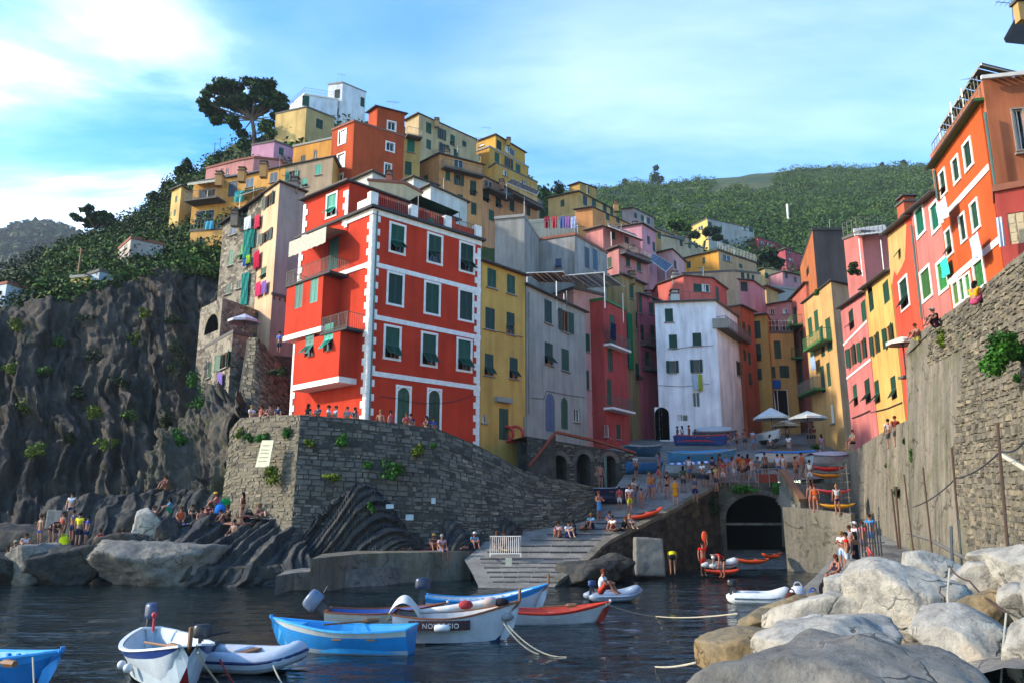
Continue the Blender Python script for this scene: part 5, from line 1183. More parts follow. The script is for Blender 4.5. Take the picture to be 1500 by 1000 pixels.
ocr = house('ochre_terrace_house', 'ochre house with red terrace wall left of the orange tower', '#b98426', [(430, 216), (486, 204)], h=8, Y0=88, ref=1, depth=6, roof='flat', rcol='sill', wins=[(444, 234, 7, 12, 'c', wy8), (462, 226, 5, 12, 'p', {})])
tpk = house('pink_terrace_row', 'low dusty pink houses with yellow pillars along the ridge terrace', '#b07a72', [(302, 248), (350, 236), (372, 232), (412, 236)], h=6, Y0=90, ref=1, roof='flat', rcol='tileroof', wins=[(325, 252, 4, 9, 'p', {}), (333, 252, 4, 9, 'p', {})])
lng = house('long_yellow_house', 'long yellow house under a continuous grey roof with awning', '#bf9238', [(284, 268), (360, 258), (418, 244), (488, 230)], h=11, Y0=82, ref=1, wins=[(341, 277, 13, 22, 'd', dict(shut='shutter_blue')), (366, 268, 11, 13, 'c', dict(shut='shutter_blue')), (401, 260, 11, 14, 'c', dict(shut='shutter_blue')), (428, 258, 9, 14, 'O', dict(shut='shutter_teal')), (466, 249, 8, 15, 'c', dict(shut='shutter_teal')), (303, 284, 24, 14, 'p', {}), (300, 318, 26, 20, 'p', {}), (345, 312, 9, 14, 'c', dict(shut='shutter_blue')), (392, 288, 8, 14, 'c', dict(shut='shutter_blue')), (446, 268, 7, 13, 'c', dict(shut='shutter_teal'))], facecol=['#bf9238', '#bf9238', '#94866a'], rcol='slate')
balcony(lng, 0, 283, 330, 302, 1.6, 'slate', 'rail', 1.0)
awning(lng, 0, 288, 330, 270, 1.5, .5, M['canvas'])
yfr = house('yellow_front_house', 'sunny yellow house with one tall green window on the cliff edge', '#c29544', [(279, 340), (332, 336), (352, 348)], h=7.5, Y0=76, ref=1, roof='flat', rcol='slate', wins=[(293, 366, 12, 33, 'c', dict(shut='shutter')), (289, 399, 5, 9, 'p', {}), (330, 352, 5, 22, 'c', wy8)])
roof_rail(yfr, 0, 2, 1.0)
yfl = house('pale_side_house', 'pale narrow yellow house at the far left end of the village', '#b7a35a', [(252, 280), (266, 273), (284, 284)], h=12, Y0=88, ref=1, wins=[(258, 292, 3, 9, 'c', wy8), (256, 312, 3, 9, 'c', wy8), (257, 335, 3, 9, 'c', wy8)])
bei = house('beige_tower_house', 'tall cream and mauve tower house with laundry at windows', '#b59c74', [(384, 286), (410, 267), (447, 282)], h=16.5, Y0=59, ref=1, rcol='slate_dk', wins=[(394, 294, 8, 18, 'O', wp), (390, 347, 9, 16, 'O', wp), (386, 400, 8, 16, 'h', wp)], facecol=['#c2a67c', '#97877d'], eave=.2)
stn = house('stone_front_house', 'rough stone house front with small windows and green netting', '#7b715d', [(327, 330), (384, 288)], h=14, Y0=60, ref=0, depth=7, back=[65, 61.6], rcol='slate_dk', wins=[(342, 334, 8, 20, 'c', dict(shut='shutter_blue')), (359, 320, 7, 14, 'c', wp), (338, 378, 6, 22, 'c', dict(shut='shutter_bright')), (354, 370, 5, 24, 'c', dict(shut='shutter_green')), (334, 424, 8, 14, 'c', wy), (350, 417, 6, 12, 'c', wy)], wear=1.0)
fs = stn['faces'][0]
netm = cloth('#3f9484')
for u, v, w, h in ((363, 358, 11, 40), (360, 424, 11, 46), (371, 350, 7, 26)):
    x, z, wd, ht = fs.rect(u, v, w, h); m = MB(); n = 10
    m.grid(lambda a, b: (wd * (a - .5), -.12 + .06 * math.sin(a * 22 + b * 3), ht * (b - .5)), 12, 6); m.build('netting', netm, stn['root'], fs.pt(x, z) - stn['root'].location, fs.rz)
# stone terrace house below it, over the cliff path
st2 = house('stone_terrace_house', 'old stone terrace house on the cliff with an arch', '#84795f', [(294, 452), (326, 436), (420, 470)], h=14, Y0=57, ref=1, roof=None, wins=[(310, 474, 20, 26, 'd', dict(arch=True, shut='painted_void'))], wear=1.0)
st3 = house('stone_lower_house', 'lower grey stone house with green shutters and parasol terrace', '#7f7863', [(300, 510), (341, 488), (366, 494)], h=11, Y0=53.5, ref=1, roof='flat', rcol='slate', wins=[(307, 542, 5, 22, 'c', dict(shut='shutter')), (329, 528, 10, 22, 'O', dict(shut='shutter'))], wear=1.0)
for h_ in (stn, st2, st3): h_['wall'].data.materials[0] = rubble()
stone_wall('stone_terrace_wall', 'rough stone buttress wall below the parasol terrace', [P(366, 494, 53.2), P(378, 494, 52.6), P(420, 545, 55)], [P(346, 625, 51.8), P(376, 640, 51.2), P(425, 640, 54)], .5, None, m_stonesw, n_ind=60, h=(.16, .3), l=(.25, .6), seed=12)
pw = MB(); q = [P(366, 517, 53.6), P(440, 517, 55.2)]; q += [q[1] + Vector((-1, 5, 0)), q[0] + Vector((-1, 5, 0))]; pw.prism([(p.x, p.y) for p in q], q[0].z - 9, q[0].z); struct(pw.build('path', m_masonry))
sb = MB()                                                     # timber struts under the beige tower's overhang
fb = bei['faces'][1]; ob_ = bei['root'].location
for i in range(5):
    x = fb.L * (.08 + .2 * i); zz = fb.hit(420, 440)[1]; sb.tube([fb.pt(x, zz, .03) - ob_, fb.pt(x + .1, zz - 1.3, -.6) - ob_], .09, 4)
sb.build('strut', M['wood_dk'], bei['root'])
x, z = fb.hit(420, 436); fbox(bei, fb, fb.L / 2, z, .03, (fb.L + .2, .16, .22), 'ledge', M['shutter_teal'] if False else M['slate'])
# ================================================================ ROCKS BY THE WATER
outcrop('rock_outcrop', 'long low dark rock shelf behind the bathers on the left', [(60, 742, 47), (110, 730, 46.5), (180, 722, 46.5), (250, 716, 46.5), (345, 722, 46)], [(40, 830, 43), (100, 825, 43.5), (180, 815, 43.8), (250, 806, 44), (345, 790, 44.6)], 5, 260, 90, 14, 1.0, .4, 61, m_rockd, .3, .8)
outcrop('rock_outcrop', 'big rounded rock with curved dark bands below the sunbathers', [(226, 768, 42.3), (262, 752, 42.8), (300, 760, 42.8), (340, 774, 42.6), (385, 764, 42.6), (445, 772, 42)], [(246, 846, 39.6), (300, 851, 38.9), (350, 852, 38.7), (400, 850, 38.8), (450, 838, 39.6)], 4, 320, 110, 13, 5.5, .5, 62, m_strata, .8, .25, .3)
outcrop('rock_outcrop', 'steep dark tilted rock beds rising against the sea wall', [(432, 785, 41), (470, 748, 41.3), (505, 718, 41.6), (525, 704, 41.8), (548, 716, 41.9), (580, 755, 42), (612, 800, 42.2)], [(420, 838, 40.2), (470, 820, 41), (520, 811, 41.3), (570, 808, 41.6), (622, 806, 41.8)], 1.2, 300, 90, 12, 8, .5, 63, m_strata, .1, .4, .6)
outcrop('rock_outcrop', 'small fins of dark rock at the foot of the wall', [(640, 785, 42.6), (652, 756, 42.8), (668, 765, 42.9), (700, 802, 43)], [(636, 806, 41.6), (660, 806, 41.8), (680, 806, 41.9), (706, 805, 42.2)], 1, 60, 40, 9, 6, .35, 64, m_strata, .1, .2, .2)
outcrop('rock_outcrop', 'dark rock lump beside the barrier at the slipway edge', [(722, 782, 43.6), (738, 752, 43.8), (752, 765, 44), (775, 792, 44.4)], [(716, 806, 42.4), (740, 803, 42.8), (760, 800, 43), (780, 795, 43.4)], 1, 50, 40, 7, 6, .3, 65, m_rockd, .1, .2, .2)
LB_ = [(-45, 32, 812, 856, 39, 1, m_rockd, 'low wet rock at the far left waterline', {}), (16, 84, 800, 858, 39.2, 2, m_rockg, 'greenish grey rock under the couple at far left', dict(flat=.75)),
       (60, 160, 802, 862, 39.5, 3, m_rockd, 'dark broken rock below the standing men', dict(flat=.72)), (128, 312, 796, 866, 38.8, 4, m_rockg, 'long smooth brown rock at the waterline', dict(flat=.62, thick=.5)),
       (170, 226, 750, 806, 43, 5, m_rockd, 'rounded blue grey rock behind the white slab', {}), (190, 236, 752, 812, 41.6, 6, m_rockw, 'pale slab of rock leaning to the right', dict(tilt=.5, k=8, thick=.6)),
       (222, 262, 760, 835, 41.4, 7, m_rockd, 'black wedge of rock beside the pale slab', {}), (150, 215, 782, 815, 41, 8, m_rockd, 'flat dark rock where a bather lies', dict(flat=.6)),
       (74, 94, 748, 772, 42.5, 9, m_conc, 'squared concrete block behind the bending man', dict(cube=True, soft=60, rough=.02)), (300, 480, 825, 862, 39.4, 10, m_rockd, 'low wet ledge under the banded rock', dict(flat=.55, thick=.4)),
       (-40, 120, 770, 840, 46, 11, m_rockd, 'dark shadowed rock mass behind the bathers', dict(thick=.6)), (930, 968, 790, 838, 42.3, 12, m_conc, 'squared pale concrete block by the ramp wall', dict(cube=True, soft=60, rough=.02)),
       (870, 925, 812, 850, 40.6, 13, m_rockd, 'dark wet boulder at the foot of the ramp', {}), (820, 905, 822, 858, 39, 14, m_rockd, 'dark wet stone at the ramp corner', dict(flat=.6))]
for u0, u1, v0, v1, Y, sd, mt, lb, kw in LB_: bpx(u0, u1, v0, v1, Y, 100 + sd, mt, lb, **kw)
RB = [(1000, 1490, 948, 1170, 6.8, 1, m_rockg, 'huge dark grey boulder at the bottom edge', dict(flat=.86, k=16)), (1030, 1150, 926, 990, 11.2, 2, m_rocko, 'brown striped boulder at the waterline', dict(flat=.8)),
      (1116, 1330, 908, 1000, 10, 3, m_rockw, 'long white boulder behind the dark one', dict(flat=.8)), (1078, 1160, 895, 940, 14, 4, m_rocko, 'ochre stained boulder by the water', {}), (1118, 1190, 872, 932, 14.5, 5, m_rocko, 'tall rusty boulder beside the quay ramp', {}),
      (1130, 1310, 868, 945, 12.6, 6, m_rockw, 'grey white boulder with a hollow', dict(flat=.85)), (1162, 1214, 868, 905, 16.5, 7, m_rocko, 'small tan boulder below the bags', {}), (1205, 1300, 842, 898, 15.2, 8, m_rockw, 'sloping pale boulder behind the seated bather', {}),
      (1248, 1415, 822, 945, 11.8, 9, m_rockw, 'largest white boulder with a fishing rope across', dict(k=11)), (1272, 1325, 832, 868, 18, 10, m_rocko, 'cream coloured round boulder near the fence', {}), (1300, 1340, 846, 874, 16.5, 11, m_rockg, 'small pointed grey boulder', {}),
      (1322, 1405, 808, 865, 15.5, 12, m_rockw, 'white boulder with a black rope knot', {}), (1392, 1484, 824, 882, 14, 13, m_rockw, 'pinkish flat boulder below the posts', dict(flat=.8)), (1420, 1486, 802, 836, 16.5, 14, m_rockw, 'far white boulder beside the wall', {}),
      (1466, 1560, 796, 872, 13, 15, m_rockw, 'tall white boulder at right edge', {}), (1390, 1485, 862, 915, 11, 16, m_rocko, 'boulder with a bright orange stain', {}), (1470, 1570, 856, 912, 10, 17, m_rockw, 'grey boulder at right edge below the tall one', {}),
      (1345, 1500, 890, 975, 9, 18, m_rockw, 'white boulder right behind the dark one', {}), (1480, 1580, 890, 1010, 8, 19, m_rockw, 'pale boulder at the bottom right corner', {}), (1180, 1260, 905, 945, 11.3, 20, m_rocko, 'tan crevice stone between white boulders', {}),
      (1350, 1420, 855, 900, 13, 21, m_rockg, 'dark wedge stone in the gap', {}), (1500, 1640, 820, 960, 9, 22, m_rockw, 'big boulder just past the right edge', {}), (1230, 1290, 820, 858, 19, 23, m_rockg, 'grey stone the bather sits against', {})]
for u0, u1, v0, v1, Y, sd, mt, lb, kw in RB: bpx(u0, u1, v0, v1, Y, 200 + sd, mt, lb, **{'soft': 130, 'k': 12, 'q': 1.03, 'thick': .9, **kw})
rbk, _ = sheet('rock_bank', [[P(1318, 800, 37), P(1400, 840, 28), P(1480, 880, 19), P(1640, 960, 9)], [P(1270, 800, 36), P(1310, 850, 24), P(1360, 900, 15), P(1500, 990, 7.5)], [P(1255, 840, 30), P(1200, 890, 19), P(1160, 935, 13.5), P(1080, 1010, 9)], [Vector((6, 26, -1)), Vector((5, 18, -1.2)), Vector((3.5, 12, -1.2)), Vector((2.2, 7, -1))]], 60, 40, m_rockg, lambda p, a, b: .5 * (fbm(p * .8, 77, 4) - .5)); struct(rbk)

def rubble_heap():                                            # small broken stone between the boulders, uncountable
    b = bmesh.new(); bmesh.ops.create_icosphere(b, subdivisions=2, radius=1); b.verts.ensure_lookup_table(); V = np.array([v.co[:] for v in b.verts]); Fq = np.array([[v.index for v in f.verts] for f in b.faces]); b.free()
    rng = np.random.RandomState(3); Vs, Fs, n = [], [], 0
    for k in range(420):
        t = rng.rand(); a = P(1175, 925, 13).lerp(P(1310, 850, 24), t); c = a.lerp(P(1480, 880, 14 + 8 * t), rng.rand()); s = rng.uniform(.10, .34); nn = rng.normal(size=(9, 3)); nn /= np.linalg.norm(nn, axis=1, keepdims=True); q = np.maximum(V @ nn.T, .02) / rng.uniform(.55, .95, 9)
        r = np.clip(1 / q.max(1), .3, 1.2); Vs.append(V * r[:, None] * s * rng.uniform(.7, 1.3, 3) + np.array([c.x, c.y, c.z - .55 + rng.uniform(-.1, .25)])); Fs.append(Fq + n); n += len(V)
    tag(ob('rubble', npmesh('rubble', np.concatenate(Vs), np.concatenate(Fs), m_rockw)), None, None, kind='stuff')
rubble_heap()

# ================================================================ PLANTS
def leaves(blobs, size, seed, elong=1.6, shell=.55, up=.3):
    rng = np.random.RandomState(seed); Vs, n0 = [], 0
    for cx, cy, cz, rx, ry, rz, n in blobs:
        d = rng.normal(size=(n, 3)); d /= np.linalg.norm(d, axis=1, keepdims=True); r = rng.uniform(shell, 1.06, n)[:, None]
        c = np.array([cx, cy, cz]) + d * r * np.array([rx, ry, rz])
        nr = d + rng.normal(size=(n, 3)) * .6 + np.array([0, 0, up]); nr /= np.linalg.norm(nr, axis=1, keepdims=True)
        t = np.cross(nr, rng.normal(size=(n, 3))); t /= np.linalg.norm(t, axis=1, keepdims=True); b = np.cross(nr, t)
        s = size * rng.uniform(.6, 1.4, n)[:, None]
        a, e = t * s * elong, b * s
        Vs.append(np.stack([c - a, c + e * .9, c + a, c - e * .9], 1).reshape(-1, 3))
    V = np.concatenate(Vs); return V, np.arange(len(V)).reshape(-1, 4)
def plant(u, v, Y, wpx, hpx, mat, label, seed, n=260, size=.06, name='shrub', off=.25, group=None):
    n = int(n * 1.6); size *= .7; c = P(u, v, Y) - Vector((0, off, 0)); w, h = pxm(Y, wpx) / 2, pxm(Y, hpx) / 2; rng = random.Random(seed)
    bl = [(rng.uniform(-.55, .55) * w, rng.uniform(-.3, .3) * w, rng.uniform(-.55, .55) * h, w * rng.uniform(.3, .6), w * .45, h * rng.uniform(.3, .6), n // 6) for _ in range(6)]
    V, Fq = leaves(bl, size, seed); root = empty(name, c, label, 'plant', group)
    ob('foliage', npmesh('foliage', V, Fq, mat), root)
    m = MB()
    for i in range(4): b = bl[i]; m.tube([(0, off * .8, -h * .3), (b[0] * .5, off * .2, b[2] * .4), b[:3]], [.025, .015, .008], 4)
    m.build('stem', m_bark, root); return root
WP = [(352, 634, 45.4, 16, 18, m_leafy, 'yellow green tuft at the left end of the sea wall'), (366, 641, 44.8, 16, 12, m_leafb, 'small green tuft next to the yellow green one on wall'), (386, 643, 44, 22, 22, m_leafb, 'green bush right above the cream notice board'),
      (424, 634, 42.5, 18, 20, m_leafb, 'small bush near the top corner of the sea wall'), (404, 700, 42.2, 34, 44, m_leafy, 'yellow green plant trailing below the notice board'), (454, 650, 42.0, 20, 12, m_leafy, 'low plant just right of the sea wall corner'),
      (500, 645, 42.4, 26, 24, m_leafb, 'bushy plant high on the shaded sea wall'), (490, 698, 41.7, 34, 12, m_leafy, 'flat bright plant above the tilted rock beds'), (540, 681, 42.3, 20, 14, m_leafb, 'small plant at the crest of the tilted beds'),
      (578, 688, 42.6, 38, 34, m_leafb, 'large leafy bush in the middle of the sea wall'), (612, 658, 43.2, 22, 24, m_leafy, 'yellowing plant hanging under the parapet'), (545, 742, 41.6, 14, 14, m_leafb, 'tuft in a crack of the tilted beds'), (636, 652, 43.6, 12, 10, m_leafb, 'tiny tuft right of the yellowing plant on the wall'),
      (1088, 714, 51.8, 44, 16, m_leafb, 'green creeper over the tunnel arch'), (1138, 714, 51.8, 22, 20, m_leafb, 'creeper at the right end of the bridge'), (1045, 738, 51.4, 24, 40, m_leafd, 'dark ivy at the left of the tunnel mouth'),
      (1476, 518, 21.6, 92, 62, m_leafb, 'big bright green bush on the right wall'), (1494, 558, 22.2, 26, 24, m_leafb, 'smaller bush under the big bright one'), (1380, 496, 32.6, 26, 36, m_leafy, 'bush hanging over the top of the tall wall'), (1412, 496, 29.5, 18, 14, m_leafb, 'small tuft right of the hanging bush'),
      (1335, 675, 38, 10, 50, m_leafb, 'long hanging plant at the wall corner'), (1310, 720, 42, 12, 18, m_leafd, 'dark tuft low on the smooth wall'), (1322, 645, 41, 8, 12, m_leafd, 'dark tuft high on the smooth wall wing'), (1298, 682, 44.5, 10, 10, m_leafd, 'little dark tuft in the middle of wall wing'),
      (290, 592, 52.6, 50, 26, m_leafb, 'leafy shrubs on the slope under the stone house'), (268, 640, 51.5, 36, 40, m_leafb, 'green bush halfway down the left slope'), (290, 560, 55, 36, 40, m_leafb, 'bush beside the lower stone house wall'), (262, 520, 58, 36, 70, m_leafd, 'dark ivy patch on the cliff near the stone house'), (240, 625, 56, 40, 60, m_leafd, 'dark bush at the foot of the cliff'),
      (410, 545, 52.5, 40, 20, m_leafd, 'dark plants on top of the stone buttress'), (1195, 430, 60, 8, 10, m_leafb, 'potted plant on the balcony above the street'), (1194, 656, 66, 24, 12, m_leafb, 'green planter by the restaurant terrace'), (1250, 395, 55, 22, 26, m_leafd, 'leafy roof garden plant on the coral terrace')]
for i, w in enumerate(WP): plant(*w, 300 + i, n=1500 if w[3] > 80 else 300 if w[3] > 20 else 150, size=.05 + .0006 * w[2])
CLW = [(30, 480, 'highest at far left'), (140, 520, 'upper middle, right of a taller ledge'), (70, 545, 'left of the middle, halfway up'), (40, 600, 'left edge, a third of the way up'), (150, 600, 'centre, below the halfway line'), (110, 640, 'centre, low above the shelf rock'), (180, 560, 'right of centre, halfway up'), (130, 470, 'just under the cliff top at centre'), (200, 500, 'upper right, left of the stone house'), (90, 500, 'upper left, under the hill trees'), (215, 460, 'near the top by the yellow house'), (165, 650, 'low, above the concrete block'), (60, 660, 'lowest at left, over the bathers'), (255, 470, 'topmost right beside the arch house'), (120, 575, 'dead centre of the cliff'), (20, 540, 'left edge halfway up'), (195, 610, 'right foot near the brown slope')]
for i, (u, v, wh) in enumerate(CLW):
    g = CG.reshape(-1, 3); t = P(u, v, 58); d = np.array(ray(u, v)); rel = g - np.array([0, 0, CAM_H]); k = np.argmax((rel @ d) / np.linalg.norm(rel, axis=1) / np.linalg.norm(d)); p = g[k]
    plant(u, v, p[1], random.uniform(22, 44), random.uniform(14, 34), random.choice([m_leafd, m_leafy, m_leaf]), 'scrub on the dark cliff, ' + wh, 400 + i, 140, .10, group='scrub on the dark cliff', off=.5)

def bushes(name, pts, smin, smax, n, leaf, mat, seed, flat=.75):
    rng = np.random.RandomState(seed); bl = []
    for p in pts:
        s = rng.uniform(smin, smax); bl.append((p[0], p[1], p[2] + s * .25, s * rng.uniform(.8, 1.3), s, s * flat * rng.uniform(.7, 1.3), n))
    V, Fq = leaves(bl, leaf, seed, 1.3, .75); o = ob(name, npmesh(name, V, Fq, mat)); o['kind'] = 'stuff'; return o
def pick(G, k, seed, cond=None):
    g = G.reshape(-1, 3); rng = np.random.RandomState(seed); ok = g[cond(g)] if cond is not None else g
    ok = ok[(fbm(ok * (6 / np.maximum(ok[:, 1:2], 60)), seed, 3) > .43)]
    i = rng.randint(0, len(ok), k); return ok[i] + rng.uniform(-.5, .5, (k, 3)) * np.array([1, 1, 0]) * 1.5
rel = lambda g: (g[:, 0] / np.maximum(g[:, 1], 1))
bushes('hillside_scrub', pick(HG[:70], 1500, 1, lambda g: (rel(g) < -.30) & (rel(g) > -.80)), .5, 1.5, 75, .13, m_leaf, 11)
bushes('hillside_scrub', pick(HG[:70], 500, 2, lambda g: (rel(g) < -.33) & (rel(g) > -.80)), .6, 1.9, 90, .13, m_leafd, 12)
bushes('hillside_scrub', pick(HG[:64], 600, 5, lambda g: (rel(g) > -.30) & (rel(g) < .3) & (g[:, 1] > 95)), .8, 2.2, 40, .25, m_leaf, 15)
bushes('woodland', pick(FG[:48], 2900, 3, lambda g: (rel(g) > -.02) & (rel(g) < .62)), 0.9, 4.6, 115, .27, m_farleaf, 13)
bushes('woodland', pick(FG[:48], 1500, 4, lambda g: (rel(g) > -.02) & (rel(g) < .62)), 1.2, 3.8, 115, .26, m_leaf, 14)
bushes('headland_wood', pick(LG[:42], 1500, 6, lambda g: (rel(g) < -.42) & (rel(g) > -.75)), 6, 13, 30, 2.6, m_leafd, 16)
def tree(name, label, base, top_px, blobs_px, Y, mat, seed, leaf, trunk=.35, n=260, limbs=True, group=None, dyr=1.0):
    """trunk and limbs grown from the base up into the crown's clumps"""
    b = P(base[0], base[1], Y) - Vector((0, 0, .8)); root = empty(name, b, label, 'tree', group); rng = random.Random(seed)
    bl = []
    for u, v, wp, hp in blobs_px:
        dy = rng.uniform(-1, 1) * pxm(Y, wp) * dyr; c = P(u, v, Y) + Vector((0, dy, 0)) - b
        bl.append((c.x, c.y, c.z, pxm(Y, wp) / 2, pxm(Y, wp) / 2, pxm(Y, hp) / 2, n))
    V, Fq = leaves(bl, leaf, seed, 1.8, .45, .5); ob('crown', npmesh('crown', V, Fq, mat), root)
    fork = P(top_px[0], top_px[1], Y) - b; m = MB(); mid = fork * .5 + Vector((rng.uniform(-.3, .3), 0, 0))
    m.tube([(0, 0, -1), mid, fork], [trunk, trunk * .8, trunk * .6], 7)
    m.build('trunk', m_bark, root); m = MB()
    for k, q in enumerate(bl):
        if limbs and k % 2 == 0:
            e = Vector(q[:3]); m.tube([fork * .92, fork.lerp(e, .5) + Vector((0, 0, -.25)), e], [trunk * .35, trunk * .2, trunk * .08], 5)
    if m.v: m.build('limb', m_bark, root)
    return root
rng = random.Random(5)
pb_ = []
for k in range(58):
    a = rng.uniform(0, math.pi); r = math.sqrt(rng.random())
    u = 363 + 60 * r * math.cos(a); v = 156 - 38 * r * math.sin(a) + rng.uniform(-2, 6) + 5 * abs(math.cos(a)) * r
    pb_.append((u, v, rng.uniform(16, 28), rng.uniform(9, 14)))
pb_ += [(311, 168, 22, 10), (318, 178, 20, 8), (304, 158, 20, 10), (345, 184, 24, 16), (352, 192, 18, 12), (338, 175, 20, 12), (405, 170, 22, 10), (415, 158, 18, 10), (395, 180, 16, 8)]
tree('umbrella_pine', 'large umbrella pine spreading on the left skyline', (374, 212), (369, 172), pb_, 111, m_pine, 21, .20, .42, 190)
rng = random.Random(9); pb_ = []
for k in range(26):
    a = rng.uniform(0, math.pi); r = math.sqrt(rng.random()); pb_.append((137 + 30 * r * math.cos(a), 324 - 17 * r * math.sin(a) + rng.uniform(-1, 6), rng.uniform(10, 18), rng.uniform(6, 9)))
tree('umbrella_pine', 'smaller umbrella pine lower on the left hillside', (140, 347), (138, 332), pb_, 104, m_pine, 22, .17, .22, 130)
TS = [('dark_tree', 'dark evergreen clump below the big pine', (345, 240), [(345, 222, 34, 26), (352, 206, 24, 18), (336, 230, 26, 20), (360, 215, 20, 20)], 108, m_pine, .2), ('dark_tree', 'dark trees at the left end of the ridge', (268, 285), [(268, 262, 24, 30), (262, 250, 16, 18), (276, 246, 16, 22), (255, 275, 22, 24), (285, 262, 16, 22)], 106, m_pine, .2),
      ('dark_tree', 'tree clump beside the pale narrow house', (240, 300), [(242, 285, 24, 24), (232, 296, 22, 20), (250, 275, 18, 18)], 106, m_leafd, .2), ('dark_tree', 'leafy tree on the terrace left of the lilac house', (396, 205), [(392, 192, 26, 20), (402, 200, 22, 16)], 109, m_leaf, .18),
      ('round_tree', 'round dark tree on the skyline right of golden house', (795, 300), [(796, 286, 20, 24), (788, 292, 14, 16)], 132, m_leafd, .2), ('round_tree', 'second round tree right of the skyline house', (818, 298), [(817, 282, 22, 22), (828, 288, 14, 16)], 134, m_leafd, .2),
      ('lone_tree', 'lone dark tree on the wooded ridge', (961, 274), [(960, 254, 14, 12), (957, 262, 16, 10), (966, 264, 14, 10), (961, 247, 8, 8)], 405, m_pine, .7), ('ridge_tree', 'conical dark tree near left end of the wooded ridge', (916, 282), [(915, 272, 12, 16), (915, 266, 7, 10)], 396, m_pine, .7),
      ('ridge_tree', 'tiny leaning tree on the far right ridge', (1325, 246), [(1324, 238, 8, 6), (1327, 241, 6, 4)], 425, m_leafd, .7), ('ridge_tree', 'tiny round tree left of the leaning one on ridge', (1294, 246), [(1293, 241, 6, 6)], 428, m_leafd, .7), ('ridge_tree', 'small ridge tree above the right hill crest', (1215, 252), [(1215, 246, 6, 7)], 438, m_leafd, .7),
      ('bushy_tree', 'bushy green tree in front of the rose hill house', (1110, 398), [(1100, 385, 30, 22), (1120, 380, 26, 18), (1135, 388, 22, 18), (1088, 378, 20, 14)], 138, m_leafd, .3), ('bushy_tree', 'dark garden tree beside the modern house', (1030, 352), [(1035, 348, 30, 10), (1016, 345, 20, 10), (1050, 350, 16, 8)], 158, m_leafd, .3),
      ('bushy_tree', 'green tree between the buff and amber hill houses', (996, 345), [(985, 335, 24, 14), (1000, 338, 20, 12)], 145, m_leaf, .3), ('dark_tree', 'dense dark bush above the cliff edge at left', (150, 430), [(150, 412, 40, 30), (135, 422, 26, 20), (165, 420, 24, 20)], 71, m_leafd, .16), ('dark_tree', 'spreading bush above the cliff near the white hut', (70, 440), [(70, 425, 34, 26), (90, 418, 30, 24), (50, 435, 26, 18)], 70, m_leaf, .16),
      ('dark_tree', 'low bright tree by the fence on the left hill', (200, 395), [(205, 375, 36, 22), (225, 368, 24, 20), (190, 385, 24, 18)], 80, m_leaf, .18), ('yellow_shrub', 'yellowing shrub beside the stone wall of the cliff house', (225, 375), [(232, 362, 18, 26), (224, 374, 18, 18)], 78, m_leafy, .16)]
for i, (nm, lb, bs, bl, Y, mt, lf) in enumerate(TS): tree(nm, lb, bs, (bl[0][0], bl[0][1] + 3), bl, Y, mt, 500 + i, lf, .12 + .0012 * Y, 220 if Y < 200 else 60)
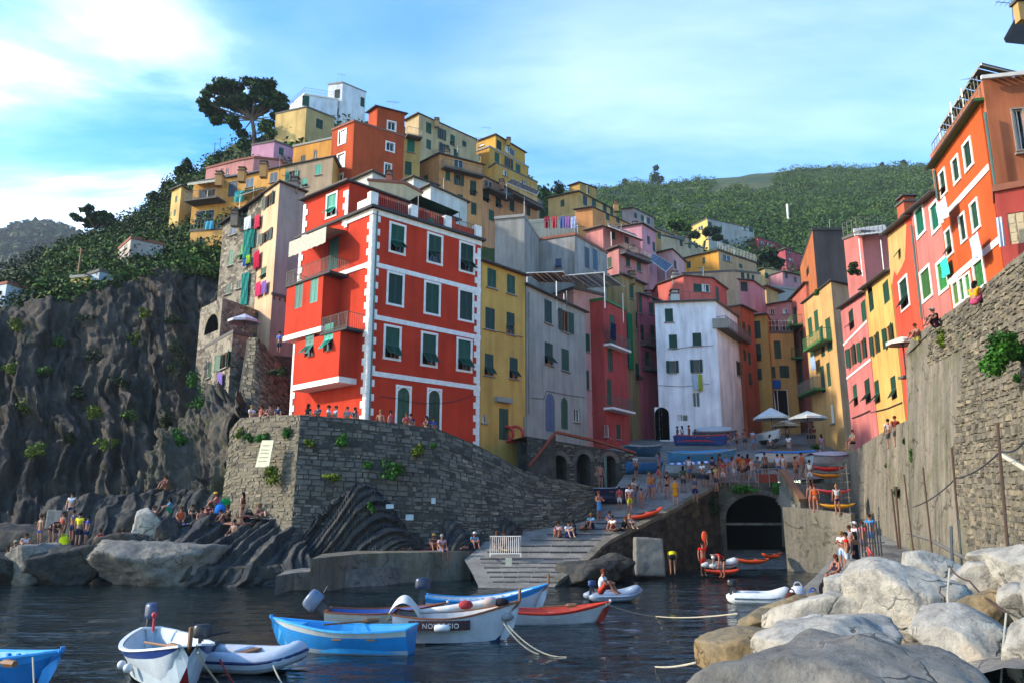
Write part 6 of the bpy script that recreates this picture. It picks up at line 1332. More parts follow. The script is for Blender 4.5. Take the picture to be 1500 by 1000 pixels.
# ================================================================ PEOPLE
def base_pose():
    return dict(pel=(0, 0, .93), ch=(0, .0, 1.24), nk=(0, .015, 1.45), hd=(0, -.01, 1.585), tp=(0, .0, 1.69),
                shR=(.175, .01, 1.395), elR=(.235, .035, 1.12), wrR=(.245, -.02, .88), haR=(.245, -.045, .82), shL=(-.175, .01, 1.395), elL=(-.235, .035, 1.12), wrL=(-.245, -.02, .88), haL=(-.245, -.045, .82),
                hiR=(.09, 0, .90), knR=(.105, -.015, .49), anR=(.105, .02, .085), toR=(.12, -.14, .035), hiL=(-.09, 0, .90), knL=(-.105, -.015, .49), anL=(-.105, .02, .085), toL=(-.12, -.14, .035))
def poses():
    D = {}; b = base_pose(); D['stand'] = b
    p = base_pose(); p.update(elR=(.31, .06, 1.16), wrR=(.17, -.06, .98), haR=(.13, -.08, .97), knL=(-.12, -.06, .49), anL=(-.13, .03, .085), toL=(-.16, -.12, .035)); D['hip'] = p
    p = base_pose(); p.update(elR=(.24, -.10, 1.14), wrR=(.18, -.28, 1.16), haR=(.15, -.34, 1.19), elL=(-.24, -.08, 1.13), wrL=(-.14, -.26, 1.12), haL=(-.10, -.31, 1.14)); D['hold'] = p
    p = base_pose(); p.update(knR=(.10, -.16, .51), anR=(.10, -.18, .11), toR=(.11, -.34, .05), knL=(-.10, .05, .49), anL=(-.10, .26, .13), toL=(-.10, .14, .04), elR=(.23, .12, 1.13), wrR=(.24, .14, .9), haR=(.24, .13, .84), elL=(-.23, -.06, 1.13), wrL=(-.23, -.2, .95), haL=(-.23, -.25, .9)); D['walk'] = p
    p = base_pose(); p.update(elR=(.26, -.05, 1.62), wrR=(.22, -.08, 1.86), haR=(.21, -.09, 1.93)); D['raise'] = p
    p = base_pose(); p.update(pel=(0, .10, .92), ch=(0, -.22, 1.10), nk=(0, -.42, 1.12), hd=(0, -.55, 1.06), tp=(0, -.65, 1.01), shR=(.17, -.36, 1.10), elR=(.2, -.40, .82), wrR=(.17, -.45, .58), haR=(.16, -.47, .51), shL=(-.17, -.36, 1.10), elL=(-.2, -.40, .82), wrL=(-.17, -.45, .58), haL=(-.16, -.47, .51), hiR=(.09, .09, .9), hiL=(-.09, .09, .9)); D['bend'] = p
    def seat(p):
        dz = -.81
        for k in ('pel', 'ch', 'nk', 'hd', 'tp', 'shR', 'elR', 'wrR', 'haR', 'shL', 'elL', 'wrL', 'haL', 'hiR', 'hiL'): x, y, z = p[k]; p[k] = (x, y, z + dz)
        return p
    p = seat(base_pose()); p.update(knR=(.12, -.43, .12), anR=(.12, -.45, -.30), toR=(.13, -.60, -.34), knL=(-.12, -.43, .12), anL=(-.12, -.42, -.29), toL=(-.13, -.57, -.33), elR=(.22, -.06, .33), wrR=(.15, -.28, .22), haR=(.13, -.34, .20), elL=(-.22, -.06, .33), wrL=(-.15, -.28, .22), haL=(-.13, -.34, .20)); D['sit'] = p
    p = seat(base_pose()); p.update(knR=(.13, -.33, .46), anR=(.12, -.56, .09), toR=(.13, -.70, .04), knL=(-.13, -.30, .47), anL=(-.12, -.52, .09), toL=(-.13, -.66, .04), ch=(0, -.05, .42), nk=(0, -.08, .62), hd=(0, -.13, .75), tp=(0, -.13, .86), shR=(.17, -.07, .57), shL=(-.17, -.07, .57), elR=(.22, -.25, .36), wrR=(.10, -.42, .38), haR=(.05, -.46, .38), elL=(-.22, -.25, .36), wrL=(-.10, -.42, .38), haL=(-.05, -.46, .38)); D['knees'] = p
    p = seat(base_pose()); p.update(ch=(0, .14, .41), nk=(0, .21, .60), hd=(0, .20, .74), tp=(0, .21, .85), shR=(.175, .2, .55), shL=(-.175, .2, .55), knR=(.10, -.43, .2), anR=(.12, -.83, .09), toR=(.15, -.90, .2), knL=(-.10, -.44, .13), anL=(-.11, -.86, .08), toL=(-.14, -.93, .19), elR=(.24, .33, .32), wrR=(.26, .40, .08), haR=(.27, .36, .03), elL=(-.24, .33, .32), wrL=(-.26, .40, .08), haL=(-.27, .36, .03)); D['legs'] = p
    p = dict(pel=(0, 0, .12), ch=(0, .31, .15), nk=(0, .50, .20), hd=(0, .63, .24), tp=(0, .73, .26), shR=(.17, .46, .15), elR=(.28, .25, .07), wrR=(.24, .02, .06), haR=(.23, -.05, .05), shL=(-.17, .46, .15), elL=(-.33, .58, .1), wrL=(-.16, .74, .12), haL=(-.1, .76, .14), hiR=(.09, -.03, .11), knR=(.11, -.40, .30), anR=(.12, -.72, .08), toR=(.13, -.84, .07), hiL=(-.09, -.03, .11), knL=(-.1, -.44, .12), anL=(-.11, -.84, .08), toL=(-.13, -.90, .18)); D['lie'] = p
    return D
POSES = poses()
RAD = dict(pel=(.145, .105), ch=(.15, .105), nk=.052, hd=(.078, .092), tp=.055, sh=.062, el=.043, wr=.029, ha=.034, hi=.088, kn=.056, an=.038, to=.034)
BONES = [('pel', 'ch'), ('ch', 'nk'), ('nk', 'hd'), ('hd', 'tp'), ('ch', 'shR'), ('shR', 'elR'), ('elR', 'wrR'), ('wrR', 'haR'), ('ch', 'shL'), ('shL', 'elL'), ('elL', 'wrL'), ('wrL', 'haL'), ('pel', 'hiR'), ('hiR', 'knR'), ('knR', 'anR'), ('anR', 'toR'), ('pel', 'hiL'), ('hiL', 'knL'), ('knL', 'anL'), ('anL', 'toL')]
def skin(name, verts, edges, rads, root=0, lvl=1):
    me = bpy.data.meshes.new(name); me.from_pydata([tuple(v) for v in verts], edges, []); o = bpy.data.objects.new(name, me); LINK(o)
    md = o.modifiers.new('s', 'SKIN'); md.use_smooth_shade = True; o.modifiers.new('d', 'SUBSURF').levels = lvl
    for i, r in enumerate(rads):
        sv = me.skin_vertices[0].data[i]; sv.radius = r if isinstance(r, tuple) else (r, r); sv.use_root = i == root
    dg = bpy.context.evaluated_depsgraph_get(); dg.update(); ev = o.evaluated_get(dg); out = bpy.data.meshes.new_from_object(ev); out.name = name
    bpy.data.objects.remove(o); bpy.data.meshes.remove(me); return out
PC = {}
def proto(pose, part):
    if (pose, part) in PC: return PC[(pose, part)]
    J = {k: Vector(v) for k, v in POSES[pose].items()}; rad = lambda k: RAD.get(k, RAD.get(k[:2]))
    big = lambda k, f: tuple(x * f for x in rad(k)) if isinstance(rad(k), tuple) else rad(k) * f
    up = (J['tp'] - J['hd']).normalized(); side = (J['shR'] - J['shL']).normalized(); fw = side.cross(up) * -1
    if fw.y > 0 and pose != 'lie': fw = -fw
    if pose == 'lie': fw = Vector((0, -.3, .95)).normalized()
    if part == 'body':
        ks = list(J); me = skin('body', [J[k] for k in ks], [(ks.index(a), ks.index(b)) for a, b in BONES], [rad(k) for k in ks], ks.index('pel'))
        m = MB(); h = J['hd']
        m.sphere(h + fw * .092 - up * .01, (.014, .02, .02), 6, 4)
        for s_ in (-1, 1):
            m.sphere(h + side * .082 * s_ - up * .005, (.014, .022, .03), 6, 4); m.sphere(h + fw * .082 + side * .033 * s_ + up * .02, .011, 6, 4, 1)
        m.sphere(h + fw * .083 - up * .05, (.022, .01, .008), 6, 4, 2)
        for s_ in 'RL':
            w, ha = J['wr' + s_], J['ha' + s_]; d = (ha - w).normalized(); sd = d.cross(Vector((0, 1, .2))).normalized(); nn = d.cross(sd).normalized()
            for i, ln in enumerate((.062, .075, .07, .055)):
                p0 = ha + sd * (.03 - .02 * i) ; m.tube([p0, p0 + d * ln * .6 + nn * .008, p0 + d * ln + nn * .026], [.0095, .0085, .006], 5)
            m.tube([w + d * .03 + sd * .03, w + d * .06 + sd * .055, w + d * .09 + sd * .058 + nn * .015], [.011, .01, .007], 5)
        b = bmesh.new(); b.from_mesh(me); off = len(b.verts); vs = [b.verts.new(v) for v in m.v]
        for f, mi in zip(m.f, m.m):
            try: q = b.faces.new([vs[i] for i in f]); q.material_index = mi; q.smooth = True
            except ValueError: pass
        b.to_mesh(me); b.free(); me.materials.clear()
        for x in (None, M['black'], cloth('#7a3a34')): me.materials.append(x)
    elif part in ('tee', 'tank', 'top'):
        low = J['pel'].lerp(J['ch'], .12 if part != 'top' else .62)
        vs = [low, J['ch'], J['nk'].lerp(J['ch'], .30)]; es = [(0, 1), (1, 2)]; rs = [big('pel', 1.06) if part != 'top' else big('ch', 1.05), big('ch', 1.13), .085]
        if part != 'top':
            for s_ in 'RL':
                i = len(vs); vs += [J['sh' + s_], J['sh' + s_].lerp(J['el' + s_], .55 if part == 'tee' else .08)]; es += [(1, i), (i, i + 1)]; rs += [.075, .066 if part == 'tee' else .05]
        me = skin(part, vs, es, rs, 1)
    elif part in ('shorts', 'trunks', 'trousers'):
        t = dict(shorts=.85, trunks=.42, trousers=1)[part]; vs = [J['pel'].lerp(J['ch'], .18), J['pel']]; es = [(0, 1)]; rs = [big('pel', 1.02), big('pel', 1.1)]
        for s_ in 'RL':
            i = len(vs); vs += [J['hi' + s_], J['hi' + s_].lerp(J['kn' + s_], t)]; es += [(1, i), (i, i + 1)]; rs += [.103, .088 if t > .5 else .094]
            if part == 'trousers': vs.append(J['an' + s_].lerp(J['kn' + s_], .1)); es.append((i + 1, i + 2)); rs.append(.055)
        me = skin(part, vs, es, rs, 1)
    elif part in ('dress', 'skirt'):
        kn = (J['knR'] + J['knL']) / 2; vs = [J['ch'], J['pel'], J['pel'].lerp(kn, .5), J['pel'].lerp(kn, .95)]; rs = [big('ch', 1.1), big('pel', 1.14), (.19, .15), (.21, .17)]
        if part == 'skirt': vs, rs = vs[1:], rs[1:]; vs.insert(0, J['pel'].lerp(J['ch'], .25)); rs.insert(0, big('pel', .98))
        me = skin(part, vs, [(i, i + 1) for i in range(len(vs) - 1)], rs, 1)
    else:
        m = MB(); c = J['hd'] - fw * .018 + up * .03
        m.sphere(c, (.094, .108, .10), 10, 7)
        if part == 'long': m.sphere(J['hd'].lerp(J['nk'], .6) - fw * .06, (.08, .06, .16), 8, 6)
        if part == 'bun': m.sphere(J['tp'] - fw * .05 + up * .02, .05, 8, 6)
        if part == 'hat':
            m = MB(); n = 14
            for k, (r0, r1, h0, h1) in enumerate(((.105, .10, .03, .13), (.10, .0, .13, .145), (.20, .105, .02, .03))):
                for i in range(n):
                    a, e = 2 * math.pi * i / n, 2 * math.pi * (i + 1) / n; f_ = lambda r, h, t: J['hd'] + up * h + (side * math.cos(t) + fw * math.sin(t)) * r
                    m.quad(f_(r0, h0, a), f_(r0, h0, e), f_(r1, h1, e), f_(r1, h1, a))
        if part == 'cap': m = MB(); m.sphere(c + up * .012, (.098, .112, .098), 10, 7); m.box(c + fw * .14 + up * .03, (.14, .12, .02))
        me = m.mesh(part, [None], True)
    if part != 'body':
        me.materials.clear(); me.materials.append(None)
    PC[(pose, part)] = me; return me
SK = dict(t='#8a634c', p='#a98068', d='#60432f', s='#96614a')
HAIR = dict(b='#1d1713', n='#3c2819', l='#8a6a3c', g='#8b8984', r='#5a2c1a')
NP = [0]
def person(pt, pose, yaw, skinc, hair, top=None, bottom=None, label='', h=1.72, group=None, drop=.0):
    """top / bottom / hair = (kind, colour)"""
    rng = random.Random(NP[0]); NP[0] += 1
    pt = Vector(pt); s = h / 1.72
    o = bpy.data.objects.new('person', proto(pose, 'body')); LINK(o); o.location = pt - Vector((0, 0, drop)); o.rotation_euler = (0, 0, yaw); o.scale = (s, s, s)
    o.material_slots[0].link = 'OBJECT'; o.material_slots[0].material = paint(SK[skinc], .6)
    tag(o, label, 'person', group)
    for nm, it in (('hair', hair), ('top', top), ('bottom', bottom)):
        if not it: continue
        k, c = it; c = HAIR.get(c, c)
        q = bpy.data.objects.new({'cap': 'cap', 'hat': 'hat'}.get(k, nm if nm == 'hair' else k), proto(pose, k)); LINK(q); q.parent = o
        q.material_slots[0].link = 'OBJECT'; q.material_slots[0].material = cloth(c) if not c.startswith('S:') else striped(*c[2:].split(','), 9, 2)
        if k in ('cap', 'hat'):
            e = bpy.data.objects.new('hair', proto(pose, 'short')); LINK(e); e.parent = o; e.material_slots[0].link = 'OBJECT'; e.material_slots[0].material = cloth(HAIR['n'])
    return o
# ================================================================ BOATS
def lp(a, b, t): return a + (b - a) * t
def hull(L_, B, F=.45, sheer=.3, rake=.35, pointed=False, keel=.28, N=18):
    def half(t):
        if pointed: return max(.012, B / 2 * math.sin(math.pi * (.03 + .94 * t)) ** .62)
        a = .80 + .20 * math.sin(math.pi / 2 * min(1, t / .45)); return max(.012, B / 2 * (a if t < .45 else (1 - ((t - .45) / .55) ** 1.9)))
    def zs(t): return F + sheer * max(0, (t - .4) / .6) ** 2 + .28 * sheer * max(0, (.4 - t) / .4) ** 2
    S = [0, .18, .36, .52, .66, .78, .87, .94, 1.0]; rows = []
    for i in range(N + 1):
        t = i / N; t = t if t < .5 else 1 - .5 * (2 - 2 * t) ** 1.7; b, zg = half(t), zs(t); zk = -keel + (.32 + zg) * max(0, (t - .82) / .18) ** 3 * .75; r = []
        for s in S:
            x = (t - .5) * L_ + rake * max(0, (t - .7) / .3) ** 2 * (s - .3) + (-rake * .5 * max(0, (.3 - t) / .3) ** 2 * (s - .3) if pointed else 0)
            r.append((x, b * (s ** .55 if s else 0) * (.86 + .14 * s), zk + (zg - zk) * s ** 1.25))
        rows.append(r)
    return rows, S, half, zs
def boat(name, label, loc, heading, L_=4.2, B=1.6, main='#cfd3d4', stripe='#1c3f7a', bottom='#20304a', inside='#c9cdd0', F=.45, sheer=.3, pointed=False, rail=None, deck=.2, thwarts=(.3, .55), motor=None, cat='boat', group=None, tilt=0, floor='#8a5a3a', cover=None, roll=0, stripe_rows=1, rub=None, parent_z=None, post=False, knees=False, upside=False):
    o = empty(name, loc, label, cat, group); o.rotation_euler = (roll, tilt, heading)
    rows, S, half, zs = hull(L_, B, F, sheer, pointed=pointed); N = len(rows) - 1; K = len(S)
    m = MB(); V = []
    for sgn in (1, -1):
        base = len(m.v); vs = [(x, y * sgn, z) for r in rows for x, y, z in r]; fs, mi = [], []
        for i in range(N):
            for j in range(K - 1):
                zc = (rows[i][j][2] + rows[i][j + 1][2]) / 2
                k = 2 if zc < .05 else (1 if j >= K - 1 - stripe_rows else 0)
                q = (i * K + j, (i + 1) * K + j, (i + 1) * K + j + 1, i * K + j + 1); fs.append(q if sgn > 0 else q[::-1]); mi.append(k)
        m.v += vs; m.f += [tuple(a + base for a in f) for f in fs]; m.m += mi
    # stern closed
    r = rows[0]; pts = [(x, y, z) for x, y, z in r] + [(x, -y, z) for x, y, z in r[::-1]]; m.add(pts, [tuple(range(len(pts)))], 0)
    ob('hull', m.mesh('hull', [paint(main, .38), paint(stripe, .4), paint(bottom, .6)], True), o)
    g = MB(); ins = MB(); fl = MB(); w = .085; zf = .02; zz = [max(zf, r[0][2] + .06) for r in rows]
    top = [r[-1] for r in rows]
    for sgn in (1, -1):
        for i in range(N):
            (x0, y0, z0), (x1, y1, z1) = top[i], top[i + 1]
            a, b = max(0, y0 - w), max(0, y1 - w)
            g.box(((x0 + x1) / 2, sgn * ((y0 + y1) / 2 - w / 2 + .02), (z0 + z1) / 2 + .012), (math.dist((x0, y0), (x1, y1)) + .02, w, .04), Matrix.Rotation(sgn * math.atan2(y1 - y0, x1 - x0), 3, 'Z') @ Matrix.Rotation(-math.atan2(z1 - z0, x1 - x0), 3, 'Y'))
            ins.quad((x0, sgn * a, z0), (x1, sgn * b, z1), (x1, sgn * max(0, b - .16), zz[i + 1]), (x0, sgn * max(0, a - .16), zz[i]))
            fl.quad((x0, 0, zz[i]), (x1, 0, zz[i + 1]), (x1, sgn * max(0, b - .16), zz[i + 1]), (x0, sgn * max(0, a - .16), zz[i]))
    x0, y0, z0 = top[0]; ins.quad((x0 + .05, y0 - .1, z0), (x0 + .05, -y0 + .1, z0), (x0 + .05, -y0 + .25, zf), (x0 + .05, y0 - .25, zf)); g.box((x0 + .03, 0, z0 + .012), (.09, 2 * y0, .045))
    g.build('gunwale', paint(rail or stripe, .45), o); ins.build('inner_side', paint(inside, .5), o); fl.build('floor', paint(floor, .6), o)
    d = MB(); n0 = int(N * (1 - deck))
    for i in range(n0, N):
        (x0, y0, z0), (x1, y1, z1) = top[i], top[i + 1]; d.quad((x0, -y0 + .03, z0 - .01), (x1, -y1 + .01, z1 - .01), (x1, y1 - .01, z1 - .01), (x0, y0 - .03, z0 - .01))
    x, y, z = top[n0]; d.quad((x, -y + .05, z - .01), (x, y - .05, z - .01), (x, y - .25, zf), (x, -y + .25, zf)); d.build('foredeck', paint(inside, .5), o)
    if knees:
        kk = MB()
        for i in range(2, n0, 1):
            x, y, z = top[i]
            for sgn in (1, -1): kk.box((x, sgn * (y - .13), z * .55), (.05, .05, z * .85))
        kk.build('ribs', paint(inside, .5), o)
    for t in thwarts:
        b = half(t) - .06; q = MB(); q.box(((t - .5) * L_, 0, zs(t) * .68), (.24, 2 * b, .04)); q.build('thwart', paint(rub or floor, .55), o)
    q = MB(); e = rows[-1]; q.tube([(p[0] + .02, 0, p[2]) for p in e[2:]] + [(e[-1][0] + .03, 0, e[-1][2] + (.34 if post else .08))], .045, 6); q.build('stem_post', paint('#7a5636' if post else main, .6), o)
    if motor:
        hung = empty('outboard', (0, 0, 0), None, None); hung.parent = o; hung.location = (top[0][0] - .06, 0, top[0][2] + .05); hung.rotation_euler = (0, motor.get('tilt', 0), motor.get('yaw', 0)); outboard(hung, motor.get('col', '#2b3a55'), motor.get('s', 1))
    if cover:
        c = MB(); t0, t1 = cover[1]; c.grid(lambda a, b: ((lp(t0, t1, a) - .5) * L_, (b * 2 - 1) * (half(lp(t0, t1, a)) + .03), zs(lp(t0, t1, a)) + .05 + cover[2] * (1 - abs(b * 2 - 1) ** 1.5) * math.sin(math.pi * lp(.15, .85, a))), 14, 8); c.build('cover', cover[0], o)
    return o
def outboard(root, col, s=1.0):
    m = MB(); n = 12                                           # rounded cowl by stacked outlines
    prof = [(0, .82), (.03, .98), (.10, 1.0), (.24, .98), (.31, .92), (.35, .78), (.365, .45)]; rings = []
    for z, k in prof: rings.append([((-.02 - .26 * k * s * math.cos(a) * (1.12 if math.cos(a) > 0 else .92)) , .155 * k * s * math.sin(a), (.18 + z) * s) for a in [2 * math.pi * i / n for i in range(n)]])
    m.add([p for r in rings for p in r], [(j * n + i, j * n + (i + 1) % n, (j + 1) * n + (i + 1) % n, (j + 1) * n + i) for j in range(len(rings) - 1) for i in range(n)] + [tuple(range((len(rings) - 1) * n, len(rings) * n))])
    ob('cowl', m.mesh('cowl', paint(col, .35), True), root)
    l = MB(); l.box((-.04, 0, .08 * s), (.2 * s, .16 * s, .22 * s)); l.box((-.10, 0, -.3 * s), (.15 * s, .07 * s, .62 * s)); l.box((-.14, 0, -.52 * s), (.34 * s, .03 * s, .05 * s)); l.tube([(-.02, 0, -.66 * s), (-.30 * s, 0, -.66 * s)], [.03 * s, .05 * s], 7)
    l.box((.03, 0, -.04 * s), (.1, .2 * s, .26 * s)); l.build('leg', M['dkgrey'], root)
    t = MB(); t.tube([(.02, 0, .2 * s), (.28, .03, .27 * s), (.5, .05, .3 * s)], [.03, .025, .03], 6); t.build('tiller', M['black'], root)
def dinghy(label, loc, heading, L_=2.9, B=1.45, col='#b9bec4', stripe='#20305c', r=.21, motor=None, floor='#5d6166', group='inflatable dinghies', tilt=0, roll=0):
    o = empty('inflatable_dinghy', loc, label, 'dinghy', group); o.rotation_euler = (roll, tilt, heading)
    h = B / 2 - r; xs = L_ / 2; pts = [(-xs, h, .2)]; n = 7
    pts += [(lp(-xs + .25, xs - h - .55, i / 4), h, .2) for i in range(5)]
    pts += [(xs - h - .55 + (h + .35) * math.sin(math.pi * i / (2 * n)), h * math.cos(math.pi * i / (2 * n)), .2 + .2 * math.sin(math.pi * i / (2 * n)) ** 2) for i in range(1, n)]
    full = pts + [(xs - .2, 0, .41)] + [(x, -y, z) for x, y, z in pts[::-1]]
    rad = [.07] + [r * .92] + [r] * (len(full) - 4) + [r * .92] + [.07]
    m = MB(); m.tube(full, rad, 12); ob('tube', m.mesh('tube', paint(col, .45), True), o)
    for k, (dr, rr, dz, c) in enumerate(((.0, .032, .03, stripe), (.0, .02, -.09, '#8b9096'))):
        m = MB(); q = []
        for (x, y, z), R_ in zip(full[1:-1], rad[1:-1]):
            d = Vector((x - (xs - h - .55), y, 0)) if x > xs - h - .55 else Vector((0, y, 0)); d = d.normalized() if d.length > .01 else Vector((1, 0, 0)); q.append(Vector((x, y, z + dz)) + d * (R_ * (.985 if dz > -.05 else .9)))
        m.tube(q, rr, 6); m.build('rub_strake', paint(c, .5), o)
    f = MB(); f.add([(-xs + .3, h, .1), (-xs + .3, -h, .1), (xs - h - .5, -h, .12), (xs - .45, -h * .4, .22), (xs - .45, h * .4, .22), (xs - h - .5, h, .12)], [(0, 1, 2, 3, 4, 5)]); f.build('floor', paint(floor, .7), o)
    t = MB(); t.box((-xs + .32, 0, .28), (.05, 2 * h, .42)); t.build('transom', M['dkgrey'], o)
    s = MB(); s.box((.0, 0, .36), (.22, 2 * h, .04)); s.build('seat', M['wood'], o)
    if motor:
        e = empty('outboard', (0, 0, 0), None, None); e.parent = o; e.location = (-xs + .26, 0, .46); e.rotation_euler = (0, motor.get('tilt', 0), motor.get('yaw', 0)); outboard(e, motor.get('col', '#23262b'), motor.get('s', .8))
    return o
def kayak(label, loc, heading, col, L_=3.0, B=.72, tilt=0, roll=0, h=.34, group='plastic kayaks', cockpit=True):
    o = empty('kayak', loc, label, 'kayak', group); o.rotation_euler = (roll, tilt, heading); n, k = 16, 12; rings = []
    for i in range(n + 1):
        t = i / n; s = max(.04, math.sin(math.pi * (.02 + .96 * t)) ** .6); rise = .16 * abs(2 * t - 1) ** 3
        rings.append([((t - .5) * L_, B / 2 * s * math.cos(a), rise + h / 2 + h / 2 * s * math.sin(a) * (1 if math.sin(a) < 0 else .7)) for a in [2 * math.pi * j / k for j in range(k)]])
    m = MB(); m.add([p for r in rings for p in r], [(i * k + j, i * k + (j + 1) % k, (i + 1) * k + (j + 1) % k, (i + 1) * k + j) for i in range(n) for j in range(k)] + [tuple(range(k - 1, -1, -1)), tuple(n * k + j for j in range(k))])
    ob('hull', m.mesh('hull', paint(col, .4), True), o)
    if cockpit:
        for cx in (-.35, .45):
            c = MB(); c.tube([(cx + .34 * math.cos(a), .22 * math.sin(a), h * .86) for a in [2 * math.pi * i / 14 for i in range(15)]], .025, 5); c.add([(cx + .32 * math.cos(a), .2 * math.sin(a), h * .865) for a in [2 * math.pi * i / 14 for i in range(14)]], [tuple(range(14))]); c.build('cockpit', M['dkgrey'], o)
    return o
def heading(u0, v0, u1, v1, z=0):
    a, b = PZ(u0, v0, z), PZ(u1, v1, z); return math.atan2(b.y - a.y, b.x - a.x)
def wl(u, v): return PZ(u, v, 0)
# afloat
boat('rowing_boat', 'bright blue boat with ribs showing, cut off at the left edge', wl(-62, 1004), R(-16), 4.3, 1.8, '#1f6fb0', '#2f8fd0', '#7a1c22', '#2f8fd0', .5, .25, knees=True, rail='#3aa0e0', floor='#1c5c98', thwarts=(.4, .62), rub='#2f8fd0', stripe_rows=2)
wb = boat('rowing_boat', 'white boat with dark blue rim and red floor, wooden bow post', wl(240, 986), R(-58), 4.4, 1.75, '#c9d2d6', '#1d3a7c', '#16356c', '#b9c6cc', .55, .32, rail='#d8dcdc', floor='#8f1d1d', motor=dict(col='#3a4a66', s=.95), post=True, pointed=True, stripe_rows=2, thwarts=(.32,), rub='#7f97b0')
dinghy('grey inflatable dinghy with navy stripe beside the white bow post', wl(362, 979), R(-12), 2.7, 1.4, '#aab2bc', '#1d2c5c', motor=dict(col='#23262b', s=.8, yaw=.5))
boat('rowing_boat', 'sky blue boat with pale band floating in front of the group', wl(505, 953), R(172), 3.35, 1.42, '#2387c9', '#b9c0bd', '#a9b7bf', '#2d9ad6', .52, .22, rail='#38a8e2', floor='#2a7fb4', thwarts=(.25, .5), rub='#8a6a4a', stripe_rows=2, deck=.24)
rb = boat('rental_boat', 'white rental boat with maroon name board and fenders', wl(662, 938), R(2), 3.05, 1.5, '#c3c8cc', '#c3c8cc', '#1c3a66', '#b9bec2', .62, .36, rail='#7a4a32', floor='#8a8a86', thwarts=(.35, .6), stripe_rows=1, post=True)
boat('rowing_boat', 'white boat with long blue rim behind the rental boat', wl(708, 903), R(6), 3.75, 1.5, '#c4ccd2', '#2a86c8', '#8a98a4', '#c9ced2', .55, .45, rail='#3296d8', knees=True, floor='#a9adb0', motor=dict(col='#26344c', s=.95), stripe_rows=2, post=True)
boat('rowing_boat', 'white hulled boat with bright red rim and red inside', wl(812, 913), R(4), 2.95, 1.3, '#c2c6c9', '#b02a1c', '#9aa6ae', '#a03222', .36, .26, rail='#d03a22', floor='#8c3626', stripe_rows=1, thwarts=(.3, .5, .7), rub='#b9b3a4')
boat('rowing_boat', 'varnished rim boat with blue inside, half hidden by others', wl(560, 922), R(4), 3.2, 1.4, '#c9c4b6', '#c9c4b6', '#3a4a5c', '#24509a', .5, .22, rail='#7c4222', floor='#24509a', motor=dict(col='#5f7088', s=1.15, tilt=-.9), thwarts=(.4, .6), rub='#8a5a3a')
mn = dinghy('grey inflatable dinghy with a man aboard, nearest the slipway', wl(900, 880), R(10), 2.2, 1.2, '#7f8c9c', '#aeb8c2', r=.19, motor=dict(col='#1f3c6c', s=.6))
dinghy('white inflatable dinghy with grey lines moored at the quay ramp', wl(1112, 884), R(-12), 2.3, 1.25, '#c9cdcb', '#5c6a78', motor=dict(col='#16181c', s=.75), r=.23)
# the rental boat's board, white canvas hood, fenders and bundled sail
f = MB(); rows_, S_, half_, zs_ = hull(3.05, 1.5, .62, .36)
brd = MB(); n = 10; ts = [lp(.14, .66, i / n) for i in range(n + 1)]
for a, b in zip(ts, ts[1:]):
    yA, yB = -half_(a) - .045, -half_(b) - .045; xa_, xb_ = (a - .5) * 3.05, (b - .5) * 3.05
    brd.quad((xa_, yA, .36), (xb_, yB, .37), (xb_, yB, .60), (xa_, yA, .59)); brd.quad((xa_, yA, .59), (xb_, yB, .60), (xb_, yB + .05, .60), (xa_, yA + .05, .59)); brd.quad((xa_, yA, .36), (xb_, yB, .37), (xb_, yB + .05, .37), (xa_, yA + .05, .36))
bo_ = brd.build('name_board', paint('#3a1a1e', .6), rb)
tx = bpy.data.curves.new('lettering', 'FONT'); tx.body = 'NOLEGGIO'; tx.size = .17; tx.extrude = .004; tx.align_x = 'LEFT'; tx.space_character = 1.12
tx.materials.append(paint('#d8d6d0', .6)); to = bpy.data.objects.new('lettering', tx); LINK(to); me = bpy.data.meshes.new_from_object(to.evaluated_get(bpy.context.evaluated_depsgraph_get())); bpy.data.objects.remove(to)
to = ob('lettering', me, bo_, (-.74, -.80, .42)); to.rotation_euler = (R(90), 0, R(.5))
for x in (-.22, ):
    m = MB(); m.tube([(x - .2, -.92, .44), (x - .17, -.92, .44), (x + .17, -.92, .44), (x + .2, -.92, .44)], [.04, .09, .09, .04], 10); ob('fender', m.mesh('fender', paint('#d0d3cf', .5), True), rb)
m = MB(); m.sphere((-1.35, -.8, .34), .1, 10, 7); ob('fender', m.mesh('fender', paint('#d0d3cf', .5), True), rb)
hd = MB(); hd.grid(lambda a, b: (-1.72 + .9 * a, (b - .5) * 1.1, .55 + .62 * math.sin(math.pi * a) ** .7 * (1 - .5 * abs(b - .5))), 10, 8); ob('canvas_hood', hd.mesh('canvas_hood', cloth('#c9c8c0'), True), rb)
bd = MB(); bd.tube([(-.9, .1, .72), (0, .15, .80), (.8, .12, .92), (1.3, .05, 1.03)], [.06, .1, .1, .06], 8); ob('furled_sail', bd.mesh('furled_sail', cloth('#d0cbc4'), True), rb)
for k, (x, z, c) in enumerate(((.35, .92, '#a03a3a'), (1.0, 1.0, '#b8a29a'), (1.3, .98, '#2c2a2e'), (1.42, .62, '#8f9192'))):
    m = MB(); m.sphere((x, -.12, z), (.2, .14, .12), 9, 6); ob('bundle', m.mesh('bundle', cloth(c), True), rb)
for k, (dx_, z) in enumerate(((.8, .16), (1.25, .2))):
    m = MB(); m.sphere((-.5 + dx_, -.86 if k == 0 else -.80, .3), .09, 10, 7); ob('fender', m.mesh('fender', paint('#c9cdcf', .5), True), wb)
m = MB(); m.tube([(-1.9, 0, .62), (-1.9, 0, .95)], .03, 6); m.sphere((-1.9, 0, .98), .07, 8, 6); m.build('fuel_cap', paint('#a82a3a', .5), wb)
